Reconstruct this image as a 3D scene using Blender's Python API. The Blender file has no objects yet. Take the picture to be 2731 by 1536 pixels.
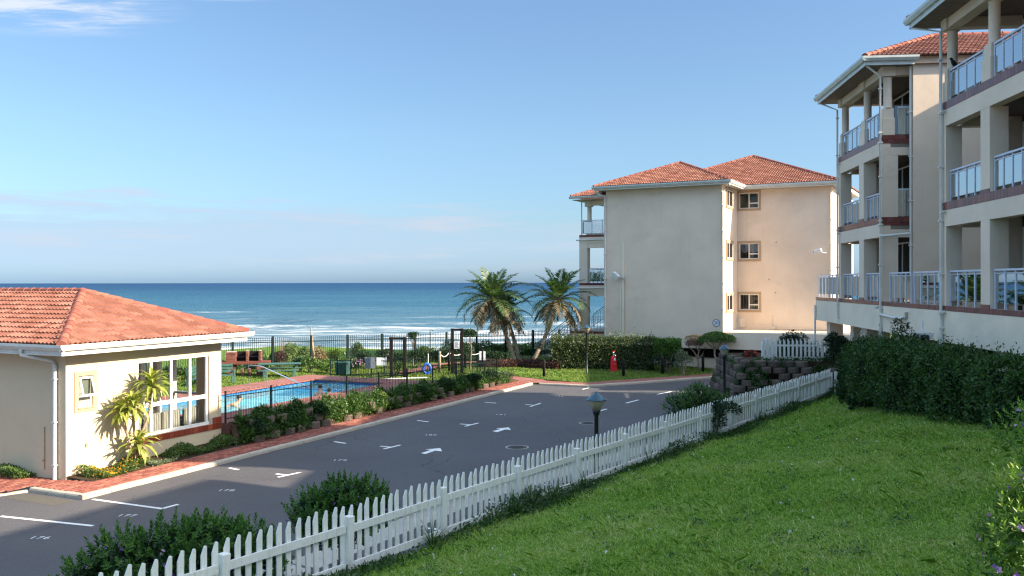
import bpy, math, random
import numpy as np
from mathutils import Vector, Matrix

R = math.radians
S = bpy.context.scene
rng = np.random.default_rng(11)
random.seed(11)

# ---------------------------------------------------------------- camera
cd = bpy.data.cameras.new('camera')
cam = bpy.data.objects.new('camera', cd)
S.collection.objects.link(cam)
EYE = 5.6
cam.location = (0, 0, EYE)
cam.rotation_euler = (R(90), R(0.08), 0)
cd.sensor_width = 36.0
cd.lens = 36.0 * 2400 / 2731
cd.shift_y = -15.0 / 2731
cd.clip_start = 0.1
cd.clip_end = 80000
S.camera = cam

# ---------------------------------------------------------------- light
SUN_EL, SUN_AZ = 28.5, 17.0          # azimuth: degrees behind the viewer's right hand
sx, sy = math.cos(R(SUN_AZ)), -math.sin(R(SUN_AZ))
to_sun = Vector((sx * math.cos(R(SUN_EL)), sy * math.cos(R(SUN_EL)), math.sin(R(SUN_EL))))
sd = bpy.data.lights.new('sun', 'SUN')
sd.energy = 3.1
sd.angle = R(0.55)
sd.color = (1.0, 0.84, 0.64)
sun = bpy.data.objects.new('sun', sd)
S.collection.objects.link(sun)
sun.rotation_euler = (-to_sun).to_track_quat('-Z', 'Y').to_euler()
sun.location = (30, -10, 40)

W = bpy.data.worlds.new('World')
S.world = W
W.use_nodes = True
nt = W.node_tree
nt.nodes.clear()
out = nt.nodes.new('ShaderNodeOutputWorld')
bg = nt.nodes.new('ShaderNodeBackground')
bg.inputs['Strength'].default_value = 0.15
sky = nt.nodes.new('ShaderNodeTexSky')
sky.sky_type = 'NISHITA'
sky.sun_disc = False
sky.sun_elevation = R(SUN_EL)
sky.sun_rotation = R(90 + SUN_AZ)
sky.air_density = 1.0
sky.dust_density = 0.8
sky.ozone_density = 1.6
tc = nt.nodes.new('ShaderNodeTexCoord')
sep = nt.nodes.new('ShaderNodeSeparateXYZ')
nt.links.new(tc.outputs['Generated'], sep.inputs[0])


def wmath(op, a, b=None, c=None, clamp=False):
    n = nt.nodes.new('ShaderNodeMath')
    n.operation = op
    n.use_clamp = clamp
    for i, v in enumerate((a, b, c)):
        if v is None:
            continue
        if isinstance(v, (int, float)):
            n.inputs[i].default_value = v
        else:
            nt.links.new(v, n.inputs[i])
    return n.outputs[0]


def wsmooth(x, lo, hi):
    n = nt.nodes.new('ShaderNodeMapRange')
    n.interpolation_type = 'SMOOTHSTEP'
    n.inputs['From Min'].default_value = lo
    n.inputs['From Max'].default_value = hi
    nt.links.new(x, n.inputs['Value'])
    return n.outputs[0]


X, Y, Z = sep.outputs
# high cirrus on a flat cloud layer, streaked; thin bank low over the sea
zc = wmath('MAXIMUM', Z, 0.03)
cx_, cy_ = wmath('DIVIDE', X, zc), wmath('DIVIDE', Y, zc)
comb = nt.nodes.new('ShaderNodeCombineXYZ')
nt.links.new(wmath('MULTIPLY', cx_, 0.75), comb.inputs[0])
nt.links.new(wmath('MULTIPLY', cy_, 2.4), comb.inputs[1])
n1 = nt.nodes.new('ShaderNodeTexNoise')
n1.inputs['Scale'].default_value = 2.6
n1.inputs['Detail'].default_value = 9
n1.inputs['Roughness'].default_value = 0.66
n1.inputs['Distortion'].default_value = 0.25
nt.links.new(comb.outputs[0], n1.inputs['Vector'])
cirrus = wsmooth(n1.outputs['Fac'], 0.40, 0.66)
dx_ = wmath('ADD', cx_, 1.75)
dy_ = wmath('SUBTRACT', cy_, 3.10)
d2 = wmath('ADD', wmath('MULTIPLY', wmath('MULTIPLY', dx_, dx_), 3.2), wmath('MULTIPLY', wmath('MULTIPLY', dy_, dy_), 3.4))
m1 = wmath('SUBTRACT', 1.0, wsmooth(d2, 0.1, 1.3))
dx2 = wmath('ADD', cx_, 0.98)
dy2 = wmath('SUBTRACT', cy_, 3.05)
d3 = wmath('ADD', wmath('MULTIPLY', wmath('MULTIPLY', dx2, dx2), 6.0), wmath('MULTIPLY', wmath('MULTIPLY', dy2, dy2), 20.0))
m2 = wmath('SUBTRACT', 1.0, wsmooth(d3, 0.0, 0.6))
mask_c = wmath('MULTIPLY', cirrus, wmath('ADD', m1, m2, clamp=True))
comb2 = nt.nodes.new('ShaderNodeCombineXYZ')
nt.links.new(wmath('MULTIPLY', X, 3.2), comb2.inputs[0])
nt.links.new(wmath('MULTIPLY', Y, 3.2), comb2.inputs[1])
nt.links.new(wmath('MULTIPLY', Z, 34.0), comb2.inputs[2])
n2 = nt.nodes.new('ShaderNodeTexNoise')
n2.inputs['Scale'].default_value = 1.5
n2.inputs['Detail'].default_value = 8
n2.inputs['Roughness'].default_value = 0.62
nt.links.new(comb2.outputs[0], n2.inputs['Vector'])
side = wsmooth(wmath('SUBTRACT', 0.35, X), 0.0, 0.7)
edge = wmath('ADD', 0.052, wmath('MULTIPLY', wmath('SUBTRACT', n2.outputs['Fac'], 0.5), 0.10))
edge = wmath('ADD', edge, wmath('MULTIPLY', side, 0.030))
bank = wmath('SUBTRACT', 1.0, wsmooth(wmath('SUBTRACT', Z, edge), -0.016, 0.010))
bank = wmath('MULTIPLY', bank, wsmooth(Z, 0.0, 0.035))
bank = wmath('MULTIPLY', bank, wmath('ADD', 0.25, wmath('MULTIPLY', side, 0.75)))
tops = wmath('MULTIPLY', bank, wsmooth(n2.outputs['Fac'], 0.45, 0.75))


def wmix(fac, a, b):
    n = nt.nodes.new('ShaderNodeMix')
    n.data_type = 'RGBA'
    nt.links.new(fac, n.inputs['Factor'])
    for sock, v in ((n.inputs[6], a), (n.inputs[7], b)):
        if isinstance(v, tuple):
            sock.default_value = v
        else:
            nt.links.new(v, sock)
    return n.outputs[2]


tint = nt.nodes.new('ShaderNodeMix')
tint.data_type = 'RGBA'
tint.blend_type = 'MULTIPLY'
tint.inputs['Factor'].default_value = 1.0
nt.links.new(sky.outputs[0], tint.inputs[6])
tr = nt.nodes.new('ShaderNodeValToRGB')
nt.links.new(wmath('MAXIMUM', Z, 0.0), tr.inputs[0])
el_ = tr.color_ramp.elements
el_[0].position, el_[0].color = 0.0, (0.155, 0.235, 0.41, 1)
el_[1].position, el_[1].color = 1.0, (1.42, 1.17, 0.88, 1)
for p_, c_ in ((0.06, (0.172, 0.218, 0.282, 1)), (0.16, (0.212, 0.250, 0.282, 1)), (0.30, (0.235, 0.27, 0.30, 1)), (0.55, (1.05, 0.96, 0.80, 1))):
    e_ = tr.color_ramp.elements.new(p_)
    e_.color = c_
nt.links.new(tr.outputs[0], tint.inputs[7])
col = wmix(wmath('MULTIPLY', bank, 0.62), tint.outputs[2], (0.80, 1.03, 1.36, 1))
col = wmix(wmath('MULTIPLY', tops, 0.85), col, (1.08, 1.12, 1.26, 1))
col = wmix(wmath('MULTIPLY', mask_c, 0.9), col, (1.35, 1.42, 1.55, 1))
nt.links.new(col, bg.inputs['Color'])
nt.links.new(bg.outputs[0], out.inputs[0])

S.view_settings.view_transform = 'Standard'
S.view_settings.look = 'None'
S.view_settings.gamma = 1.0
S.view_settings.use_curve_mapping = False
S.view_settings.exposure = 2.15
S.render.engine = 'CYCLES'
S.cycles.use_denoising = True
S.cycles.denoising_prefilter = 'NONE'
S.cycles.filter_width = 1.3
S.cycles.sample_clamp_indirect = 6.0
S.cycles.max_bounces = 8
S.cycles.transparent_max_bounces = 16

# ---------------------------------------------------------------- helpers


def tag(o, label=None, cat=None, group=None, kind=None):
    if label:
        o['label'] = label
    if cat:
        o['category'] = cat
    if group:
        o['group'] = group
    if kind:
        o['kind'] = kind
    return o


def thing(name, label, cat, loc=(0, 0, 0), rz=0.0, group=None):
    o = bpy.data.objects.new(name, None)
    o.empty_display_size = 0.2
    S.collection.objects.link(o)
    o.location = loc
    o.rotation_euler = (0, 0, rz)
    return tag(o, label, cat, group)


def link(name, mesh, parent=None, loc=None, rz=None, mat4=None):
    o = bpy.data.objects.new(name, mesh)
    S.collection.objects.link(o)
    if parent is not None:
        o.parent = parent
    if mat4 is not None:
        o.matrix_local = mat4
    if loc is not None:
        o.location = loc
    if rz is not None:
        o.rotation_euler = (0, 0, rz)
    return o


class MB:
    def __init__(s):
        s.v, s.f, s.sm = [], [], []

    def add(s, vs, fs, smooth=False):
        k = len(s.v)
        s.v += [tuple(p) for p in vs]
        s.f += [tuple(i + k for i in f) for f in fs]
        s.sm += [smooth] * len(fs)
        return s

    def box(s, x0, x1, y0, y1, z0, z1):
        return s.add([(x0, y0, z0), (x1, y0, z0), (x1, y1, z0), (x0, y1, z0), (x0, y0, z1), (x1, y0, z1), (x1, y1, z1), (x0, y1, z1)],
                     [(0, 3, 2, 1), (4, 5, 6, 7), (0, 1, 5, 4), (1, 2, 6, 5), (2, 3, 7, 6), (3, 0, 4, 7)])

    def bbox(s, x0, x1, y0, y1, z0, z1, b=0.01):
        """box with its vertical edges and top rim chamfered"""
        def ring(d, z):
            return [(x0 + d + b, y0 + d, z), (x1 - d - b, y0 + d, z), (x1 - d, y0 + d + b, z), (x1 - d, y1 - d - b, z),
                    (x1 - d - b, y1 - d, z), (x0 + d + b, y1 - d, z), (x0 + d, y1 - d - b, z), (x0 + d, y0 + d + b, z)]
        vs = ring(0, z0) + ring(0, z1 - b) + ring(b, z1)
        fs = [tuple(reversed(range(8))), tuple(range(16, 24))]
        for r in (0, 8):
            for i in range(8):
                j = (i + 1) % 8
                fs.append((r + i, r + j, r + 8 + j, r + 8 + i))
        return s.add(vs, fs)

    def poly(s, pts):
        return s.add(pts, [tuple(range(len(pts)))])

    def extr(s, pts, vec):
        n = len(pts)
        vec = Vector(vec)
        q = [Vector(p) for p in pts]
        vs = q + [p + vec for p in q]
        fs = [tuple(reversed(range(n))), tuple(range(n, 2 * n))]
        for i in range(n):
            j = (i + 1) % n
            fs.append((i, j, n + j, n + i))
        return s.add(vs, fs)

    def prism(s, pts2, z0, z1):
        return s.extr([(p[0], p[1], z0) for p in pts2], (0, 0, z1 - z0))

    def beam(s, a, b, w, h, up=(0, 0, 1)):
        """rectangular bar from a to b, width w, height h, axis centred"""
        a, b = Vector(a), Vector(b)
        d = (b - a).normalized()
        side = d.cross(Vector(up))
        if side.length < 1e-6:
            side = Vector((1, 0, 0))
        side.normalize()
        u = side.cross(d).normalized()
        c = [a + side * sx_ * w / 2 + u * sz_ * h / 2 for sx_, sz_ in ((-1, -1), (1, -1), (1, 1), (-1, 1))]
        return s.extr(c, b - a)

    def tube(s, pts, r, n=8, smooth=True, caps=True):
        pts = [Vector(p) for p in pts]
        m = len(pts)
        rs = r if isinstance(r, (list, tuple)) else [r] * m
        vs, fs = [], []
        for i, p in enumerate(pts):
            t = (pts[min(i + 1, m - 1)] - pts[max(i - 1, 0)]).normalized()
            ref = Vector((0, 0, 1)) if abs(t.z) < 0.9 else Vector((1, 0, 0))
            a = t.cross(ref).normalized()
            b = a.cross(t)
            for k in range(n):
                q = 2 * math.pi * k / n
                vs.append(p + (a * math.cos(q) + b * math.sin(q)) * rs[i])
        for i in range(m - 1):
            for k in range(n):
                j = (k + 1) % n
                fs.append((i * n + k, i * n + j, (i + 1) * n + j, (i + 1) * n + k))
        s.add(vs, fs, smooth)
        if caps:
            s.add(vs[:n], [tuple(range(n))])
            s.add(vs[-n:], [tuple(reversed(range(n)))])
        return s

    def lathe(s, c, prof, n=16, smooth=True):
        c = Vector(c)
        vs, fs = [], []
        for r, z in prof:
            for k in range(n):
                q = 2 * math.pi * k / n
                vs.append(c + Vector((r * math.cos(q), r * math.sin(q), z)))
        for i in range(len(prof) - 1):
            for k in range(n):
                j = (k + 1) % n
                fs.append((i * n + k, i * n + j, (i + 1) * n + j, (i + 1) * n + k))
        fs.append(tuple(reversed(range(n))))
        fs.append(tuple(range((len(prof) - 1) * n, len(prof) * n)))
        return s.add(vs, fs, smooth)

    def mesh(s, name, mat=None):
        me = bpy.data.meshes.new(name)
        me.from_pydata([tuple(p) for p in s.v], [], s.f)
        if mat is not None:
            me.materials.append(mat)
        if any(s.sm):
            me.polygons.foreach_set('use_smooth', s.sm)
        me.update()
        return me

    def build(s, name, mat=None, parent=None, **kw):
        return link(name, s.mesh(name, mat), parent, **kw)


def npmesh(name, verts, nper, mat):
    """mesh of len(verts)/nper separate polygons with nper corners each"""
    verts = np.ascontiguousarray(verts, dtype=np.float32).reshape(-1, 3)
    nv = len(verts)
    nf = nv // nper
    me = bpy.data.meshes.new(name)
    me.vertices.add(nv)
    me.vertices.foreach_set('co', verts.ravel())
    me.loops.add(nv)
    me.loops.foreach_set('vertex_index', np.arange(nv, dtype=np.int32))
    me.polygons.add(nf)
    me.polygons.foreach_set('loop_start', np.arange(0, nv, nper, dtype=np.int32))
    if mat is not None:
        me.materials.append(mat)
    me.update(calc_edges=True)
    return me


def unit(a):
    return a / np.maximum(np.linalg.norm(a, axis=-1, keepdims=True), 1e-9)


def leaf_verts(P, D, N, L, Wd):
    """diamond leaves: base at P, axis D, facing N, length L, width Wd"""
    D = unit(D)
    Sd = unit(np.cross(D, N))
    N2 = unit(np.cross(Sd, D))
    L = np.asarray(L).reshape(-1, 1)
    Wd = np.asarray(Wd).reshape(-1, 1)
    mid = P + D * L * 0.45 + N2 * L * 0.06
    tip = P + D * L - N2 * L * 0.08
    return np.stack([P, mid + Sd * Wd * 0.5, tip, mid - Sd * Wd * 0.5], axis=1)


def rand_dirs(n):
    return unit(rng.normal(size=(n, 3)))


def blob_points(blobs, n, inner=0.25, low=-0.35):
    """points on lumpy crowns; blobs = [(centre, radii)]"""
    C = np.array([b[0] for b in blobs], float)
    Rr = np.array([b[1] for b in blobs], float)
    w = (Rr.prod(axis=1)) ** (2 / 3)
    idx = rng.choice(len(blobs), size=n, p=w / w.sum())
    d = rand_dirs(n)
    d[:, 2] = np.where(d[:, 2] < low, -d[:, 2], d[:, 2])
    rad = np.where(rng.random(n) < inner, rng.uniform(0.45, 0.95, n), rng.uniform(0.9, 1.05, n))
    P = C[idx] + d * Rr[idx] * rad[:, None]
    N = unit(d / Rr[idx])
    return P, N


def scatter_blobs(c, r, k, f=(0.32, 0.55), flat=1.0):
    """k lumps filling an ellipsoid of centre c and radii r"""
    c, r = np.array(c, float), np.array(r, float)
    res = []
    for i in range(k):
        d = rand_dirs(1)[0] * rng.random() ** 0.4
        q = rng.uniform(*f)
        res.append((c + d * r * (1 - q), r * q * np.array([1, 1, flat])))
    return res


def foliage(name, blobs, n, L, mat, parent=None, up=0.35, inner=0.25, asp=0.42, low=-0.35, zmin=None):
    P, N = blob_points(blobs, n, inner, low)
    if zmin is not None:
        P[:, 2] = np.maximum(P[:, 2], zmin + rng.random(n) * 0.08)
    D = unit(N * 0.6 + rand_dirs(n) * 0.9 + np.array([0, 0, up]))
    Nn = unit(N + rand_dirs(n) * 0.7 + np.array([0, 0, 0.3]))
    l = L * rng.uniform(0.65, 1.3, n)
    me = npmesh(name, leaf_verts(P, D, Nn, l, l * asp).reshape(-1, 3), 4, mat)
    return link(name, me, parent)


def shoots(name, blobs, n, per, L, mat, parent=None, stem=0.16, asp=0.34, low=-0.1, up=0.9):
    """upright leafy shoots: leaves spiralled round short stems at the crown's surface"""
    P, N = blob_points(blobs, n, 0.2, low)
    A = unit(N * 0.7 + np.array([0, 0, up]) + rand_dirs(n) * 0.25)
    P = np.repeat(P, per, axis=0)
    A = np.repeat(A, per, axis=0)
    m = len(P)
    t = np.tile(np.linspace(0, 1, per), n)
    ph = np.tile(np.arange(per) * 2.4, n) + np.repeat(rng.random(n) * 6, per)
    ref = np.where(np.abs(A[:, 2:3]) < 0.9, np.array([[0, 0, 1.0]]), np.array([[1.0, 0, 0]]))
    U = unit(np.cross(A, ref))
    V = np.cross(A, U)
    out_ = U * np.cos(ph)[:, None] + V * np.sin(ph)[:, None]
    st = np.repeat(stem * rng.uniform(0.6, 1.5, n), per)
    B = P + A * (t * st)[:, None]
    D = unit(out_ * (1.05 - 0.6 * t)[:, None] + A * (0.45 + 0.7 * t)[:, None] + rand_dirs(m) * 0.15)
    l = L * rng.uniform(0.7, 1.2, m) * (1.05 - 0.35 * t)
    Nn = unit(A * 1.0 - out_ * 0.5)
    me = npmesh(name, leaf_verts(B, D, Nn, l, l * asp).reshape(-1, 3), 4, mat)
    return link(name, me, parent)


def flowers(name, blobs, n, size, mat, parent=None, low=0.0):
    P, N = blob_points(blobs, n, 0.0, low)
    P = np.repeat(P + N * 0.03, 5, axis=0)
    N = np.repeat(N, 5, axis=0)
    m = len(P)
    D = unit(rand_dirs(m) + N * 0.4)
    me = npmesh(name, leaf_verts(P, D, unit(N + rand_dirs(m) * 0.3), np.full(m, size), np.full(m, size * 0.8)).reshape(-1, 3), 4, mat)
    o = link(name, me, parent)
    o['kind'] = 'stuff'
    return o


def strap_clump(P0, n, L, Wd, droop=0.9, segs=3, spread=0.9):
    """vertices of arching strap leaves from a base point: quads"""
    res = []
    for i in range(n):
        a = rng.random() * 2 * math.pi
        el = rng.uniform(0.35, 1.45)
        l = L * rng.uniform(0.6, 1.1)
        d = np.array([math.cos(a), math.sin(a)])
        side = np.array([-d[1], d[0], 0])
        p = np.array(P0, float) + np.append(d * 0.03 * spread, 0)
        ang = el
        pts = [p.copy()]
        for k in range(segs):
            p = p + np.append(d * math.cos(ang), math.sin(ang)) * l / segs
            pts.append(p.copy())
            ang -= droop * rng.uniform(0.6, 1.2)
        ws = [0.7, 1.0, 0.8, 0.05] if segs == 3 else list(np.linspace(1, 0.05, segs + 1))
        for k in range(segs):
            w0, w1 = Wd * ws[k] / 2, Wd * ws[k + 1] / 2
            res += [pts[k] - side * w0, pts[k] + side * w0, pts[k + 1] + side * w1, pts[k + 1] - side * w1]
    return res


def ground_pt(u, v, z=0.0):
    """the point of a level plane at height z that the survey photograph's pixel (u, v) shows"""
    Yd = (EYE - z) * 2400.0 / (v - 753.0)
    return ((u - 1365.0) * Yd / 2400.0, Yd)


def at(u, v, Yd):
    return ((u - 1365.0) * Yd / 2400.0, Yd, EYE - (v - 753.0) * Yd / 2400.0)


def in_poly(x, y, poly):
    c = False
    j = len(poly) - 1
    for i in range(len(poly)):
        xi, yi = poly[i]
        xj, yj = poly[j]
        if (yi > y) != (yj > y) and x < (xj - xi) * (y - yi) / (yj - yi) + xi:
            c = not c
        j = i
    return c


def in_poly_np(x, y, poly):
    c = np.zeros(len(x), bool)
    j = len(poly) - 1
    for i in range(len(poly)):
        xi, yi = poly[i]
        xj, yj = poly[j]
        t = ((yi > y) != (yj > y)) & (x < (xj - xi) * (y - yi) / (yj - yi + 1e-12) + xi)
        c ^= t
        j = i
    return c
# ---------------------------------------------------------------- materials


class NT:
    def __init__(s, name):
        s.m = bpy.data.materials.new(name)
        s.m.use_nodes = True
        s.t = s.m.node_tree
        s.t.nodes.clear()
        s.o = s.t.nodes.new('ShaderNodeOutputMaterial')

    def n(s, typ, **kw):
        x = s.t.nodes.new('ShaderNode' + typ)
        for k, v in kw.items():
            if hasattr(x, k):
                setattr(x, k, v)
        return x

    def set(s, node, **kw):
        for k, v in kw.items():
            s.put(node.inputs[k.replace('_', ' ')], v)
        return node

    def put(s, sock, v):
        if isinstance(v, bpy.types.NodeSocket):
            s.t.links.new(v, sock)
        else:
            if isinstance(v, tuple) and len(v) == 3 and sock.type == 'RGBA':
                v = v + (1,)
            sock.default_value = v

    def coord(s, which='Object', scale=(1, 1, 1), rot=(0, 0, 0)):
        c = s.n('TexCoord')
        mp = s.n('Mapping')
        mp.inputs['Scale'].default_value = scale
        mp.inputs['Rotation'].default_value = rot
        s.t.links.new(c.outputs[which], mp.inputs['Vector'])
        return mp.outputs[0]

    def world(s, scale=(1, 1, 1), rot=(0, 0, 0)):
        g = s.n('NewGeometry')
        mp = s.n('Mapping')
        mp.inputs['Scale'].default_value = scale
        mp.inputs['Rotation'].default_value = rot
        s.t.links.new(g.outputs['Position'], mp.inputs['Vector'])
        return mp.outputs[0]

    def noise(s, vec, scale, detail=4, rough=0.55, dist=0.0):
        x = s.n('TexNoise')
        s.put(x.inputs['Vector'], vec)
        x.inputs['Scale'].default_value = scale
        x.inputs['Detail'].default_value = detail
        x.inputs['Roughness'].default_value = rough
        x.inputs['Distortion'].default_value = dist
        return x.outputs['Fac']

    def ramp(s, fac, stops):
        r = s.n('ValToRGB')
        s.put(r.inputs[0], fac)
        e = r.color_ramp.elements
        while len(e) > 1:
            e.remove(e[-1])
        for i, (p, c) in enumerate(stops):
            if not isinstance(c, tuple):
                c = (c, c, c)
            el = e[0] if i == 0 else e.new(p)
            el.position = p
            el.color = c + (1,)
        return r.outputs[0]

    def mix(s, fac, a, b, mode='MIX'):
        x = s.n('Mix', data_type='RGBA', blend_type=mode)
        s.put(x.inputs['Factor'], fac)
        s.put(x.inputs[6], a)
        s.put(x.inputs[7], b)
        return x.outputs[2]

    def math(s, op, a, b=0.0, clamp=False):
        x = s.n('Math', operation=op)
        x.use_clamp = clamp
        s.put(x.inputs[0], a)
        s.put(x.inputs[1], b)
        return x.outputs[0]

    def rng(s, x, lo, hi, a=0.0, b=1.0):
        r = s.n('MapRange')
        s.put(r.inputs['Value'], x)
        r.inputs['From Min'].default_value = lo
        r.inputs['From Max'].default_value = hi
        r.inputs['To Min'].default_value = a
        r.inputs['To Max'].default_value = b
        return r.outputs[0]

    def bump(s, h, strength=0.3, dist=0.02, normal=None):
        b = s.n('Bump')
        b.inputs['Strength'].default_value = strength
        b.inputs['Distance'].default_value = dist
        s.put(b.inputs['Height'], h)
        if normal is not None:
            s.put(b.inputs['Normal'], normal)
        return b.outputs[0]

    def bsdf(s, color, rough=0.7, spec=0.3, metal=0.0, normal=None, **kw):
        p = s.n('BsdfPrincipled')
        s.put(p.inputs['Base Color'], color)
        s.put(p.inputs['Roughness'], rough)
        s.put(p.inputs['Specular IOR Level'], spec)
        s.put(p.inputs['Metallic'], metal)
        if normal is not None:
            s.put(p.inputs['Normal'], normal)
        for k, v in kw.items():
            s.put(p.inputs[k.replace('_', ' ')], v)
        return p.outputs[0]

    def out(s, sh):
        s.t.links.new(sh, s.o.inputs['Surface'])
        return s.m


def mul(c, k):
    return tuple(x * k for x in c)


def simple(name, c, rough=0.6, spec=0.3, metal=0.0, var=0.15, scale=6.0, bump=0.0, bscale=60.0):
    m = NT(name)
    v = m.coord()
    f = m.noise(v, scale, 5)
    cc = m.ramp(f, [(0.3, mul(c, 1 - var)), (0.7, mul(c, 1 + var))])
    nrm = m.bump(m.noise(v, bscale, 3), bump, 0.01) if bump else None
    return m.out(m.bsdf(cc, rough, spec, metal, nrm))


def plaster(name, c, stain=(0.42, 0.36, 0.29)):
    m = NT(name)
    v = m.world()
    f = m.noise(v, 0.55, 6, 0.6)
    cc = m.ramp(f, [(0.3, mul(c, 0.91)), (0.7, mul(c, 1.06))])
    vs = m.world((5.5, 5.5, 0.32))
    st = m.noise(vs, 1.0, 5, 0.6)
    cc = m.mix(m.rng(st, 0.58, 0.80, 0.0, 0.20), cc, stain)
    blot = m.noise(m.world((1, 1, 1.8)), 0.33, 7, 0.68)
    cc = m.mix(m.rng(blot, 0.55, 0.68, 0.0, 0.26), cc, stain)
    h = m.noise(v, 55, 4, 0.7)
    h2 = m.noise(v, 2.2, 3)
    nrm = m.bump(h, 0.28, 0.012, m.bump(h2, 0.15, 0.05))
    return m.out(m.bsdf(cc, 0.9, 0.15, 0.0, nrm))


def leafmat(name, dark, light, tip=None, rough=0.45, trans=0.25, spec=0.35):
    m = NT(name)
    g = m.n('NewGeometry')
    r = g.outputs['Random Per Island']
    patch = m.noise(m.world(), 1.3, 3)
    f = m.math('ADD', m.math('MULTIPLY', r, 0.65), m.math('MULTIPLY', patch, 0.5))
    stops = [(0.15, dark), (0.85, light)]
    if tip:
        stops = [(0.12, dark), (0.72, light), (0.95, tip)]
    c = m.ramp(f, stops)
    p = m.bsdf(c, rough, spec)
    t = m.n('BsdfTranslucent')
    m.put(t.inputs[0], m.mix(1.0, c, (1.0, 1.25, 0.45), 'MULTIPLY'))
    x = m.n('MixShader')
    x.inputs[0].default_value = trans
    m.t.links.new(p, x.inputs[1])
    m.t.links.new(t.outputs[0], x.inputs[2])
    return m.out(x.outputs[0])


def islandmat(name, stops, rough=0.75, spec=0.2, bump=0.25, bscale=45.0, noise_amt=0.5, nscale=8.0, stain=None):
    """per-piece colour (tiles, bricks, stones): the object's own random number and the mesh island's"""
    m = NT(name)
    g = m.n('NewGeometry')
    oi = m.n('ObjectInfo')
    r = m.math('FRACT', m.math('ADD', g.outputs['Random Per Island'], oi.outputs['Random']))
    v = m.world()
    nz = m.noise(v, nscale, 5, 0.6)
    f = m.math('ADD', m.math('MULTIPLY', r, 1 - noise_amt), m.math('MULTIPLY', nz, noise_amt))
    c = m.ramp(f, stops)
    if stain:
        sn = m.noise(v, 1.1, 7, 0.72)
        c = m.mix(m.rng(sn, 0.54, 0.72, 0, 0.6), c, stain)
        c = m.mix(m.rng(m.noise(v, 7.0, 4, 0.7), 0.62, 0.74, 0, 0.5), c, mul(stain, 0.7))
    nrm = m.bump(m.noise(v, bscale, 4), bump, 0.01)
    return m.out(m.bsdf(c, rough, spec, 0.0, nrm))


def glassmat(name, tint=(0.75, 0.85, 0.85), ior=1.6, rough=0.01, base=0.0):
    m = NT(name)
    t = m.n('BsdfTransparent')
    t.inputs[0].default_value = tint + (1,)
    g = m.n('BsdfGlossy')
    g.inputs['Roughness'].default_value = rough
    g.inputs[0].default_value = (0.93, 0.97, 1, 1)
    fr = m.n('Fresnel')
    fr.inputs[0].default_value = ior
    x = m.n('MixShader')
    m.put(x.inputs[0], m.math('ADD', fr.outputs[0], base, True))
    m.t.links.new(t.outputs[0], x.inputs[1])
    m.t.links.new(g.outputs[0], x.inputs[2])
    return m.out(x.outputs[0])


M = {}
M['plaster'] = plaster('plaster', (0.745, 0.615, 0.49))
M['plaster_pale'] = plaster('plaster_pale', (0.80, 0.69, 0.54), (0.45, 0.41, 0.35))
M['plaster_cream'] = plaster('plaster_cream', (0.60, 0.495, 0.345))
M['surround'] = plaster('surround', (0.46, 0.33, 0.21))
M['shaded_interior'] = simple('shaded_interior', (0.085, 0.068, 0.058), 0.9, 0.1)  # balcony recess shade put into the inner wall's colour
M['trim'] = simple('trim', (0.66, 0.65, 0.60), 0.45, 0.35, var=0.08, scale=3)
M['gutter'] = simple('gutter', (0.52, 0.57, 0.55), 0.4, 0.4, var=0.12, scale=3)
M['white_frame'] = simple('white_frame', (0.78, 0.77, 0.74), 0.4, 0.4, var=0.06)
M['rail'] = simple('rail', (0.52, 0.57, 0.68), 0.35, 0.45, 0.1, var=0.08)
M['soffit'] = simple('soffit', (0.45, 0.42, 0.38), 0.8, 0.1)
M['tile'] = islandmat('terracotta', [(0.12, (0.19, 0.075, 0.050)), (0.5, (0.265, 0.112, 0.078)), (0.9, (0.345, 0.165, 0.118))], 0.8, 0.15, 0.3, 30, 0.4, 3.0, (0.15, 0.075, 0.055))
M['ridge'] = islandmat('ridge_terracotta', [(0.1, (0.20, 0.062, 0.047)), (0.6, (0.28, 0.10, 0.072)), (0.95, (0.34, 0.15, 0.10))], 0.8, 0.15, 0.3, 30, 0.4, 3.0)
M['deck_under'] = simple('roof_underlay', (0.25, 0.08, 0.045), 0.9, 0.1)
M['wall_tile'] = islandmat('glazed_tile', [(0.1, (0.10, 0.030, 0.028)), (0.6, (0.16, 0.045, 0.038)), (0.95, (0.22, 0.07, 0.055))], 0.3, 0.4, 0.1, 30, 0.3)
M['wall_tile_red'] = islandmat('glazed_red_tile', [(0.1, (0.19, 0.038, 0.020)), (0.6, (0.27, 0.055, 0.028)), (0.95, (0.34, 0.09, 0.045))], 0.35, 0.4, 0.1, 30, 0.3)
M['grout'] = simple('grout', (0.40, 0.36, 0.32), 0.9, 0.1)
M['brick'] = islandmat('paving_brick', [(0.05, (0.14, 0.045, 0.042)), (0.5, (0.27, 0.095, 0.072)), (0.95, (0.40, 0.18, 0.125))], 0.85, 0.15, 0.35, 60, 0.45, 5.0)
M['brick_red'] = islandmat('braai_brick', [(0.05, (0.09, 0.028, 0.022)), (0.5, (0.155, 0.052, 0.038)), (0.95, (0.22, 0.10, 0.075))], 0.85, 0.15, 0.35, 60, 0.3)
M['mortar'] = simple('mortar', (0.34, 0.30, 0.26), 0.95, 0.05)
M['sand_joint'] = simple('sand_joint', (0.20, 0.11, 0.085), 0.95, 0.05, var=0.3, scale=4)
M['kerb'] = islandmat('kerb_concrete', [(0.1, (0.32, 0.29, 0.24)), (0.9, (0.46, 0.42, 0.35))], 0.9, 0.1, 0.4, 50, 0.75, 4.0)
M['stone'] = islandmat('retaining_block', [(0.1, (0.07, 0.055, 0.047)), (0.6, (0.135, 0.105, 0.088)), (0.95, (0.20, 0.155, 0.13))], 0.95, 0.05, 0.6, 22, 0.5, 4.0)
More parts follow.
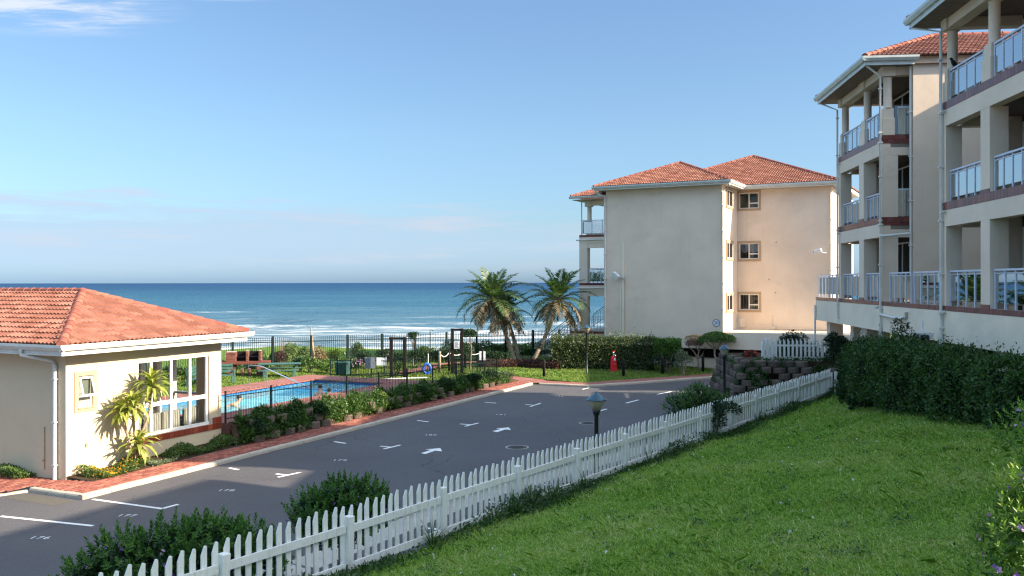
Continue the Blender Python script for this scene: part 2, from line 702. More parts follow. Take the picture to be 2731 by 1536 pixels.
M['soil'] = simple('soil', (0.055, 0.038, 0.026), 0.95, 0.05, var=0.4, scale=3, bump=0.6, bscale=14)
M['concrete'] = simple('concrete', (0.40, 0.37, 0.33), 0.9, 0.1, var=0.15, scale=2, bump=0.2)
m = NT('road_paint')
wn = m.noise(m.world(), 26, 5, 0.75)
wb = m.noise(m.world(), 1.6, 4, 0.6)
c = m.mix(m.rng(m.math('ADD', wn, m.math('MULTIPLY', wb, 0.5)), 0.80, 0.98, 0.0, 0.85), (0.74, 0.74, 0.72), (0.13, 0.125, 0.125))
M['paint'] = m.out(m.bsdf(c, 0.7, 0.25))
M['black_metal'] = simple('black_metal', (0.012, 0.013, 0.017), 0.4, 0.45)
M['green_metal'] = simple('green_metal', (0.007, 0.018, 0.018), 0.7, 0.12, var=0.3)
M['green_wood'] = simple('green_wood', (0.045, 0.115, 0.10), 0.6, 0.3, var=0.2)
M['dark_wood'] = simple('dark_wood', (0.014, 0.012, 0.012), 0.8, 0.15, var=0.4, scale=5)
M['grey_wood'] = simple('grey_wood', (0.30, 0.26, 0.21), 0.8, 0.15, var=0.3, scale=5)
M['red_paint'] = simple('red_paint', (0.55, 0.016, 0.025), 0.4, 0.4, var=0.15)
M['chrome'] = simple('steel', (0.6, 0.62, 0.64), 0.25, 0.5, 0.9)
M['skin'] = simple('skin', (0.55, 0.33, 0.23), 0.5, 0.3, var=0.08)
M['hair'] = simple('hair', (0.03, 0.02, 0.015), 0.6, 0.3)
M['blue_plastic'] = simple('blue_plastic', (0.03, 0.12, 0.52), 0.4, 0.4)
M['blue_tile'] = simple('blue_tile', (0.03, 0.16, 0.42), 0.3, 0.4)
M['yellow'] = simple('yellow_plastic', (0.75, 0.48, 0.04), 0.4, 0.4)
M['white_plastic'] = simple('white_plastic', (0.75, 0.75, 0.74), 0.4, 0.4)
M['sign_white'] = simple('sign_white', (0.72, 0.75, 0.82), 0.4, 0.4, var=0.03)
M['sign_grey'] = simple('sign_grey', (0.16, 0.18, 0.22), 0.5, 0.3)
M['sign_ink'] = simple('sign_ink', (0.02, 0.025, 0.07), 0.5, 0.3)
M['bird'] = simple('feathers', (0.022, 0.017, 0.016), 0.7, 0.2)
M['wicker'] = None
M['glass'] = glassmat('window_glass', (0.55, 0.6, 0.6), 1.5)
M['glass_clear'] = glassmat('clear_glass', (0.93, 0.95, 0.95), 1.3)
M['glass_rail'] = glassmat('balustrade_glass', (0.74, 0.84, 0.85), 2.0, 0.008, 0.36)
M['blind'] = simple('blind', (0.35, 0.36, 0.30), 0.6, 0.2)
M['lace'] = simple('lace_curtain', (0.55, 0.58, 0.68), 0.8, 0.1, var=0.5, scale=25)
M['drape'] = simple('vertical_blind', (0.38, 0.29, 0.22), 0.8, 0.1, var=0.2)
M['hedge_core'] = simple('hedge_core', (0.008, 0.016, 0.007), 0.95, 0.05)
M['dark_room'] = simple('dark_room', (0.02, 0.017, 0.015), 0.9, 0.1)  # darkness of unlit rooms put into the colour
M['lamp_glass'] = simple('lamp_bowl', (0.34, 0.28, 0.19), 0.25, 0.5, var=0.2)
M['lamp_hood'] = simple('lamp_hood', (0.05, 0.10, 0.14), 0.25, 0.5, 0.5)
M['petal_purple'] = simple('petal_purple', (0.28, 0.11, 0.46), 0.5, 0.2)
M['petal_pink'] = simple('petal_pink', (0.50, 0.30, 0.48), 0.5, 0.2)
M['petal_yellow'] = simple('petal_yellow', (0.62, 0.30, 0.02), 0.5, 0.2)
M['petal_red'] = simple('petal_red', (0.55, 0.035, 0.04), 0.5, 0.2)
M['petal_white'] = simple('petal_white', (0.7, 0.7, 0.66), 0.5, 0.2)
M['leaf_polygala'] = leafmat('leaf_polygala', (0.018, 0.060, 0.014), (0.075, 0.175, 0.03), (0.14, 0.23, 0.04), 0.5, 0.2, 0.2)
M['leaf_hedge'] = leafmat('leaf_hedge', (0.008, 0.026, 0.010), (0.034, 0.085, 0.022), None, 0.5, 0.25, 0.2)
M['leaf_hedge_bright'] = leafmat('leaf_hedge_bright', (0.020, 0.058, 0.012), (0.075, 0.175, 0.026), (0.12, 0.22, 0.035))
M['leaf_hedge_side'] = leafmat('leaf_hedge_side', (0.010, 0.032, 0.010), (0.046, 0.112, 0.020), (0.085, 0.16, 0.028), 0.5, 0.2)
M['leaf_dark'] = leafmat('leaf_dark', (0.010, 0.026, 0.014), (0.030, 0.068, 0.028))
M['leaf_garden'] = leafmat('leaf_garden', (0.022, 0.055, 0.016), (0.085, 0.16, 0.035), (0.15, 0.22, 0.05))
M['leaf_strap'] = leafmat('leaf_strap', (0.025, 0.065, 0.018), (0.10, 0.19, 0.040), (0.18, 0.25, 0.06))
M['leaf_dune'] = leafmat('leaf_dune', (0.05, 0.095, 0.020), (0.15, 0.22, 0.045), (0.22, 0.26, 0.08))
M['leaf_dry'] = leafmat('leaf_dry', (0.13, 0.085, 0.045), (0.30, 0.22, 0.12), (0.42, 0.32, 0.19))
M['leaf_sage'] = leafmat('leaf_sage', (0.07, 0.10, 0.06), (0.16, 0.20, 0.12))
M['leaf_copper'] = leafmat('leaf_copper', (0.05, 0.025, 0.022), (0.11, 0.05, 0.045))
M['leaf_ivy'] = leafmat('leaf_ivy', (0.010, 0.040, 0.010), (0.040, 0.11, 0.020))
m = NT('grass_blade')
g = m.n('NewGeometry')
v = m.world()
pn = m.noise(v, 0.38, 5, 0.62)
pn2 = m.noise(v, 2.6, 4, 0.6)
f = m.math('ADD', m.math('MULTIPLY', g.outputs['Random Per Island'], 0.50), m.math('ADD', m.math('MULTIPLY', pn, 0.75), m.math('MULTIPLY', pn2, 0.40)))
f = m.math('SUBTRACT', f, 0.32)
c = m.ramp(f, [(0.10, (0.048, 0.130, 0.018)), (0.33, (0.165, 0.325, 0.042)), (0.54, (0.37, 0.50, 0.095)), (0.76, (0.50, 0.52, 0.23)), (0.92, (0.62, 0.56, 0.36))])
p = m.bsdf(c, 0.6, 0.2)
t = m.n('BsdfTranslucent')
m.put(t.inputs[0], m.mix(1.0, c, (1.0, 1.2, 0.45), 'MULTIPLY'))
x = m.n('MixShader')
x.inputs[0].default_value = 0.35
m.t.links.new(p, x.inputs[1])
m.t.links.new(t.outputs[0], x.inputs[2])
M['grass_near'] = m.out(x.outputs[0])
M['grass_far'] = leafmat('grass_blade_far', (0.06, 0.12, 0.022), (0.17, 0.235, 0.055), (0.27, 0.29, 0.09), 0.6, 0.3, 0.2)
M['weed'] = leafmat('leaf_weed', (0.016, 0.050, 0.012), (0.060, 0.125, 0.028))
M['frond'] = leafmat('palm_leaflet', (0.022, 0.055, 0.022), (0.085, 0.155, 0.055), (0.16, 0.21, 0.09))
M['frond_dry'] = leafmat('palm_leaflet_dry', (0.10, 0.085, 0.055), (0.28, 0.22, 0.14), (0.40, 0.32, 0.21))
M['bark'] = simple('bark', (0.16, 0.125, 0.095), 0.95, 0.05, var=0.35, scale=6, bump=0.6, bscale=18)
M['bark_pale'] = simple('bark_pale', (0.33, 0.26, 0.20), 0.95, 0.05, var=0.3, scale=6, bump=0.5, bscale=18)
M['bare_twig'] = simple('bare_twig', (0.26, 0.17, 0.13), 0.9, 0.1)
M['dead_wood'] = simple('dead_wood', (0.36, 0.26, 0.16), 0.9, 0.1, var=0.25)
M['picket'] = None

# weathered white paint on the picket fences: faint grain lines, knots and scuffs
m = NT('picket_paint')
v = m.coord('Object', (26, 26, 2.2))
g1 = m.noise(v, 1.0, 6, 0.65)
oi = m.n('ObjectInfo')
g2 = m.noise(m.world(), 7.0, 5, 0.7)
c = m.ramp(g1, [(0.25, (0.58, 0.58, 0.54)), (0.5, (0.80, 0.80, 0.75)), (0.8, (0.87, 0.86, 0.81))])
c = m.mix(m.rng(g2, 0.60, 0.78, 0, 0.55), c, (0.36, 0.35, 0.30))
c = m.mix(m.math('MULTIPLY', oi.outputs['Random'], 0.14), c, (0.45, 0.46, 0.42))
sp_ = m.n('SeparateXYZ')
m.put(sp_.inputs[0], m.coord('Object'))
dirt = m.math('MULTIPLY', m.rng(sp_.outputs[2], 0.02, 0.30, 1.0, 0.0), m.rng(m.noise(m.world(), 16, 5, 0.7), 0.35, 0.6))
c = m.mix(m.math('MULTIPLY', dirt, 0.7, True), c, (0.17, 0.15, 0.10))
chip = m.rng(m.noise(m.world((1, 1, 0.5)), 38, 3, 0.6), 0.67, 0.72)
c = m.mix(m.math('MULTIPLY', chip, 0.8), c, (0.27, 0.22, 0.17))
M['picket'] = m.out(m.bsdf(c, 0.6, 0.3, 0, m.bump(g1, 0.25, 0.004)))

# woven wicker
m = NT('wicker_weave')
v = m.coord('Object')
w1 = m.n('TexWave', wave_type='BANDS', bands_direction='Z')
m.put(w1.inputs['Vector'], v)
w1.inputs['Scale'].default_value = 9
w2 = m.n('TexWave', wave_type='BANDS', bands_direction='DIAGONAL')
m.put(w2.inputs['Vector'], m.coord('Object', (1, 1, 0.02)))
w2.inputs['Scale'].default_value = 7
h = m.math('MULTIPLY', w1.outputs['Fac'], w2.outputs['Fac'])
c = m.ramp(h, [(0.0, (0.10, 0.10, 0.085)), (0.6, (0.34, 0.34, 0.30)), (1, (0.45, 0.45, 0.40))])
M['wicker'] = m.out(m.bsdf(c, 0.6, 0.3, 0, m.bump(h, 0.5, 0.01)))

# asphalt: fine aggregate speckle, patches and tyre-worn tone
m = NT('asphalt')
v = m.world()
sp = m.noise(v, 42, 3, 0.8)
sp2 = m.noise(v, 12, 4, 0.75)
big = m.noise(v, 0.16, 6, 0.62)
stn = m.noise(m.world((0.5, 1, 1), (0, 0, R(25))), 0.9, 5, 0.7)
c = m.ramp(big, [(0.3, (0.050, 0.049, 0.057)), (0.7, (0.080, 0.077, 0.084))])
c = m.mix(m.rng(sp, 0.44, 0.72, 0, 0.60), c, (0.19, 0.185, 0.185))
c = m.mix(m.rng(sp2, 0.58, 0.80, 0, 0.40), c, (0.15, 0.145, 0.145))
c = m.mix(m.rng(stn, 0.60, 0.82, 0, 0.5), c, (0.035, 0.034, 0.038))
pale = m.noise(m.world((1, 0.35, 1), (0, 0, R(-28))), 0.45, 6, 0.7)
c = m.mix(m.rng(pale, 0.58, 0.74, 0, 0.45), c, (0.13, 0.118, 0.105))
vo = m.n('TexVoronoi', feature='DISTANCE_TO_EDGE')
wp = m.n('VectorMath', operation='ADD')
nzc = m.n('TexNoise')
m.put(nzc.inputs['Vector'], v)
nzc.inputs['Scale'].default_value = 0.9
nzc.inputs['Detail'].default_value = 6
m.put(wp.inputs[0], v)
m.put(wp.inputs[1], nzc.outputs['Color'])
m.put(vo.inputs['Vector'], wp.outputs[0])
vo.inputs['Scale'].default_value = 0.16
crk = m.math('MULTIPLY', m.rng(vo.outputs['Distance'], 0.0, 0.0035, 1.0, 0.0), m.rng(m.noise(v, 0.25, 3), 0.45, 0.6))
c = m.mix(m.math('MULTIPLY', crk, 0.75), c, (0.022, 0.021, 0.022))
M['asphalt'] = m.out(m.bsdf(c, 0.82, 0.25, 0, m.bump(m.math('ADD', sp, sp2), 0.55, 0.012)))

m = NT('asphalt_patch')
c = m.ramp(m.noise(m.world(), 35, 3, 0.8), [(0.35, (0.075, 0.07, 0.06)), (0.75, (0.14, 0.13, 0.11))])
M['asphalt_patch'] = m.out(m.bsdf(c, 0.85, 0.2))

# lawn soil under the blades
m = NT('lawn_soil')
v = m.world()
f1 = m.noise(v, 0.5, 5, 0.6)
f2 = m.noise(v, 9, 5, 0.7)
c = m.ramp(f2, [(0.3, (0.05, 0.10, 0.02)), (0.6, (0.13, 0.22, 0.04)), (0.85, (0.24, 0.25, 0.11))])
c = m.mix(m.rng(f1, 0.35, 0.7, 0, 0.5), c, (0.08, 0.13, 0.03))
M['lawn'] = m.out(m.bsdf(c, 0.95, 0.05, 0, m.bump(f2, 0.6, 0.04)))

m = NT('dune_sand')
v = m.world()
f2 = m.noise(v, 1.2, 6, 0.7)
c = m.ramp(f2, [(0.35, (0.06, 0.10, 0.025)), (0.6, (0.13, 0.17, 0.05)), (0.8, (0.38, 0.32, 0.22))])
M['dune'] = m.out(m.bsdf(c, 0.95, 0.05))

# brick paving too far off to tell the bricks apart
m = NT('brick_paving_far')
b = m.n('TexBrick')
m.put(b.inputs['Vector'], m.world((1, 1, 1), (0, 0, R(-64.7))))
b.inputs['Scale'].default_value = 4.5
b.inputs['Color1'].default_value = (0.30, 0.105, 0.085, 1)
b.inputs['Color2'].default_value = (0.19, 0.065, 0.058, 1)
b.inputs['Mortar'].default_value = (0.17, 0.10, 0.085, 1)
b.inputs['Mortar Size'].default_value = 0.02
c = m.mix(m.rng(m.noise(m.world(), 1.5, 5), 0.35, 0.75, 0, 0.5), b.outputs['Color'], (0.34, 0.19, 0.15))
M['brick_far'] = m.out(m.bsdf(c, 0.85, 0.15))

# pool
m = NT('pool_lining')
v = m.world()
nz = m.noise(v, 2.0, 4)
c = m.ramp(nz, [(0.3, (0.20, 0.66, 0.82)), (0.7, (0.32, 0.78, 0.88))])
M['pool_lining'] = m.out(m.bsdf(c, 0.5, 0.3))
m = NT('pool_lining_deep')
c = m.ramp(m.noise(m.world(), 2.0, 4), [(0.3, (0.04, 0.28, 0.66)), (0.7, (0.06, 0.38, 0.76))])
M['pool_lining_deep'] = m.out(m.bsdf(c, 0.5, 0.3))
m = NT('pool_water')
t = m.n('BsdfTransparent')
t.inputs[0].default_value = (0.72, 0.94, 0.98, 1)
g = m.n('BsdfGlossy')
g.inputs['Roughness'].default_value = 0.04
v = m.world((1, 1, 1), (0, 0, R(20)))
h = m.noise(v, 3.2, 4, 0.6, 0.6)
nrm = m.bump(h, 0.5, 0.05)
m.put(g.inputs['Normal'], nrm)
fr = m.n('Fresnel')
fr.inputs[0].default_value = 1.33
m.put(fr.inputs['Normal'], nrm)
d = m.n('BsdfDiffuse')
d.inputs[0].default_value = (0.34, 0.78, 0.86, 1)
x0 = m.n('MixShader')
m.put(x0.inputs[0], m.rng(m.noise(v, 4.5, 4, 0.65, 1.0), 0.40, 0.70, 0.20, 0.65))
m.t.links.new(t.outputs[0], x0.inputs[1])
m.t.links.new(d.outputs[0], x0.inputs[2])
x = m.n('MixShader')
m.put(x.inputs[0], m.math('MULTIPLY', fr.outputs[0], 0.6))
m.t.links.new(x0.outputs[0], x.inputs[1])
m.t.links.new(g.outputs[0], x.inputs[2])
M['pool_water'] = m.out(x.outputs[0])

# sea: depth-dependent colour, ripples, foam streaks where waves break
m = NT('sea_water')
g = m.n('NewGeometry')
sp_ = m.n('SeparateXYZ')
m.put(sp_.inputs[0], g.outputs['Position'])
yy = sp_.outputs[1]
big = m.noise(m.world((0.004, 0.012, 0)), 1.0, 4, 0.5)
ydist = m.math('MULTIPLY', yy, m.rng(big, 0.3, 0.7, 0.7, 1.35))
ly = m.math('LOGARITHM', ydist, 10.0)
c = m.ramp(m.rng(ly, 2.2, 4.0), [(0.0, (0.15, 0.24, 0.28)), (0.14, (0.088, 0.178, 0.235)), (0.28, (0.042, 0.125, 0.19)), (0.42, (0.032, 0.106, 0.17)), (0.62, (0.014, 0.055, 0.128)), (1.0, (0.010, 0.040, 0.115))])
mot = m.noise(m.world((0.03, 0.10, 0)), 1.0, 6, 0.65)
c = m.mix(m.rng(mot, 0.35, 0.7, 0, 0.55), c, (0.020, 0.074, 0.128))
foamn = m.noise(m.world((0.016, 0.085, 0), (0, 0, R(4))), 1.0, 8, 0.68, 0.8)
thr = m.ramp(m.rng(ly, 2.2, 3.2), [(0.0, 0.45), (0.18, 0.57), (0.34, 0.67), (0.6, 0.735), (1.0, 0.76)])
foam = m.rng(m.math('SUBTRACT', foamn, thr), -0.02, 0.07)
at_ = m.n('Attribute', attribute_name='foam')
lace = m.noise(m.world((0.10, 0.32, 0)), 1.0, 7, 0.7)
crest = m.math('MULTIPLY', at_.outputs['Fac'], m.rng(lace, 0.45, 0.63), True)
foam = m.math('MAXIMUM', foam, crest, True)
c = m.mix(m.math('MULTIPLY', foam, 0.9), c, (0.80, 0.82, 0.83))
rip = m.noise(m.world((0.35, 1.0, 0)), 1.1, 6, 0.7)
rip2 = m.noise(m.world((0.05, 0.17, 0)), 1.0, 5, 0.6)
nrm = m.bump(rip, 0.9, 0.8, m.bump(rip2, 0.8, 3.0))
d = m.n('BsdfDiffuse')
m.put(d.inputs[0], c)
m.put(d.inputs['Normal'], nrm)
g = m.n('BsdfGlossy')
g.inputs['Roughness'].default_value = 0.22
m.put(g.inputs['Normal'], nrm)
x = m.n('MixShader')
m.put(x.inputs[0], m.math('SUBTRACT', 0.09, m.math('MULTIPLY', foam, 0.085)))
m.t.links.new(d.outputs[0], x.inputs[1])
m.t.links.new(g.outputs[0], x.inputs[2])
M['sea'] = m.out(x.outputs[0])
# ---------------------------------------------------------------- the estate's own axes
CX, CY = -12.4, 25.0                      # near corner of the pool house
E1 = (0.4271, 0.9042)                     # along the kerb
N1 = (0.9042, -0.4271)                    # towards the road
ANG1 = math.atan2(E1[1], E1[0])


def sq(s, q, z=0.0):
    return (CX + s * E1[0] - q * N1[0], CY + s * E1[1] - q * N1[1], z)


def to_sq(x, y):
    dx, dy = x - CX, y - CY
    return dx * E1[0] + dy * E1[1], -(dx * N1[0] + dy * N1[1])


def zg(s):
    return 0.95 - 0.0215 * (s - 5.0)


FX, FY = -3.79, 11.7                      # picket fence: origin, direction, normal to the lawn
FD = (0.5585, 0.8295)
FN = (0.8295, -0.5585)
FSP = 2.3                                 # post spacing


def td(t, d):
    return (FX + t * FD[0] + d * FN[0], FY + t * FD[1] + d * FN[1])


def to_td(x, y):
    dx, dy = x - FX, y - FY
    return dx * FD[0] + dy * FD[1], dx * FN[0] + dy * FN[1]


def lawn_z(t, d):
    dd = np.clip(d, 0, 12)
    z = 1.18 - 0.006 * np.clip(t, -10, 34) + 0.240 * dd - 0.0042 * dd * dd
    return z + 0.05 * np.sin(t * 0.55 + 1.0) * np.sin(d * 0.7) + 0.03 * np.sin(t * 1.3 + d * 0.9)


KERB_Q = -1.95
FAR_KERB = [(1.45, 48.96), (3.97, 47.9), (6.15, 49.05), (9.47, 50.97), (13.5, 53.4), (22.0, 58.2)]

# ---------------------------------------------------------------- road
road_pts = [sq(-1.05, KERB_Q), sq(28.35, KERB_Q)] + [(x, y, 0) for x, y in FAR_KERB] + [(60, 75, 0), (70, -25, 0), (-60, -25, 0), (-60, 36, 0)]
road_pts += [sq(-2.6, 6.0), sq(-1.9, 0.45), sq(-1.05, 0.1)]
road = MB().poly(road_pts).build('road', M['asphalt'])
tag(road, kind='structure')


def flat(name, polys, mat, z=0.004, parent=None):
    b = MB()
    for p in polys:
        b.poly([(q[0], q[1], z) for q in p])
    return b.build(name, mat, parent)


def gline(p0, p1, w=0.1):
    a, b = Vector(p0[:2]), Vector(p1[:2])
    d = (b - a).normalized()
    n = Vector((-d.y, d.x)) * w / 2
    return [a - n, b - n, b + n, a + n]


G = ground_pt
lines = [
    (G(246, 1330), G(427, 1355)), (G(425, 1357), G(474, 1344)), (G(0, 1375), G(247, 1401)),
    (G(610, 1247), G(635, 1252)), (G(890, 1177), G(921, 1182)), (G(1112, 1121), G(1142, 1125)), (G(1292, 1073), G(1322, 1075)),
]
tees = [((735, 1263), (768, 1267), (740, 1272), (800, 1259)), ((1013, 1189.5), (1044, 1192.5), (1022, 1197), (1067, 1186.5)),
        ((1226, 1130.5), (1257, 1133), (1239, 1137), (1275, 1128)), ((1400, 1079), (1425, 1081), (1413, 1084.5), (1441, 1075.5)),
        ((1553, 1038.5), (1560, 1036.5), (1553, 1038.8), (1570, 1034.5))]
for tt in tees:
    lines += [(G(*tt[0]), G(*tt[1])), (G(*tt[2]), G(*tt[3]))]
for i, (a, b) in enumerate(lines):
    flat('parking_line', [gline(a, b, 0.11)], M['paint'], 0.004 + 0.001 * (i % 2), road)
for a, b in [((1669, 1075.5), (1702, 1067)), ((1583, 1101), (1617, 1091)), ((1752, 1052.5), (1790, 1044.5)), ((1885, 1031), (1914, 1027.5)), ((1917, 1016.5), (1966, 1013))]:
    flat('lane_dash', [gline(G(*a), G(*b), 0.12)], M['paint'], 0.004, road)
for ap in ([(1121, 1208.5), (1134, 1210.5), (1159, 1202), (1178, 1203.5), (1173, 1195), (1133, 1198.5), (1148, 1200)],
           [(1312, 1150), (1325, 1152.5), (1347, 1145.5), (1362, 1147), (1356, 1140), (1321, 1143), (1334, 1144.5)]):
    flat('turn_arrow', [[G(*p) for p in ap]], M['paint'], 0.005, road)


def text_obj(name, body, size, mat, parent=None, mat4=None, extrude=0.0, space=1.0):
    cu = bpy.data.curves.new(name, 'FONT')
    cu.body = body
    cu.size = size
    cu.extrude = extrude
    cu.align_x = 'CENTER'
    cu.align_y = 'CENTER'
    cu.space_character = space
    cu.materials.append(mat)
    tmp = bpy.data.objects.new(name, cu)
    S.collection.objects.link(tmp)
    dg_ = bpy.context.evaluated_depsgraph_get()
    me = bpy.data.meshes.new_from_object(tmp.evaluated_get(dg_))
    me.materials.clear()
    me.materials.append(mat)
    bpy.data.objects.remove(tmp)
    bpy.data.curves.remove(cu)
    return link(name, me, parent, mat4=mat4)


for n, (u, v) in enumerate([(105, 1433), (337, 1374), (602, 1307), (905, 1227), (1147, 1160), (1335, 1106), (1490, 1057)]):
    x, y = G(u, v)
    text_obj('bay_number', str(176 + n), 0.28, M['paint'], road, Matrix.Translation((x, y, 0.006)) @ Matrix.Rotation(R(-4), 4, 'Z'), space=1.15)

M['lid'] = simple('cast_iron_lid', (0.055, 0.050, 0.05), 0.6, 0.3, var=0.3, scale=9)
for u, v, r in ((1378, 1193, 0.40), (1567, 1129, 0.36), (1800, 1048, 0.34)):
    x, y = G(u, v)
    rim = MB().lathe((x, y, 0.003), [(r, 0), (r, 0.006), (r * 0.86, 0.006), (r * 0.86, 0.002)], 28).build('manhole_cover', M['concrete'], road)
    lid = MB().lathe((x, y, 0.004), [(r * 0.84, 0), (r * 0.84, 0.006)], 28)
    for k in range(-3, 4):
        lid.box(x - r * 0.55, x + r * 0.55, y + k * r * 0.2 - 0.015, y + k * r * 0.2 + 0.015, 0.008, 0.016)
    lid.build('lid', M['lid'], rim)
# worn pale channel beside the lawn bank, its parking bays
ch = [(-7.6, 14.4), (-4.5, 18.0), (-1.45, 23.5), (1.96, 27.8), (6.6, 33.5)]
for i in range(len(ch) - 1):
    a, b = Vector(ch[i]), Vector(ch[i + 1])
    d = (b - a).normalized()
    n = Vector((d.y, -d.x))
    flat('concrete_channel', [[a, a + n * 0.8, b + n * 0.8, b]], M['concrete'], 0.005 + 0.001 * (i % 2), road)
for k in range(9):
    f = (k + 0.4) / 9 * (len(ch) - 1)
    i = min(int(f), len(ch) - 2)
    a = Vector(ch[i]).lerp(Vector(ch[i + 1]), f - i)
    flat('parking_line', [gline(a + Vector((0.9, -0.3)), a + Vector((3.0, -1.0)), 0.11)], M['paint'], 0.009, road)
flat('tar_patch', [[sq(-1.2, -1.9)[:2], sq(-1.2, 0.0)[:2], sq(-1.75, 0.1)[:2], sq(-1.8, -1.8)[:2]]], M['asphalt_patch'], 0.003, road)

# ---------------------------------------------------------------- kerb
kb = MB()


def run_base(pts, w=0.15, h=0.10):
    for a, b in zip(pts[:-1], pts[1:]):
        a, b = Vector(a[:2]), Vector(b[:2])
        d = (b - a).normalized()
        n = Vector((-d.y, d.x)) * w
        kb.prism([a + n * 0.08, b + n * 0.08, b + n * 0.95, a + n * 0.95], 0.0, h)


kerb_main = [sq(-1.05, KERB_Q), sq(27.6, KERB_Q)]
kerb_front = [sq(-1.05, 0.1), sq(-1.05, KERB_Q)]
kerb_turn = [sq(-3.2, 6.0), sq(-1.9, 0.45), sq(-1.05, 0.1)]
kerb_far = [(x, y, 0) for x, y in FAR_KERB]
for k in (kerb_main, kerb_front, kerb_far):
    run_base(k)
kerb = kb.build('kerb', M['mortar'])
tag(kerb, kind='structure')


def kerb_stones(pts, L, h=0.125, w=0.15, parent=kerb, low=None):
    for si, (a, b) in enumerate(zip(pts[:-1], pts[1:])):
        a, b = Vector(a[:2]), Vector(b[:2])
        tot = (b - a).length
        n = max(1, round(tot / L))
        l = tot / n
        hh = low if low else h
        mb = MB()
        prof = [(0.0, 0.0), (w, 0.0), (w, hh), (0.05, hh), (0.018, hh - 0.015), (0.0, hh - 0.05)]
        mb.extr([(0.006, p[0], p[1]) for p in prof], (l - 0.012, 0, 0))
        me = mb.mesh('kerb_stone', M['kerb'])
        ang = math.atan2((b - a).y, (b - a).x)
        for i in range(n):
            p = a.lerp(b, i / n)
            o = link('kerb_stone', me, parent, (p.x, p.y, random.uniform(-0.004, 0.006)), ang + random.uniform(-0.004, 0.004))


kerb_stones(kerb_main, 0.9)
kerb_stones(kerb_front, 0.72)
kerb_stones(kerb_turn, 0.9, low=0.05)
kerb_stones(kerb_far, 1.0)
# the dropped kerb at the garden path
a, b = Vector(sq(27.6, KERB_Q)), Vector((FAR_KERB[0][0], FAR_KERB[0][1], 0))
mb = MB()
d = (b - a).normalized()
n = Vector((-d.y, d.x, 0)) * 0.15
mb.prism([a.xy, b.xy, (b + n).xy, (a + n).xy], 0, 0.035)
mb.build('dropped_kerb', M['kerb'], kerb)

# ---------------------------------------------------------------- pavement with its bricks
pv = MB()
ZP = 0.115
pv.poly([sq(-0.9, -1.80, ZP), sq(29.0, -1.80, ZP), sq(29.0, -0.70, ZP), sq(6.0, -0.70, ZP), sq(0.2, -0.86, ZP), sq(0.0, 0.0, ZP), sq(0.0, 7.0, ZP), sq(-2.9, 6.0, ZP), sq(-1.75, 0.6, ZP), sq(-0.9, 0.2, ZP)])
pavement = pv.build('pavement', M['sand_joint'])
tag(pavement, kind='structure')
cand = []
bw, bl = 0.105, 0.215
for i in range(-28, 270):
    for j in range(-40, 30):
        # 45 degree pairs laid as a basket of runs along the kerb
        s0 = i * bl * 0.5 + (0.5 * bl * 0.5 if j % 2 else 0)
        q0 = j * bw
        if i % 2 == (j % 2):
            continue
        ok = False
        if -0.85 < s0 < 28.9 and -1.76 < q0 < (-0.76 if s0 > 0.1 else 0.2):
            ok = True
        if -1.95 < s0 < -0.12 and 0.05 < q0 < 3.0 and s0 > -1.7 + 0.22 * max(0, 0.6 - q0):
            ok = True
        if s0 < -0.85 and q0 < 0.25:
            ok = False
        if ok:
            cand.append((s0, q0))
cand.sort(key=lambda c: math.hypot(sq(*c)[0], sq(*c)[1]) - (4 if c[0] > 0 else 0))
bm_ = MB()
bm_.bbox(-bl / 2 + 0.006, bl / 2 - 0.006, -bw / 2 + 0.005, bw / 2 - 0.005, -0.02, 0.014, 0.006)
brick_me = bm_.mesh('brick', M['brick'])
for s0, q0 in cand[:300]:
    x, y, _ = sq(s0, q0)
    link('brick', brick_me, pavement, (x, y, ZP + random.uniform(-0.003, 0.004)), ANG1 + random.uniform(-0.02, 0.02))
rest = MB()
for s0, q0 in cand[300:]:
    z = ZP + random.uniform(0.009, 0.016)
    h1, h2 = bl / 2 - 0.006, bw / 2 - 0.005
    b0 = [sq(s0 + a, q0 + b, z) for a, b in ((-h1, -h2), (-h1, h2), (h1, h2), (h1, -h2))]
    b1 = [(p[0], p[1], ZP - 0.01) for p in b0]
    rest.add(b0 + b1, [(3, 2, 1, 0), (0, 1, 5, 4), (1, 2, 6, 5), (2, 3, 7, 6), (3, 0, 4, 7)])
o = rest.build('bricks', M['brick'], pavement)
o['kind'] = 'stuff'
# far pavement beside the lower lawn, and the path to the gates
off = 1.25


def offset_line(pts, w):
    res = []
    for i, p in enumerate(pts):
        a = Vector(pts[max(i - 1, 0)])
        b = Vector(pts[min(i + 1, len(pts) - 1)])
        d = (b - a).normalized()
        res.append((p[0] - d.y * w, p[1] + d.x * w))
    return res


fk_in = offset_line(FAR_KERB, 0.14)
fk_out = offset_line(FAR_KERB, off)
b = MB()
for i in range(len(FAR_KERB) - 1):
    b.poly([fk_in[i] + (0.118,), fk_in[i + 1] + (0.118,), fk_out[i + 1] + (0.118,), fk_out[i] + (0.118,)])
x0 = sq(27.6, -1.8)
x1 = sq(27.4, -0.7)
b.poly([(x0[0], x0[1], 0.119), fk_in[0] + (0.119,), fk_out[0] + (0.119,), (1.73, 50.7, 0.125)])
b.poly([(x0[0], x0[1], 0.119), (1.73, 50.7, 0.125), (-0.48, 52.5, 0.20), sq(28.0, -0.95, 0.125)])
b.poly([sq(28.0, -0.95, 0.125), (-0.48, 52.5, 0.20), (-2.0, 52.3, 0.35), sq(27.4, 1.0, zg(27.4) - 0.03), sq(27.4, -0.3, zg(27.4) - 0.04)])
b.poly([(x0[0], x0[1], 0.119), sq(28.0, -0.95, 0.125), (x1[0], x1[1], 0.119)])
footpath = b.build('footpath', M['brick_far'])
tag(footpath, kind='structure')

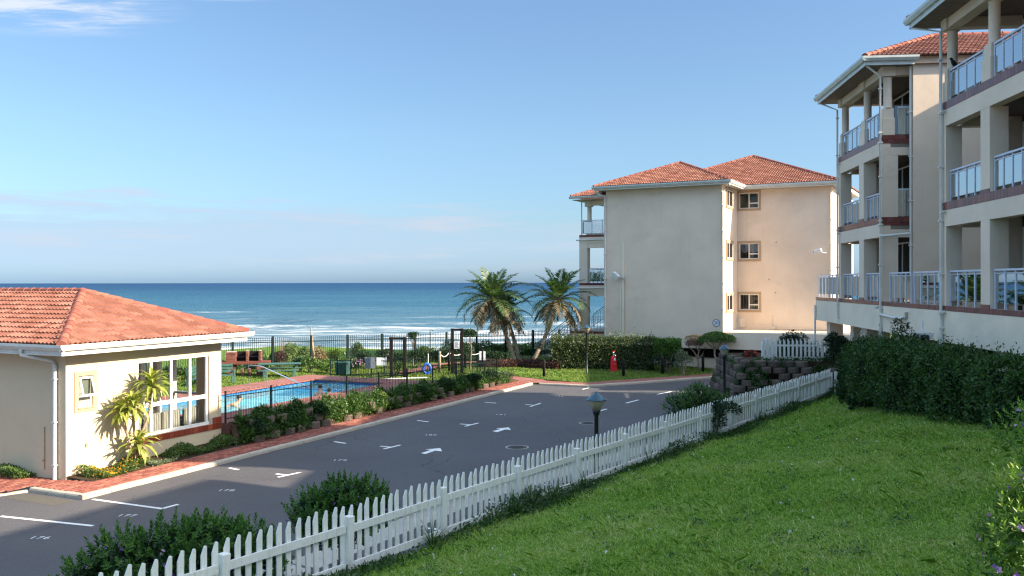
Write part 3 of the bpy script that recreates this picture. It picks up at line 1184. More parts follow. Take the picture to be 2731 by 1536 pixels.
# ---------------------------------------------------------------- garden, pool terrace
PS0, PS1, PQ0, PQ1 = 6.9, 18.8, 1.6, 6.0
DS0, DS1, DQ0, DQ1 = 6.2, 20.4, -0.3, 7.6
ZD = 0.78
b = MB()
for s0, s1, q0, q1 in ((6.2, 20.4, 7.6, 30), (20.4, 27.4, -0.3, 30), (27.4, 46, 1.0, 30)):
    b.poly([sq(s0, q0, zg(s0) - 0.02), sq(s1, q0, zg(s1) - 0.02), sq(s1, q1, zg(s1) - 0.02), sq(s0, q1, zg(s0) - 0.02)][::-1])
lower = [(-2.0, 52.3, 0.36), (-0.48, 52.5, 0.22), (1.73, 50.7, 0.135), fk_out[1] + (0.125,), fk_out[2] + (0.125,), fk_out[3] + (0.125,), fk_out[4] + (0.125,), fk_out[5] + (0.13,),
         (24.0, 66.0, 0.3), (10.0, 62.0, 0.3), sq(40, 1.0, zg(40) - 0.02)]
cen = (6.0, 54.0, 0.28)
base_ = [sq(27.0, -0.9, 0.085)] + [p + (0.085,) for p in fk_in[:5]] + [(24.0, 66.0, 0.085), (10.0, 62.0, 0.085), sq(38, 1.2, 0.085), sq(27.0, 1.2, 0.085)]
b.poly(base_)
for i in range(len(lower)):
    b.add([lower[i], lower[(i + 1) % len(lower)], cen], [(0, 1, 2)])
garden = b.build('garden_lawn', M['lawn'])
tag(garden, kind='structure')
b = MB()
# planted bank between the pavement and the pool terrace
N_ = 24
for i in range(N_):
    s0, s1 = 6.0 + (27.4 - 6.0) * i / N_, 6.0 + (27.4 - 6.0) * (i + 1) / N_
    b.poly([sq(s0, -0.70, 0.10), sq(s1, -0.70, 0.10), sq(s1, -0.3, zg(s1) - 0.02), sq(s0, -0.3, zg(s0) - 0.02)])
b.poly([sq(0.2, -0.86, 0.125), sq(6.0, -0.70, 0.125), sq(6.0, 0.02, 0.30), sq(0.0, 0.02, 0.22)])
b.poly([sq(27.4, -0.7, 0.125), sq(28.0, -0.95, 0.13), sq(27.42, -0.3, zg(27.4))])
soil = b.build('flower_bed_ground', M['soil'])
tag(soil, kind='structure')
b = MB()
for s0, s1, q0, q1 in ((DS0, PS0, DQ0, DQ1), (PS1, DS1, DQ0, DQ1), (PS0, PS1, DQ0, PQ0), (PS0, PS1, PQ1, DQ1)):
    b.prism([sq(s0, q0)[:2], sq(s1, q0)[:2], sq(s1, q1)[:2], sq(s0, q1)[:2]][::-1], 0.4, ZD + 0.05)
deck = b.build('pool_terrace', M['brick_far'])
tag(deck, kind='structure')
# narrow paths in the garden
b = MB()
pth = [G(1085, 1000, 0.5), G(1155, 985, 0.5), G(1190, 974, 0.45), G(1270, 968, 0.42), G(1330, 966, 0.4)]
for w in (0.9,):
    o2 = offset_line(pth, w)
    for i in range(len(pth) - 1):
        b.poly([pth[i] + (0.62 - 0.05 * i,), pth[i + 1] + (0.57 - 0.05 * i,), o2[i + 1] + (0.57 - 0.05 * i,), o2[i] + (0.62 - 0.05 * i,)])
path = b.build('garden_path', M['brick_far'])
tag(path, kind='structure')

# pool basin: light lining in the long pool, deep blue in the far one
pool = thing('swimming_pool', 'blue tiled swimming pool full of rippling water behind the hooped fence', 'swimming pool', sq(12, 3.8, 0), ANG1)
PC = 12.0
PQ = 3.8


def pl(s, q):
    return (s - PC, q - PQ)


def basin(name, s0, s1, z, mat):
    x0, y0 = pl(s0, PQ0)
    x1, y1 = pl(s1, PQ1)
    bb = MB()
    zt = ZD - 0.02
    bb.poly([(x0, y0, z), (x1, y0, z), (x1, y1, z), (x0, y1, z)])
    bb.poly([(x0, y0, z), (x0, y0, zt), (x1, y0, zt), (x1, y0, z)])
    bb.poly([(x0, y1, z), (x1, y1, z), (x1, y1, zt), (x0, y1, zt)])
    bb.poly([(x0, y0, z), (x0, y1, z), (x0, y1, zt), (x0, y0, zt)])
    bb.poly([(x1, y0, z), (x1, y0, zt), (x1, y1, zt), (x1, y1, z)])
    return bb.build(name, mat, pool)


basin('basin', PS0, 15.55, -0.45, M['pool_lining'])
basin('deep_basin', 15.75, PS1, -0.8, M['pool_lining_deep'])
x0, y0 = pl(15.55, PQ0)
x1, y1 = pl(15.75, PQ1)
MB().box(x0 + 0.003, x1 - 0.003, y0, y1 - 0.9, -0.4, ZD - 0.06).build('dividing_wall', M['blue_tile'], pool)
cp = MB()
for (sa, qa, sb, qb) in ((PS0, PQ0, PS1, PQ0), (PS1, PQ0, PS1, PQ1), (PS1, PQ1, PS0, PQ1), (PS0, PQ1, PS0, PQ0)):
    cp.beam(pl(sa, qa) + (ZD + 0.035,), pl(sb, qb) + (ZD + 0.035,), 0.26, 0.05)
cp.build('coping', M['brick_far'], pool)
bd = MB()
for (sa, qa, sb, qb) in ((PS0, PQ0 + 0.012, PS1, PQ0 + 0.012), (PS1 - 0.012, PQ0, PS1 - 0.012, PQ1), (PS1, PQ1 - 0.012, PS0, PQ1 - 0.012)):
    bd.beam(pl(sa, qa) + (ZD - 0.09,), pl(sb, qb) + (ZD - 0.09,), 0.012, 0.16)
bd.build('waterline_tiles', M['blue_tile'], pool)
nx, ny = 60, 24
xs = np.linspace(PS0 - PC + 0.02, PS1 - PC - 0.02, nx)
ys = np.linspace(PQ0 - PQ + 0.02, PQ1 - PQ - 0.02, ny)
wv = MB()
vs = [(x, y, ZD - 0.10 + 0.008 * math.sin(x * 3 + y * 2) + 0.006 * math.sin(x * 5.3 - y * 4.1)) for y in ys for x in xs]
fs = [(j * nx + i, j * nx + i + 1, (j + 1) * nx + i + 1, (j + 1) * nx + i) for j in range(ny - 1) for i in range(nx - 1)]
wv.add(vs, fs, True)
wv.build('water', M['pool_water'], pool)
# stepped handrail at the pool's edge
hr = thing('pool_handrail', 'slanting steel handrail on two legs at the pool steps', 'handrail', sq(15.4, 6.3, ZD + 0.05), ANG1)
P_ = [(-0.4, 0.5, 0), (-0.4, 0.5, 0.98), (0.05, 0.15, 0.9), (0.9, -2.0, -0.1)]
MB().tube([P_[0], P_[1], P_[2], P_[3]], 0.026, 8).build('rail_tube', M['chrome'], hr)
MB().tube([(0.15, -0.1, -0.15), (0.15, -0.1, 0.80)], 0.024, 8).build('leg', M['chrome'], hr)

# ---------------------------------------------------------------- dune and sea
BF0 = Vector((-13.5, 51.7))
BFD = Vector((0.819, 0.574))
BFN = Vector((-0.574, 0.819))


def dune_z(a, h):
    e = 0.55 - 0.010 * h - 7.6 * (1 / (1 + math.exp(-(h - 36) / 9.0)))
    return e + 0.25 * math.sin(a * 0.35) * math.exp(-h / 30) * min(1, h / 3) + (0.9 * math.exp(-((a + 16) / 13) ** 2)) * math.exp(-((h - 7) / 7) ** 2)


b = MB()
AA = np.linspace(-70, 110, 90)
HH = [-1.5, 0, 2, 4, 7, 10, 14, 19, 25, 32, 40, 50, 62, 78, 100]
for h in HH:
    for a in AA:
        p = BF0 + BFD * float(a) + BFN * h
        b.v.append((p.x, p.y, dune_z(float(a), h) if h > -1 else 0.2))
na = len(AA)
for j in range(len(HH) - 1):
    for i in range(na - 1):
        b.f.append((j * na + i, j * na + i + 1, (j + 1) * na + i + 1, (j + 1) * na + i))
        b.sm.append(True)
dune = b.build('dune', M['dune'])
tag(dune, kind='structure')

ZSEA = -8.0
Ys = list(np.geomspace(85, 900, 230)) + [1000, 1200, 1600, 2400, 4000, 8000, 16000, 32000]
nxs = 260
crests = [  # y0, slope, wobble, x range, height, width, foam, foam width
    (306, 0.06, 8, (-150, -20), 1.5, 7, 0.10, 6), (285, 0.10, 7, (-70, 90), 1.3, 6, 0.55, 6), (262, 0.03, 6, (-90, 160), 1.2, 6, 0.85, 9),
    (243, -0.02, 6, (-60, 170), 1.0, 6, 1.0, 9), (222, 0.03, 5, (-150, 170), 0.8, 5, 0.85, 9), (203, 0.02, 4, (-110, 150), 0.6, 5, 0.9, 9), (186, -0.02, 4, (-150, 150), 0.5, 5, 1.0, 9),
    (168, 0.0, 4, (-150, 150), 0.4, 4, 1.0, 9), (152, 0.0, 3, (-150, 150), 0.3, 4, 1.0, 9), (137, 0.0, 3, (-150, 150), 0.25, 4, 1.0, 9), (430, 0.16, 10, (-190, -120), 0.9, 10, 0.5, 6), (350, -0.05, 10, (-30, 120), 1.0, 9, 0.12, 6), (390, 0.08, 10, (-160, 160), 0.9, 10, 0.05, 6)]
sea_v, foam_a = [], []
for yv in Ys:
    xs_ = np.linspace(-0.95, 0.75, nxs) * max(yv, 140)
    z = np.zeros(nxs)
    fm = np.zeros(nxs)
    if yv < 1000:
        amp = 0.30
        z += amp * np.sin(yv / 9.0 + 0.02 * xs_ + 1.2 * np.sin(xs_ / 60)) * np.sin(xs_ / 38.0 + yv / 31.0) + 0.18 * np.sin(yv / 4.3 + xs_ / 21.0)
        for (y0_, sl, wob, xr, hgt, wd, fo, fw) in crests:
            yc = y0_ + sl * xs_ + wob * np.sin(xs_ / 37.0 + y0_) + 0.4 * wob * np.sin(xs_ / 13.0 + 2 * y0_)
            env = 1 / (1 + np.exp(-(xs_ - xr[0]) / 8)) / (1 + np.exp((xs_ - xr[1]) / 8)) * (0.7 + 0.3 * np.sin(xs_ / 23.0 + y0_ * 1.7))
            dy = yv - yc
            z += hgt * env * np.where(dy < 0, np.exp(-(dy / (wd * 0.55)) ** 2), np.exp(-(dy / (wd * 1.5)) ** 2))
            fm += fo * env * np.where(dy < 0, np.exp(-(dy / fw) ** 2), np.exp(-(dy / (fw * 0.35)) ** 2))
    sea_v += [(float(x), float(yv), ZSEA + float(zz)) for x, zz in zip(xs_, z)]
    foam_a += list(fm)
nr = len(Ys)
fs = [(j * nxs + i, j * nxs + i + 1, (j + 1) * nxs + i + 1, (j + 1) * nxs + i) for j in range(nr - 1) for i in range(nxs - 1)]
sm_ = MB()
sm_.add(sea_v, fs, True)
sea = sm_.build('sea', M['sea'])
at_ = sea.data.attributes.new('foam', 'FLOAT', 'POINT')
at_.data.foreach_set('value', np.clip(np.array(foam_a, dtype=np.float32), 0, 1))
tag(sea, kind='structure')

# ---------------------------------------------------------------- near lawn
T_ = np.linspace(-16, 34.5, 70)
D_ = np.concatenate([[-1.7, -1.1, -0.5, -0.15], np.linspace(0, 14, 40), [18, 24, 34]])
b = MB()
for dd in D_:
    for tt_ in T_:
        x, y = td(float(tt_), float(dd))
        if dd >= 0:
            z = float(lawn_z(tt_, dd))
        else:
            z = float(lawn_z(tt_, 0)) * (1 - (min(-dd, 1.7) / 1.7) ** 1.2) - 0.03
        b.v.append((x, y, z))
nt_ = len(T_)
for j in range(len(D_) - 1):
    for i in range(nt_ - 1):
        b.f.append((j * nt_ + i, j * nt_ + i + 1, (j + 1) * nt_ + i + 1, (j + 1) * nt_ + i))
        b.sm.append(True)
lawn = b.build('lawn', M['lawn'])
tag(lawn, kind='structure')


def lawn_at(x, y):
    t, d = to_td(x, y)
    return float(lawn_z(t, max(d, 0.0)))


# grass blades, one dense sheet: fine near the viewer, coarser further off
nb = 620000
yb = 6.0 * (38.0 / 6.0) ** (rng.random(nb) ** 1.15)
xb = yb * rng.uniform(-0.42, 0.62, nb)
tb, db = to_td(xb, yb)
bald = np.sin(xb * 0.9 + 1.7 * np.sin(yb * 0.43)) * np.sin(yb * 0.75 + 1.3 * np.sin(xb * 0.5)) + 0.5 * np.sin(xb * 3.1 - yb * 2.2)
keep = (db > 0.05) & (tb < 33) & (db < 13) & (rng.random(nb) < np.clip(1.05 - 0.5 * np.clip(bald - 0.3, 0, 2), 0.25, 1))
xb, yb, tb, db = xb[keep], yb[keep], tb[keep], db[keep]
patch = np.sin(xb * 1.1 + 0.6 * yb) * np.sin(yb * 0.9 - 0.4 * xb) + 0.6 * np.sin(xb * 2.7 + 1.3) * np.sin(yb * 2.3)
n = len(xb)
h = rng.uniform(0.025, 0.07, n) * np.where(rng.random(n) < 0.04, 1.9, 1.0) * (1 + 0.30 * patch) * (0.8 + 0.02 * yb)
w = (0.0045 + 0.00058 * yb) * rng.uniform(0.7, 1.3, n)
a = rng.random(n) * 2 * np.pi
lean = rng.normal(size=(n, 2)) * 0.75
zb = lawn_z(tb, db)
P = np.stack([xb, yb, zb - 0.005], 1)
side = np.stack([np.cos(a), np.sin(a), np.zeros(n)], 1) * (w / 2)[:, None]
mid = P + np.concatenate([lean * (h * 0.30)[:, None], (h * 0.55)[:, None]], 1)
tip = P + np.concatenate([lean * h[:, None], (h * rng.uniform(0.55, 1.0, n))[:, None]], 1)
V = np.stack([P - side, P + side, mid + side * 0.8, tip, mid - side * 0.8], 1).reshape(-1, 3)
grass = link('grass', npmesh('grass', V, 5, M['grass_near']))
tag(grass, 'green lawn grass with dry tufts growing inside the long picket fence', 'grass', kind='stuff')
# flat rosettes of broad leaved weeds in the turf
k = 170
yb = rng.uniform(8, 30, k)
xb = yb * rng.uniform(-0.1, 0.52, k)
tb, db = to_td(xb, yb)
ok = (db > 0.4) & (db < 9)
V = []
for x_, y_, z_ in zip(xb[ok], yb[ok], lawn_z(tb, db)[ok]):
    r_ = rng.uniform(0.06, 0.20)
    c_ = int(14 + 120 * r_)
    a_ = rng.random(c_) * 6.283
    rr = r_ * np.sqrt(rng.random(c_))
    P = np.stack([x_ + rr * np.cos(a_), y_ + rr * np.sin(a_), z_ + rng.uniform(0.03, 0.075, c_)], 1)
    V.append(leaf_verts(P, unit(rand_dirs(c_) + np.array([0, 0, 0.25])), unit(rand_dirs(c_) * 0.5 + np.array([0, 0, 1])), rng.uniform(0.025, 0.05, c_), rng.uniform(0.016, 0.03, c_)))
o = link('lawn_weeds', npmesh('lawn_weeds', np.concatenate(V).reshape(-1, 3), 4, M['weed']))
tag(o, 'dark clover patches and broad leaved weeds dotted through the lawn', 'weeds', kind='stuff')
# small white clover heads and fallen petals in the grass
k = 260
yb = rng.uniform(8, 26, k)
xb = yb * rng.uniform(-0.1, 0.5, k)
tb, db = to_td(xb, yb)
ok = (db > 0.3) & (db < 9)
ok &= (rng.random(k) < np.where(db < 1.3, 1.0, 0.22))
P = np.stack([xb, yb, lawn_z(tb, db) + 0.07], 1)[ok]
P = np.repeat(P, 4, 0)
m_ = len(P)
D0 = unit(rand_dirs(m_) + np.array([0, 0, 0.5]))
o = link('clover_flowers', npmesh('clover', leaf_verts(P, D0, rand_dirs(m_), np.full(m_, 0.028), np.full(m_, 0.024)).reshape(-1, 3), 4, M['petal_white']))
tag(o, 'tiny white flowers scattered in the lawn grass', 'flowers', kind='stuff')

# short grass on the garden lawns
polys = [[sq(6.5, 7.7)[:2], sq(20.4, 7.7)[:2], sq(20.4, 14)[:2], sq(6.5, 24)[:2]], [sq(20.5, 0.0)[:2], sq(27.3, 0.0)[:2], sq(27.3, 14)[:2], sq(20.5, 14)[:2]], [sq(27.4, 1.1)[:2], sq(38, 1.1)[:2], sq(38, 12)[:2], sq(27.4, 13)[:2]]]
res = []
for pi_, pg in enumerate(polys):
    xs_, ys_ = [p[0] for p in pg], [p[1] for p in pg]
    m_ = 40000
    x = rng.uniform(min(xs_), max(xs_), m_)
    y = rng.uniform(min(ys_), max(ys_), m_)
    k = in_poly_np(x, y, pg)
    s_ = (x - CX) * E1[0] + (y - CY) * E1[1]
    res.append(np.stack([x, y, zg(s_) - 0.03], 1)[k])
pg = [p[:2] for p in lower[1:7]] + [(16, 62), (2, 60), (-0.5, 56)]
x = rng.uniform(-2, 20, 60000)
y = rng.uniform(48, 62, 60000)
k = in_poly_np(x, y, pg)
x, y = x[k], y[k]
# height of the fan-shaped lower lawn under each blade
zz = np.full(len(x), 0.2)
for i in range(len(lower)):
    A, B, C_ = np.array(lower[i]), np.array(lower[(i + 1) % len(lower)]), np.array(cen)
    den = (B[1] - C_[1]) * (A[0] - C_[0]) + (C_[0] - B[0]) * (A[1] - C_[1])
    if abs(den) < 1e-9:
        continue
    l1 = ((B[1] - C_[1]) * (x - C_[0]) + (C_[0] - B[0]) * (y - C_[1])) / den
    l2 = ((C_[1] - A[1]) * (x - C_[0]) + (A[0] - C_[0]) * (y - C_[1])) / den
    l3 = 1 - l1 - l2
    inn = (l1 >= 0) & (l2 >= 0) & (l3 >= 0)
    zz = np.where(inn, l1 * A[2] + l2 * B[2] + l3 * C_[2], zz)
res.append(np.stack([x, y, zz - 0.01], 1))
P = np.concatenate(res)
n = len(P)
D0 = unit(np.concatenate([rng.normal(size=(n, 2)) * 0.6, np.ones((n, 1))], 1))
V = leaf_verts(P, D0, unit(np.concatenate([rng.normal(size=(n, 2)), np.full((n, 1), 0.3)], 1)), rng.uniform(0.06, 0.13, n), rng.uniform(0.03, 0.055, n))
o = link('short_grass', npmesh('short_grass', V.reshape(-1, 3), 4, M['grass_far']))
tag(o, 'short mown grass of the garden lawns by the pool and palms', 'grass', kind='stuff')
# ---------------------------------------------------------------- roofs of interlocking tiles
TCOL, TROW = 0.32, 0.33


def tile_mesh(w, l):
    mb = MB()
    n = 8
    prof = []
    for i in range(n + 1):
        f = i / n
        prof.append((f * w, 0.026 * (1 + math.cos(f * 4 * math.pi + math.pi)) + 0.004))
    vs = [(x, -0.012, z + 0.052) for x, z in prof] + [(x, l * 1.06, z + 0.004) for x, z in prof] + [(x, -0.012, z + 0.014) for x, z in prof]
    k = n + 1
    fs = [(i, i + 1, k + i + 1, k + i) for i in range(n)]
    fs2 = [(2 * k + i, 2 * k + i + 1, i + 1, i) for i in range(n)]
    mb.add(vs, fs, True)
    mb.add(vs, fs2, False)
    return mb


_tile = tile_mesh(TCOL, TROW)
TILE_ME = _tile.mesh('roof_tile', M['tile'])
_rt = MB()
_vs = []
for yy_, r_ in ((0.0, 0.135), (0.02, 0.135), (0.42, 0.112)):
    for k in range(9):
        q = math.pi * (k / 8)
        _vs.append((r_ * math.cos(q), yy_, r_ * 0.95 * math.sin(q) - 0.03))
_rt.add(_vs, [(r * 9 + k, r * 9 + k + 1, (r + 1) * 9 + k + 1, (r + 1) * 9 + k) for r in (0, 1) for k in range(8)], True)
_rt.add(_vs[:9], [tuple(range(9))])
RIDGE_ME = _rt.mesh('ridge_tile', M['ridge'])


class Roof:
    def __init__(s, parent):
        s.parent = parent
        s.deck = MB()
        s.tiles = []
        s.ridges = []

    def slope(s, pts, tiles=True, inset=0.0):
        p = [Vector(q) for q in pts]
        s.deck.poly(p)
        if not tiles:
            return
        ex = (p[1] - p[0]).normalized()
        n = ex.cross(p[-1] - p[0]).normalized()
        ey = n.cross(ex)
        p2 = [((q - p[0]).dot(ex), (q - p[0]).dot(ey)) for q in p]
        h = max(q[1] for q in p2)
        xa, xb_ = min(q[0] for q in p2), max(q[0] for q in p2)
        r = 0
        while r * TROW < h:
            c = math.floor(xa / TCOL)
            while c * TCOL < xb_:
                if in_poly((c + 0.5) * TCOL, (r + 0.4) * TROW, p2) or in_poly((c + 0.5) * TCOL, (r + 0.75) * TROW, p2):
                    o = p[0] + ex * (c * TCOL) + ey * (r * TROW) + n * 0.012
                    j = random.uniform(-0.004, 0.005)
                    mt = Matrix((tuple(ex) + (0,), tuple(ey) + (0,), tuple(n) + (0,), (0, 0, 0, 1))).transposed()
                    mt.translation = o + n * j
                    s.tiles.append(mt)
                c += 1
            r += 1

    def ridge(s, a, b, up=(0, 0, 1)):
        a, b = Vector(a), Vector(b)
        d = (b - a).normalized()
        side = d.cross(Vector(up)).normalized()
        u = side.cross(d)
        n = max(1, round((b - a).length / 0.385))
        for i in range(n):
            mt = Matrix((tuple(side) + (0,), tuple(d) + (0,), tuple(u) + (0,), (0, 0, 0, 1))).transposed()
            mt.translation = a.lerp(b, i / n) + u * 0.055
            s.ridges.append(mt)

    def build(s, budget=300):
        roof = s.deck.build('roof', M['deck_under'], s.parent)
        bpy.context.view_layer.update()
        mw = s.parent.matrix_world
        eye = Vector((0, 0, EYE))
        ts = sorted(s.tiles, key=lambda m: (mw @ m.translation - eye).length)
        for m in ts[:budget]:
            link('roof_tile', TILE_ME, roof, mat4=m)
        rest = MB()
        for m in ts[budget:]:
            rest.add([m @ Vector(v) for v in _tile.v], _tile.f)
            rest.sm[-len(_tile.f):] = _tile.sm
        if rest.f:
            o = rest.build('roof_tiles', M['tile'], roof)
            o['kind'] = 'stuff'
        for m in s.ridges:
            link('ridge_tile', RIDGE_ME, roof, mat4=m)
        return roof


def gutter_run(name, pts, mat, parent, drop=0.15, w=0.12):
    """ogee-like gutter box along eave points (closed profile), outside on the left of travel"""
    mb = MB()
    for a, b in zip(pts[:-1], pts[1:]):
        a, b = Vector(a), Vector(b)
        d = (b - a).normalized()
        nrm = Vector((d.y, -d.x, 0))
        prof = [(0, 0), (w * 0.55, 0.0), (w, drop * 0.55), (w, drop), (w - 0.018, drop), (w - 0.018, drop * 0.6), (w * 0.5, 0.02), (0.0, 0.02)]
        a2, b2 = a - d * 0.0, b + d * w * 0.9
        mb.extr([a2 + nrm * p[0] + Vector((0, 0, p[1] - drop)) for p in prof], b2 - a2)
    return mb.build(name, mat, parent)


def window(parent, o, ex, w, h, split=0.5, transom=None, name='window', frame_mat=None, behind=None, depth=0.10, bars=(), open_sash=False):
    """window in a wall: o = lower left outer corner (local), ex = unit vector along wall, outward normal = ex x up"""
    ex = Vector(ex)
    up = Vector((0, 0, 1))
    nrm = ex.cross(up)
    o = Vector(o) - nrm * 0.04
    fm = frame_mat or M['white_frame']
    mb = MB()
    f = 0.055

    def bar(x0, x1, z0, z1, d=0.06):
        mb.extr([o + ex * x0 + up * z0, o + ex * x1 + up * z0, o + ex * x1 + up * z1, o + ex * x0 + up * z1], -nrm * d)
    bar(0, w, 0, f)
    bar(0, w, h - f, h)
    bar(0, f, f, h - f)
    bar(w - f, w, f, h - f)
    if split:
        bar(w * split - f * 0.6, w * split + f * 0.6, f, h - f, 0.065)
    if transom:
        bar(w * (split or 0) + f * 0.6, w - f, transom * h - f * 0.6, transom * h + f * 0.6, 0.062)
    for x in bars:
        bar(x * w - 0.012, x * w + 0.012, f, h - f, 0.04)
    fr = mb.build(name, fm, parent)
    q = o - nrm * 0.035
    MB().poly([q + ex * f * 0.5 + up * f * 0.5, q + ex * (w - f * 0.5) + up * f * 0.5, q + ex * (w - f * 0.5) + up * (h - f * 0.5), q + ex * f * 0.5 + up * (h - f * 0.5)]).build('pane', M['glass'], fr)
    return fr, o, up, nrm


def surround(parent, o, ex, w, h, b=0.13, t=0.03, name='window_surround'):
    ex = Vector(ex)
    up = Vector((0, 0, 1))
    nrm = ex.cross(up)
    o = Vector(o)
    mb = MB()

    def bar(x0, x1, z0, z1):
        mb.extr([o + ex * x0 + up * z0, o + ex * x1 + up * z0, o + ex * x1 + up * z1, o + ex * x0 + up * z1], nrm * t)
    bar(-b, w + b, h, h + b)
    bar(-b, w + b, -b, 0)
    bar(-b, 0, 0, h)
    bar(w, w + b, 0, h)
    sill = MB().extr([o + ex * (-0.03) - up * 0.035 + nrm * t, o + ex * (w + 0.03) - up * 0.035 + nrm * t, o + ex * (w + 0.03) + up * 0.0 + nrm * t, o + ex * (-0.03) + nrm * t], nrm * 0.03)
    s_ = mb.build(name, M['surround'], parent)
    sill.build('sill', M['surround'], s_)
    return s_


def wall_with_holes(mb, o, ex, L, z0, z1, thick, holes):
    """solid wall along ex from o, outer face on ex x up, built as butted boxes round rectangular holes (x0,x1,z0,z1)"""
    ex = Vector(ex)
    nrm = ex.cross(Vector((0, 0, 1)))
    xs = sorted({0.0, L} | {h[0] for h in holes} | {h[1] for h in holes})
    for a, b in zip(xs[:-1], xs[1:]):
        mid = (a + b) / 2
        hs = sorted([(h[2], h[3]) for h in holes if h[0] < mid < h[1]])
        z = z0
        for h0, h1 in hs + [(z1, None)]:
            if h0 > z + 1e-6:
                p = Vector(o) + ex * a
                q = Vector(o) + ex * b
                mb.extr([(p.x, p.y, z), (q.x, q.y, z), (q.x, q.y, h0), (p.x, p.y, h0)], -nrm * thick)
            if h1 is not None:
                z = h1


# ---------------------------------------------------------------- pool house
ph = thing('pool_house', 'low cream pool house with a hipped terracotta roof beside the kerb', 'pool house', (CX, CY, 0), ANG1)
PHW = 6.0
SOF = 3.66
mb = MB()
big_w = (2.47, 5.45, 0.90, 3.22)
small_w = (0.39, 0.88, 2.08, 2.97)
wall_with_holes(mb, (0, 0, 0), (1, 0, 0), PHW, 0.05, SOF, 0.22, [big_w, small_w])
o = mb.build('wall', M['plaster_cream'], ph)
mb = MB()
wall_with_holes(mb, (0, 10, 0), (0, -1, 0), 10 - 0.222, 0.05, SOF, 0.22, [])
mb.build('wall', M['plaster_cream'], ph)
mb = MB()
back = [(PHW, 0.222, 0.5), (PHW, 10, 0.5)]
for y0_, y1_ in ((0.225, 0.90), (2.02, 2.14), (2.72, 2.90), (3.5, 3.95), (6.2, 6.6), (9.6, 10.0)):
    mb.box(PHW - 0.22, PHW, y0_, y1_, 0.05, 3.08)
mb.box(PHW - 0.22, PHW, 0.225, 10.0, 3.083, SOF)
mb.box(PHW - 0.20, PHW - 0.02, 0.903, 2.017, 0.05, 0.9)
mb.build('back_wall', M['plaster'], ph)
MB().box(0.222, PHW - 0.222, 9.78, 10.0, 0.05, SOF).build('wall', M['plaster_cream'], ph)
MB().box(0.225, PHW - 0.225, 0.225, 9.775, 0.06, 0.5).build('floor_slab', M['concrete'], ph)
MB().box(PHW - 0.14, PHW - 0.06, 0.903, 2.017, 1.78, 1.86).build('rail', M['rail'], ph)
# ceiling boards / soffit
MB().box(-0.6, PHW + 0.6, -0.6, 10.6, SOF + 0.003, SOF + 0.03).build('soffit', M['soffit'], ph)
# slit of plaster: control joint and tap pipe on the shaded wall
pj = MB().tube([(-0.015, 0.85, 0.35), (-0.015, 0.85, 1.55)], 0.012, 6)
pj.tube([(-0.015, 0.85, 0.62), (-0.06, 0.85, 0.62), (-0.07, 0.85, 0.58)], 0.018, 6)
pj.build('garden_tap', M['dead_wood'], ph)
MB().box(0.62, 0.70, -0.035, 0.0, 0.94, 1.04).build('vent_plate', M['dead_wood'], ph)
# windows
surround(ph, (small_w[0], 0, small_w[2]), (1, 0, 0), small_w[1] - small_w[0], small_w[3] - small_w[2], 0.12, 0.03)
w_ = small_w[1] - small_w[0]
h_ = small_w[3] - small_w[2]
fr, o_, up_, nr_ = window(ph, (small_w[0], -0.0, small_w[2]), (1, 0, 0), w_, h_ * 0.36, None, None)
# tilted top-hung sash, standing open
sash = MB()
hz = small_w[2] + h_ * 0.36
top = small_w[3] - 0.03
tilt = 0.16
def sp3(x, z):
    f = (top - z) / (top - hz)
    return (small_w[0] + x, -0.02 - tilt * f, z)
for x0_, x1_, z0_, z1_ in ((0.02, w_ - 0.02, hz, hz + 0.055), (0.02, w_ - 0.02, top - 0.055, top), (0.02, 0.075, hz + 0.055, top - 0.055), (w_ - 0.075, w_ - 0.02, hz + 0.055, top - 0.055)):
    sash.extr([sp3(x0_, z0_), sp3(x1_, z0_), sp3(x1_, z1_), sp3(x0_, z1_)], (0, 0.04, 0.0))
sash_o = sash.build('window', M['white_frame'], ph)
MB().poly([tuple(Vector(sp3(x, z)) + Vector((0, 0.02, 0))) for x, z in ((0.06, hz + 0.04), (w_ - 0.06, hz + 0.04), (w_ - 0.06, top - 0.04), (0.06, top - 0.04))]).build('pane', M['glass'], sash_o)
MB().box(small_w[0], small_w[1], 0.06, 0.09, small_w[2], small_w[3]).build('blind', M['blind'], ph)
# the big window: jambs, three mullions, transom
bw0, bw1, bz0, bz1 = big_w
mb = MB()
fy0, fy1 = 0.03, 0.11
for xx in (bw0, 3.02, 3.83, 4.62, bw1 - 0.09):
    mb.box(xx + (0.0 if xx == bw0 else -0.03), xx + (0.07 if xx == bw0 else 0.06), fy0, fy1, bz0 + 0.09, bz1 - 0.06)
mb.box(bw0, bw1, fy0, fy1, bz1 - 0.06, bz1)
mb.box(bw0, bw1, fy0 - 0.01, fy1, bz0, bz0 + 0.09)
mb.box(bw0 + 0.073, bw1 - 0.093, fy0 - 0.004, fy1 + 0.004, 1.78, 1.90)
wf = mb.build('window', M['white_frame'], ph)
for xa, xb_ in ((bw0 + 0.07, 2.99), (3.08, 3.80), (3.89, 4.59), (4.68, bw1 - 0.12)):
    for za, zb_ in ((bz0 + 0.09, 1.78), (1.90, bz1 - 0.06)):
        MB().poly([(xa, 0.07, za), (xb_, 0.07, za), (xb_, 0.07, zb_), (xa, 0.07, zb_)]).build('pane', M['glass_clear'], wf)
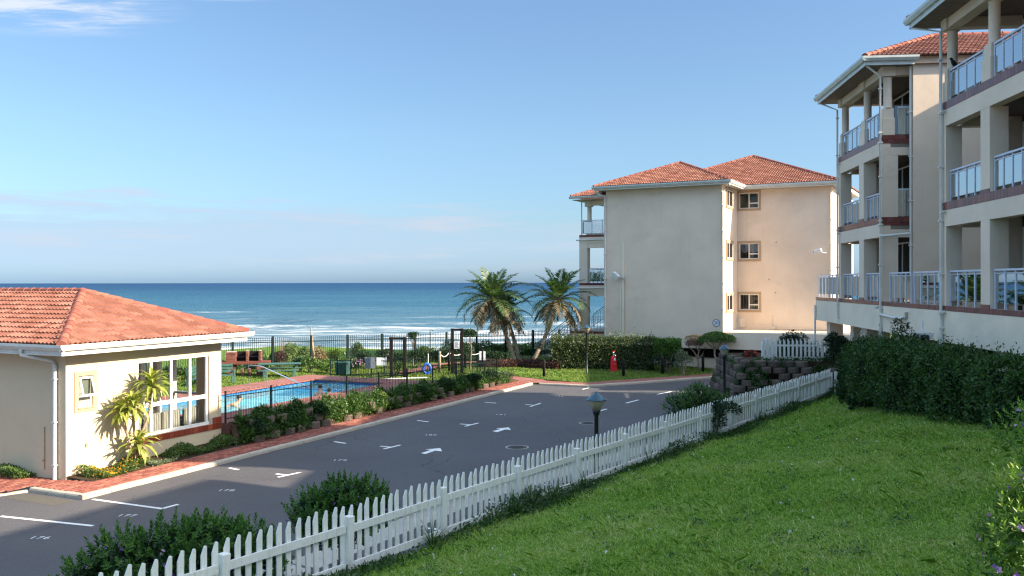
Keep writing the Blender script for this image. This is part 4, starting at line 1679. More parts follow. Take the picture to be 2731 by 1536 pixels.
# red glazed sill tiles
tb = MB()
tb.bbox(0.004, 0.206, -0.028, 0.0, 0.004, 0.196, 0.006)
tme = tb.mesh('sill_tile', M['wall_tile_red'])
MB().box(bw0 - 0.02, PHW, -0.012, -0.001, 0.69, 0.898).build('tile_bed', M['grout'], ph)
MB().box(bw1 + 0.015, PHW, -0.012, -0.001, 0.899, 1.10).build('tile_bed', M['grout'], ph)
x = PHW - 0.21
while x > bw0 - 0.1:
    link('sill_tile', tme, ph, (x, -0.002, 0.695))
    x -= 0.21
for x in (PHW - 0.21, PHW - 0.42):
    link('sill_tile', tme, ph, (x, -0.002, 0.897))
# roof: eaves all round, hip towards the car park
ez = 3.90
run = 3.6
rz_ = ez + run * math.tan(R(21.2))
e0, e1_, e2 = -0.62, PHW + 0.62, 10.7
A = (e0, -0.62, ez); B = (e1_, -0.62, ez); Cc = (e0, e2, ez); Dd = (e1_, e2, ez)
P1 = (PHW / 2, -0.62 + run, rz_); P2 = (PHW / 2, e2, rz_)
rf = Roof(ph)
rf.slope([A, B, P1])
rf.slope([Cc, A, P1, P2])
rf.slope([B, Dd, P2, P1], tiles=False)
rf.deck.poly([Cc, P2, Dd])
rf.ridge(A, P1)
rf.ridge(B, P1)
rf.ridge(P1, P2)
rf.build(300)
# fascia and gutters
fb = MB()
fb.box(e0 + 0.02, e1_ - 0.02, -0.60, -0.57, SOF - 0.03, ez - 0.02)
fb.box(e0 + 0.02, e0 + 0.05, -0.567, e2, SOF - 0.03, ez - 0.02)
fb.box(e1_ - 0.05, e1_ - 0.02, -0.567, e2, SOF - 0.03, ez - 0.02)
fb.build('fascia', M['trim'], ph)
gutter_run('gutter', [(e0 - 0.1, -0.60, ez + 0.03), (e1_ + 0.1, -0.60, ez + 0.03)], M['trim'], ph, 0.16, 0.13)
gutter_run('gutter', [(e0 + 0.02, e2, ez + 0.03), (e0 + 0.02, -0.62, ez + 0.03)], M['trim'], ph, 0.16, 0.13)
dp = MB().tube([(e0 - 0.05, 0.95, ez - 0.12), (e0 - 0.05, 0.95, ez - 0.27), (-0.10, 0.42, SOF - 0.22), (-0.07, 0.36, SOF - 0.35), (-0.07, 0.36, 0.12)], 0.058, 10)
for z in (0.5, 1.7, 2.9):
    dp.box(-0.135, -0.003, 0.285, 0.435, z, z + 0.035)
dp.build('downpipe', M['trim'], ph)

# wicker armchairs just inside the glass
def wicker_chair(x, y, rz, label):
    t = thing('wicker_armchair', label, 'armchair', tuple(Matrix.Translation((CX, CY, 0)) @ Matrix.Rotation(ANG1, 4, 'Z') @ Vector((x, y, 0.5))), ANG1 + rz, 'wicker armchairs inside the pool house')
    bk = MB()
    bk.bbox(-0.36, 0.36, -0.06, 0.06, 0.08, 0.99, 0.03)
    bk.build('backrest', M['wicker'], t)
    MB().bbox(-0.36, 0.36, 0.062, 0.70, 0.08, 0.36, 0.02).build('seat', M['wicker'], t)
    for sgn in (-1, 1):
        MB().bbox(sgn * 0.36 - (0.14 if sgn > 0 else 0), sgn * 0.36 + (0.14 if sgn < 0 else 0), 0.062, 0.72, 0.362, 0.62, 0.02).build('armrest', M['wicker'], t)
    MB().bbox(-0.21, 0.21, 0.07, 0.66, 0.362, 0.47, 0.03).build('cushion', M['white_plastic'], t)
    lg = MB()
    for px, py in ((-0.31, 0), (0.31, 0), (-0.31, 0.62), (0.31, 0.62)):
        lg = MB()
        lg.box(px - 0.03, px + 0.03, py - 0.03, py + 0.03, 0, 0.078)
        lg.build('leg', M['dark_wood'], t)


wicker_chair(2.62, 0.42, 0.0, 'wicker armchair seen in the first pane beside the palm lily stems')
wicker_chair(3.42, 0.42, 0.03, 'wicker armchair filling the second pane of the pool house window')
wicker_chair(4.22, 0.46, -0.06, 'wicker armchair in the third pane of the pool house window')
wicker_chair(5.05, 0.44, 0.12, 'wicker armchair behind the last pane, next to the tiled pier')

# ---------------------------------------------------------------- far block of flats behind the hedge
FO = (13.0, 55.7)
FANG = math.atan2(-0.468, 0.884)
fl = thing('apartment_building', 'beige three storey block with a stepped front and the sign 20 behind the clipped hedge', 'apartment building', (FO[0], FO[1], 0), FANG)
LX0, RX1, YR = -7.69, 5.9, 3.84
EZ = 11.62
mb = MB()
mb.box(LX0, 0, 0, 13, 1.45, EZ)
mb.box(LX0, 0, 0.02, 13, 0.0, 0.82)
mb.box(LX0, -4.6, 0.01, 13, 0.822, 1.448)
mb.build('wall', M['plaster'], fl)
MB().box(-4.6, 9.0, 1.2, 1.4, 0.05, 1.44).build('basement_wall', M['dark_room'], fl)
mb = MB()
wall_with_holes(mb, (0.002, YR, 0), (1, 0, 0), RX1, 0.0, EZ, 0.3, [(0.13, 1.39, z, z + 1.03) for z in (3.78, 7.10, 10.40)])
mb.box(RX1 - 0.3 + 0.002, RX1 + 0.002, YR + 0.302, 14, 0, EZ)
mb.box(0.3, RX1 - 0.3, 13, 14, 0, EZ)
mb.box(0.302, RX1 - 0.302, YR + 0.302, 12.9, EZ - 0.2, EZ - 0.01)
mb.build('wall', M['plaster'], fl)
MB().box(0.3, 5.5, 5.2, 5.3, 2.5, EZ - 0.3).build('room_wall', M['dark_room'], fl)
# front windows of the recessed wing
kinds = ['lines', 'lace', 'blind']
for i, z in enumerate((3.78, 7.10, 10.40)):
    surround(fl, (0.13, YR, z), (1, 0, 0), 1.26, 1.03, 0.15, 0.025)
    fr, o_, up_, nr_ = window(fl, (0.13, YR, z), (1, 0, 0), 1.26, 1.03, 0.5, 0.33)
    if i == 2:
        bl_ = MB()
        for k in range(15):
            zz = z + 0.08 + k * 0.06
            bl_.extr([(0.17, YR + 0.16, zz), (1.35, YR + 0.16, zz), (1.35, YR + 0.125, zz + 0.035), (0.17, YR + 0.125, zz + 0.035)], (0, 0.004, 0.004))
        bl_.build('blind', M['blind'], fr)
    elif i == 1:
        b_ = MB()
        n_ = 34
        vs, fs = [], []
        for k in range(n_ + 1):
            xx = 0.18 + 1.16 * k / n_
            yy_ = YR + 0.15 + 0.015 * math.sin(k * 1.9)
            low_ = z + 0.52 - 0.10 * abs(math.sin((k / n_) * math.pi * 2)) + 0.02 * math.sin(k * 2.1)
            vs += [(xx, yy_, z + 0.99), (xx, yy_, low_)]
        fs = [(2 * k, 2 * k + 1, 2 * k + 3, 2 * k + 2) for k in range(n_)]
        b_.add(vs, fs)
        b_.build('lace_curtain', M['lace'], fr)
    else:
        b_ = MB()
        for k in range(11):
            xx = 0.22 + k * 0.105
            b_.box(xx, xx + 0.045, YR + 0.15, YR + 0.16, z + 0.06, z + 0.98)
        b_.build('vertical_blind', M['drape'], fr)
# windows of the lit return
for i, z in enumerate((3.78, 7.10, 10.40)):
    MB().box(-0.02, 0.012, 1.10, 2.50, z + 0.02, z + 1.0).build('dark_backing', M['dark_room'], fl)  # flat dark panel standing in for the unlit room behind
    fr, o_, up_, nr_ = window(fl, (0.068, 1.05, z), (0, 1, 0), 1.5, 1.03, 0.42, None, frame_mat=M['white_frame'])
    surround(fl, (0.003, 1.05, z), (0, 1, 0), 1.5, 1.03, 0.12, 0.06)
# terrace in the notch, and its dark basement opening
MB().box(0.003, 7.5, 0.12, YR - 0.002, 1.45, 2.5).build('terrace', M['plaster_pale'], fl)
MB().box(-0.0, 7.5, 0.10, 0.32, 0.0, 0.80).build('low_wall', M['plaster_pale'], fl)
# service boxes, pipes
MB().bbox(0.12, 0.55, YR - 0.06, YR, 2.66, 3.24, 0.015).build('meter_box', M['plaster_pale'], fl)
MB().box(-0.04 + 0.05, 0.16, YR - 0.10, YR - 0.065, 2.5, 3.35).build('service_duct', M['gutter'], fl)
pp = MB().tube([(2.25, YR - 0.03, 2.5), (2.25, YR - 0.03, 3.45)], 0.025, 6)
pp.tube([(2.2, YR - 0.03, 2.62), (5.6, YR - 0.03, 2.60)], 0.02, 6)
pp.box(2.22, 2.46, YR - 0.09, YR, 2.55, 2.75)
pp.build('conduit', M['plaster_pale'], fl)
for x_, z_ in ((2.05, 5.75), (2.45, 4.9), (2.5, 8.15)):
    MB().tube([(x_, YR - 0.10, z_), (x_, YR, z_ + 0.03)], 0.03, 6).build('overflow_pipe', M['dead_wood'], fl)
tr = MB().box(-6.56, -6.42, -0.05, 0.0, 0.6, 8.25)
tr.build('trunking', M['plaster_pale'], fl)
MB().box(-6.70, -6.60, -0.04, 0.0, 0.6, 5.25).build('trunking', M['plaster_pale'], fl)
MB().tube([(-6.36, -0.025, 0.6), (-6.36, -0.025, 5.9)], 0.02, 6).build('conduit', M['plaster'], fl)
# downpipes
def downpipe(parent, x, y, zt, zb, r=0.05, mat=None, feed=None):
    mb = MB()
    pts = ([feed] if feed else []) + [(x, y, zt), (x, y, zb)]
    if feed:
        pts = [feed, (feed[0], feed[1], feed[2] - 0.18), (x, y, zt), (x, y, zb)]
    mb.tube(pts, r, 8)
    z = zb + 0.6
    while z < zt - 0.3:
        mb.box(x - r - 0.02, x + r + 0.02, y - r - 0.015, y + r + 0.015, z, z + 0.05)
        z += 1.6
    return mb.build('downpipe', mat or M['trim'], parent)


downpipe(fl, 0.06, -0.06, EZ - 0.45, 0.1, 0.055, feed=(0.55, -0.45, EZ + 0.05))
downpipe(fl, LX0 - 0.05, -0.06, EZ - 0.4, 2.0, 0.075, feed=(LX0 - 0.55, -0.5, EZ + 0.05))
downpipe(fl, RX1 - 0.05, YR - 0.06, EZ - 0.45, 2.5, 0.055, feed=(RX1 + 0.45, YR - 0.45, EZ + 0.05))
# roof of two hipped wings
ov = 0.62
ez = EZ + 0.22
pit = math.tan(R(22))
rf = Roof(fl)
lx0, lx1 = LX0 - ov, 0 + ov
mid = (lx0 + lx1) / 2
hw = (lx1 - lx0) / 2
apx = (mid, -ov + hw, ez + hw * pit)
bk = (mid, 13 + ov, ez + hw * pit)
A, B = (lx0, -ov, ez), (lx1, -ov, ez)
rf.slope([A, B, apx])
rf.slope([B, (lx1, 13 + ov, ez), bk, apx])
rf.slope([(lx0, 13 + ov, ez), A, apx, bk], tiles=False)
rf.ridge(A, apx)
rf.ridge(B, apx)
rf.ridge(apx, bk)
# right wing: taller hip rising behind
ry = YR - ov
rx0, rx1 = -5.6, RX1 + ov
hr_ = 6.9
topz = ez + hr_ * pit
Ra, Rb = (rx0, ry, ez), (rx1, ry, ez)
Pk = (rx1 - hr_, ry + hr_, topz)
Pv = (Pk[0] - 3.3, Pk[1] - 3.3, topz - 3.3 * pit)
rf.slope([(0.62, ry, ez), Rb, Pk, Pv])
rf.slope([Rb, (rx1, ry + 2 * hr_, ez), Pk])
rf.deck.poly([(-3.9, Pv[1], Pv[2] - 0.5), (-3.9, ry + 2 * hr_, Pv[2] - 0.5), Pk, Pv])
rf.ridge(Pv, Pk)
rf.ridge(Rb, Pk)
# little roof over the sea-side balconies
bx0, bx1 = -10.45, LX0
rf.slope([(bx0, 0.5, 11.38), (LX0 - 0.1, 0.5, 11.38), (LX0 - 0.1, 1.9, 11.38 + 1.4 * pit), (bx0 + 1.4, 1.9, 11.38 + 1.4 * pit)])
rf.deck.poly([(bx0, 8, 11.38), (bx0, 0.5, 11.38), (bx0 + 1.4, 1.9, 11.38 + 1.4 * pit), (bx0 + 1.4, 8, 11.38 + 1.4 * pit)])
rf.ridge((bx0, 0.5, 11.38), (bx0 + 1.4, 1.9, 11.38 + 1.4 * pit))
rf.build(300)
sf = MB()
sf.box(lx0 + 0.03, lx1 - 0.03, -ov + 0.03, 13, EZ + 0.003, EZ + 0.04)
sf.box(lx1 - 0.027, rx1 - 0.03, ry + 0.03, 13, EZ + 0.004, EZ + 0.04)
sf.box(bx0 + 0.05, LX0 - 0.003, 0.55, 8, 11.16, 11.2)
sf.build('soffit', M['soffit'], fl)
fb = MB()
fb.box(lx0 + 0.02, lx1 - 0.02, -ov + 0.0, -ov + 0.027, EZ - 0.02, ez - 0.01)
fb.box(lx1 - 0.05, lx1 - 0.02, -ov + 0.03, ry, EZ - 0.02, ez - 0.01)
fb.box(lx1, rx1 - 0.02, ry, ry + 0.027, EZ - 0.02, ez - 0.01)
fb.box(rx1 - 0.05, rx1 - 0.02, ry + 0.03, 13, EZ - 0.02, ez - 0.01)
fb.build('fascia', M['trim'], fl)
gutter_run('gutter', [(lx0 - 0.1, -ov, ez + 0.02), (lx1, -ov, ez + 0.02)], M['gutter'], fl, 0.17, 0.13)
gutter_run('gutter', [(lx1 - 0.02, -ov, ez + 0.02), (lx1 - 0.02, ry - 0.1, ez + 0.02)], M['trim'], fl, 0.17, 0.13)
gutter_run('gutter', [(lx1 + 0.12, ry, ez + 0.02), (rx1, ry, ez + 0.02)], M['gutter'], fl, 0.17, 0.13)
gutter_run('gutter', [(bx0 - 0.1, 0.5, 11.40), (LX0 - 0.06, 0.5, 11.40)], M['gutter'], fl, 0.15, 0.12)
# sea-side balconies stacked on the left
tb = MB()
tb.bbox(0.003, 0.197, -0.02, 0.0, 0.003, 0.15, 0.004)
BAND_ME = tb.mesh('wall_tile', M['wall_tile'])


def balustrade(parent, a, b, h=0.92, n=None, gap=0.10, post=0.045, glass=True):
    """aluminium balustrade from a to b (points at the foot): handrail mesh with baluster and glass_pane children"""
    a, b = Vector(a), Vector(b)
    L = (b - a).length
    n = n or max(1, round(L / 0.62))
    d = (b - a).normalized()
    side = Vector((d.y, -d.x, 0))
    hb = MB().beam(a + Vector((0, 0, h)), b + Vector((0, 0, h)), 0.07, 0.05)
    hb.beam(a + Vector((0, 0, h - 0.09)), b + Vector((0, 0, h - 0.09)), 0.03, 0.025)
    o = hb.build('balustrade', M['rail'], parent)
    for i in range(n + 1):
        p = a.lerp(b, i / n)
        MB().beam(p, p + Vector((0, 0, h - 0.027)), post, post, (d.x, d.y, 0)).build('baluster', M['rail'], o)
    if glass:
        for i in range(n):
            p, q = a.lerp(b, i / n) + d * 0.03, a.lerp(b, (i + 1) / n) - d * 0.03
            z0, z1 = Vector((0, 0, gap)), Vector((0, 0, h - 0.11))
            g_ = MB().extr([p + z0 - side * 0.004, q + z0 - side * 0.004, q + z1 - side * 0.004, p + z1 - side * 0.004], side * 0.008)
            g_.build('glass_pane', M['glass_rail'], o)
    return o


def tile_band(parent, a, b, z, L=0.2, h=0.15, outn=None):
    a, b = Vector(a + (0,)), Vector(b + (0,))
    tot = (b - a).length
    n = max(1, round(tot / L))
    d = (b - a).normalized()
    ang = math.atan2(d.y, d.x)
    for i in range(n):
        p = a.lerp(b, i / n)
        mt = Matrix.Translation((p.x, p.y, z)) @ Matrix.Rotation(ang, 4, 'Z') @ Matrix.Diagonal((tot / n / L, 1, h / 0.15, 1))
        link('wall_tile', BAND_ME, parent, mat4=mt)


YB = 1.2
for i, zt in enumerate((2.27, 5.55, 8.83)):
    xl = (-10.85, -10.15, -10.15)[i]
    MB().box(xl, LX0 - 0.003, YB, 8, zt - 0.55 if i else 0.3, zt - 0.16).build('balcony_slab', M['plaster'], fl)
    MB().box(xl + 0.02, LX0 - 0.003, YB + 0.02, 8, zt - 0.158, zt - 0.002).build('tile_bed', M['grout'], fl)
    tile_band(fl, (xl, YB + 0.018), (LX0 - 0.02, YB + 0.018), zt - 0.155)
    if i:
        MB().tube([(xl - 0.2, YB - 0.04, zt - 0.36), (LX0 - 0.15, YB - 0.04, zt - 0.33)], 0.045, 8).build('drain_pipe', M['trim'], fl)
for i, (z0_, z1_) in enumerate(((2.27, 5.0), (5.55, 8.28))):
    MB().box(-10.15, -9.55, YB + 0.02, YB + 0.5, z0_, z1_ - 0.002).build('pillar', M['plaster'], fl)
    MB().box(-10.12, -9.6, 6.6, 7.2, z0_, z1_ - 0.002).build('pillar', M['plaster'], fl)
    MB().box(-9.548, LX0 - 0.003, YB + 0.04, YB + 0.3, z1_ - 0.35, z1_ - 0.001).build('lintel', M['plaster'], fl)
    MB().box(-8.95, -8.60, 5.0, 5.06, z0_, z1_ - 0.4).build('sliding_door', M['plaster_pale'], fl)
    MB().box(-8.60, -8.42, 5.0, 5.06, z0_, z1_ - 0.4).build('door_jamb', M['black_metal'], fl)
MB().box(-9.75, -9.3, YB + 0.05, YB + 0.5, 10.75, 11.15).build('capital', M['plaster'], fl)
MB().lathe((-9.5, YB + 0.28, 8.83), [(0.16, 0), (0.15, 1.9)], 14).build('column', M['plaster'], fl)
MB().box(-9.298, LX0 - 0.003, YB + 0.1, YB + 0.35, 10.82, 11.15).build('lintel', M['plaster'], fl)
MB().tube([(-9.95, YB - 0.02, 11.2), (-9.95, YB - 0.02, 8.83)], 0.04, 6).build('downpipe', M['gutter'], fl)
balustrade(fl, (-10.0, YB + 0.12, 8.83), (LX0 - 0.06, YB + 0.12, 8.83), 0.98, 3)
balustrade(fl, (-10.0, YB + 0.12, 8.83), (-10.0, 7.9, 8.83), 0.98, 8)
balustrade(fl, (-9.45, YB + 0.12, 5.55), (LX0 - 0.06, YB + 0.12, 5.55), 0.98, 2)
balustrade(fl, (-10.0, YB + 0.6, 5.55), (-10.0, 7.9, 5.55), 0.98, 8)
# open rail round the lowest terrace and its stair down to the garden
def bar_rail(parent, a, b, h=0.95, n=10, name='balustrade'):
    a, b = Vector(a), Vector(b)
    up = Vector((0, 0, 1))
    o = MB().beam(a + up * h, b + up * h, 0.06, 0.05).beam(a + up * (h - 0.14), b + up * (h - 0.14), 0.035, 0.03).beam(a + up * 0.1, b + up * 0.1, 0.035, 0.03).build(name, M['rail'], parent)
    for i in range(n + 1):
        p = a.lerp(b, i / n)
        MB().box(p.x - 0.014, p.x + 0.014, p.y - 0.014, p.y + 0.014, p.z + 0.115, p.z + h - 0.155).build('baluster', M['rail'], o)
    for p in (a, b):
        MB().box(p.x - 0.03, p.x + 0.03, p.y - 0.032, p.y + 0.032, p.z, p.z + h - 0.027).build('post', M['rail'], o)
    return o


bar_rail(fl, (-10.8, YB + 0.1, 2.27), (LX0 - 0.1, YB + 0.1, 2.27), 0.98, 14)
bar_rail(fl, (-9.5, YB + 0.9, 2.5), (LX0 - 0.15, YB + 0.9, 3.6), 0.9, 9)
bar_rail(fl, (-13.6, YB + 0.2, 0.3), (-10.9, YB + 0.2, 2.25), 0.95, 13)
bar_rail(fl, (-13.6, YB + 1.5, 0.3), (-10.9, YB + 1.5, 2.25), 0.95, 13)
for k in range(11):
    x_ = -13.4 + k * 0.25
    MB().box(x_, x_ + 0.27, YB + 0.25, YB + 1.45, 0.2, 0.42 + k * 0.178).build('step', M['plaster_pale'], fl)
st = MB().beam((-10.7, -0.03, 1.15), (LX0 + 0.05, -0.03, 1.95), 0.06, 0.11)
st.build('sloping_drain', M['trim'], fl)
MB().box(-10.85, LX0 - 0.002, 0.3, YB - 0.001, 0.2, 1.3).build('low_wall', M['plaster_pale'], fl)

# the 20 sign
sg = thing('number_sign', 'round white sign reading 20 in a dark ring on the beige wall', 'sign', (FO[0] - 0.36 * 0.884, FO[1] + 0.36 * 0.468, 3.06), FANG)
RX = Matrix.Rotation(R(90), 4, 'X')


def disc(name, r, t, mat, parent, y, n=32):
    mb = MB().lathe((0, 0, 0), [(r, 0), (r, t)], n, smooth=False)
    return mb.build(name, mat, parent, mat4=Matrix.Translation((0, y, 0)) @ RX)


disc('ring', 0.23, 0.02, M['sign_ink'], sg, 0.0)
disc('face', 0.195, 0.023, M['sign_white'], sg, 0.0)
text_obj('number', '20', 0.27, M['sign_ink'], sg, Matrix.Translation((0, -0.027, 0)) @ RX, extrude=0.001)
# floodlight on the trunking
fd = thing('floodlight', 'white floodlight tilted out from the trunking on the beige wall', 'floodlight', (FO[0] - 6.48 * 0.884, FO[1] + 6.48 * 0.468, 5.92), FANG)
MB().box(-0.06, 0.12, -0.14, -0.05, -0.10, 0.10).build('bracket', M['gutter'], fd)
fm_ = Matrix.Translation((-0.42, -0.32, 0.10)) @ Matrix.Rotation(R(40), 4, 'Y') @ Matrix.Rotation(R(25), 4, 'X')
MB().bbox(-0.26, 0.26, -0.10, 0.10, -0.20, 0.20, 0.04).build('lamp_housing', M['white_plastic'], fd, mat4=fm_)
MB().tube([(0, -0.12, 0.02), (-0.25, -0.25, 0.06)], 0.03, 8).build('arm', M['gutter'], fd)


def cctv(label, x, y, z, rz, parentless=True):
    t = thing('security_camera', label, 'security camera', (x, y, z), rz)
    MB().bbox(-0.34, 0.14, -0.10, 0.10, 0.0, 0.19, 0.03).build('housing', M['white_plastic'], t, mat4=Matrix.Rotation(R(-18), 4, 'Y'))
    MB().lathe((0, 0, 0), [(0.07, 0), (0.06, 0.03)], 16).build('lens', M['black_metal'], t, mat4=Matrix.Rotation(R(-18), 4, 'Y') @ Matrix.Translation((-0.345, 0, 0.09)) @ Matrix.Rotation(R(-90), 4, 'Y'))
    MB().tube([(0.05, 0, 0.0), (0.20, 0, -0.10), (0.38, 0.1, -0.08)], 0.035, 8).build('arm', M['white_plastic'], t)


x_, y_, z_ = at(2186, 672, 56.0)
cctv('white security camera at the right corner of the beige block', x_, y_, z_, FANG)
# ---------------------------------------------------------------- balcony blocks on the right
BO = (12.9, 27.0)
BANG = math.atan2(-0.098, 0.995)


def bw(x, y, z=0.0):
    c, s_ = math.cos(BANG), math.sin(BANG)
    return (BO[0] + x * c - y * s_, BO[1] + x * s_ + y * c, z)


BANDS = (4.89, 7.96, 10.94)
EAVE = 13.42


def balcony_block(label, ya, yb, bays, piers, far_open, depth=11.0, gable=None, shadow_only=False, group=None):
    """block whose balconies face the car park: ya near end, yb far end (y in the shared frame)"""
    t = thing('apartment_building', label, 'apartment building', bw(0, ya), BANG)
    L = yb - ya
    B_ = [(a - ya, b - ya) for a, b in bays]
    P_ = [(a - ya, b - ya) for a, b in piers]
    MB().box(2.2, depth, 0.02, L - 0.02, 1.0, EAVE + 0.1).build('wall', M['plaster'], t)
    MB().box(2.15, 2.198, 0.03, L - 0.03, 4.4, EAVE - 0.006).build('inner_wall', M['shaded_interior'], t)
    # floors with their beams and tile bands
    for i, zt in enumerate(BANDS):
        if i:
            MB().box(0, 0.30, 0, L, zt - 0.72, zt - 0.235).build('floor_beam', M['plaster'], t)
            MB().box(0.303, 2.197, 0.003, L - 0.003, zt - 0.45, zt - 0.14).build('floor_slab', M['soffit_shade'], t)
            MB().box(0.012, 0.29, 0.01, L - 0.01, zt - 0.234, zt - 0.003).build('tile_bed', M['grout'], t)
            for k, (a, b) in enumerate([(0.0, L)]):
                n = round((b - a) / 0.2)
                for j in range(n):
                    y_ = b - (j) * (b - a) / n
                    mt = Matrix.Translation((0.010, y_, zt - 0.232)) @ Matrix.Rotation(R(-90), 4, 'Z') @ Matrix.Diagonal(((b - a) / n / 0.2, 1, 0.232 / 0.15, 1))
                    link('wall_tile', BAND_ME, t, mat4=mt)
        else:
            MB().box(0.35, 2.197, 0.003, L - 0.003, zt - 0.45, zt - 0.14).build('floor_slab', M['plaster'], t)
        # pillars between the bays
        zt2 = BANDS[i + 1] - 0.72 if i < 2 else None
        for a, b in P_:
            w = b - a
            if i < 2:
                MB().box(0.004, 0.48 if w > 0.4 else 0.46, a, b, zt - 0.003 if i else zt, zt2 - 0.002).build('pillar', M['plaster'], t)
                if w > 0.4:
                    # tiled foot
                    MB().box(-0.014, 0.002, a - 0.004, b + 0.004, zt - 0.02, zt + 0.10).build('pillar_tile', M['wall_tile'], t)
            else:
                pd = MB()
                pd.bbox(0.02, 0.46, a, b, zt, zt + 0.62, 0.015)
                pd.bbox(0.06, 0.44, a + 0.05, b - 0.05, zt + 0.621, zt + 0.98, 0.015)
                pd.build('pedestal', M['plaster'], t)
                c_ = ((0.25, (a + b) / 2))
                MB().lathe((c_[0], c_[1], zt + 0.98), [(0.155, 0), (0.155, 0.05), (0.145, 0.06), (0.145, 1.12), (0.16, 1.14)], 18).build('column', M['plaster'], t)
                cp = MB()
                cp.box(-0.01, 0.48, a - 0.05, b + 0.05, 13.08, EAVE - 0.003)
                cp.build('capital', M['plaster'], t)
    # beam under the eaves, set between the capitals
    edges = sorted(P_)
    for (a0, a1), (b0, b1) in zip(edges[:-1], edges[1:]):
        MB().box(0.05, 0.42, a1 + 0.052, b0 - 0.052, 13.12, EAVE - 0.004).build('eave_beam', M['plaster'], t)
    for yy_ in ((L - 0.40, L - 0.05),) + (((0.05, 0.40),) if not gable else ()):
        MB().box(0.49, 2.19, yy_[0], yy_[1], 13.12, EAVE - 0.004).build('eave_beam', M['plaster'], t)
    # end walls of the balconies: beam with sunlight put into its paler plaster, short wall
    for i, zt in enumerate(BANDS[:2]):
        MB().box(1.25, 2.195, L - 0.32, L - 0.01, zt, BANDS[i + 1] - 0.46).build('end_wall', M['plaster'], t)
        MB().box(0.49, 1.247, L - 0.30, L - 0.02, BANDS[i + 1] - 0.74, BANDS[i + 1] - 0.46).build('end_beam', M['plaster_pale'], t)
    # sliding doors on the inner wall
    for a, b in B_:
        for zt in BANDS:
            d_ = MB()
            x_ = 2.148
            h_ = 2.45
            for yy_ in (a + 0.15, (a + b) / 2, b - 0.2):
                d_.box(x_ - 0.05, x_, yy_, yy_ + 0.06, zt - 0.13, zt - 0.13 + h_)
            d_.box(x_ - 0.045, x_, a + 0.215, b - 0.205, zt - 0.13 + h_ - 0.06, zt - 0.13 + h_)
            dr = d_.build('sliding_door', M['white_frame'], t)
            MB().box(x_ - 0.02, x_ - 0.005, a + 0.215, b - 0.205, zt - 0.12, zt - 0.19 + h_).build('pane', M['dark_glass'], dr)
    # balustrades in every upper bay
    for i, zt in enumerate(BANDS):
        if i == 0:
            continue
        for a, b in B_:
            balustrade(t, (0.12, b - 0.06, zt - 0.02), (0.12, a + 0.06, zt - 0.02), 0.93, 4, 0.14, 0.045)
        if far_open:
            balustrade(t, (0.5, L - 0.14, zt - 0.02), (1.2 if i < 2 else 2.15, L - 0.14, zt - 0.02), 0.93, 2 if i < 2 else 3, 0.14)
    # roof
    ov = 0.72
    ez = EAVE + 0.25
    pit = math.tan(R(24))
    xa, xb_ = -ov, depth + ov
    na = -ov if not gable else -0.45
    y0_, y1_ = na, L + ov
    hw = (y1_ - y0_) / 2
    rzz = ez + hw * pit
    A, B = (xa, y0_, ez), (xa, y1_, ez)
    C_, D_ = (xb_, y1_, ez), (xb_, y0_, ez)
    Pa, Pb = (xa + hw, y0_ + hw, rzz), (xb_ - hw, y0_ + hw, rzz)
    rf = Roof(t)
    rf.slope([A, D_, Pb, Pa], tiles=bool(gable))
    rf.slope([B, A, Pa], tiles=False)
    rf.slope([C_, B, Pa, Pb], tiles=False)
    rf.deck.poly([D_, C_, Pb])
    rf.ridge(A, Pa)
    rf.ridge(B, Pa)
    rf.ridge(Pa, Pb)
    rf.build(260)
    MB().box(xa + 0.03, xb_ - 0.03, y0_ + 0.03, y1_ - 0.03, EAVE, EAVE + 0.03).build('soffit', M['soffit_shade'], t)
    fb = MB()
    fb.box(xa + 0.01, xa + 0.037, y0_ + 0.01, y1_ - 0.01, EAVE - 0.03, ez - 0.01)
    fb.box(xa + 0.04, xb_, y1_ - 0.037, y1_ - 0.01, EAVE - 0.03, ez - 0.01)
    fb.box(xa + 0.04, 1.0 if gable else xb_, y0_ + 0.01, y0_ + 0.037, EAVE - 0.03, ez - 0.01)
    fb.build('fascia', M['gutter'], t)
    gutter_run('gutter', [(xa + 0.01, y1_ + 0.1, ez + 0.03), (xa + 0.01, y0_, ez + 0.03)], M['gutter'], t, 0.17, 0.14)
    gutter_run('gutter', [(xa - 0.1, y0_ + 0.01, ez + 0.03), (1.0 if gable else xb_, y0_ + 0.01, ez + 0.03)], M['gutter'], t, 0.17, 0.14)
    return t


M['dark_glass'] = glassmat('dark_door_glass', (0.12, 0.12, 0.12), 1.3)
M['soffit_shade'] = simple('shaded_soffit', (0.22, 0.18, 0.15), 0.9, 0.1)  # ceilings darkened, the balconies' shade put into the colour

# nearest block: only its far bays stand in the picture
b1 = balcony_block('nearest three storey balcony block, cut by the right edge, with glass balustrades', -5.8, 0.0,
                   [(-5.5, -3.33), (-2.76, -0.32)], [(-5.8, -5.5), (-3.33, -2.76), (-0.32, -0.004)], True)
# second block with the plain gable wall
b2 = balcony_block('second balcony block with a tall plain end wall, its roof tiles catching the sun', 5.75, 11.78,
                   [(6.1, 8.07), (8.70, 11.45)], [(5.752, 6.1), (8.07, 8.70), (11.45, 11.776)], True, gable=True)
g2 = MB()
g2.box(1.0, 10.9, -0.28, 0.017, 3.0, EAVE + 0.36)
g2.build('gable_wall', M['plaster'], b2)
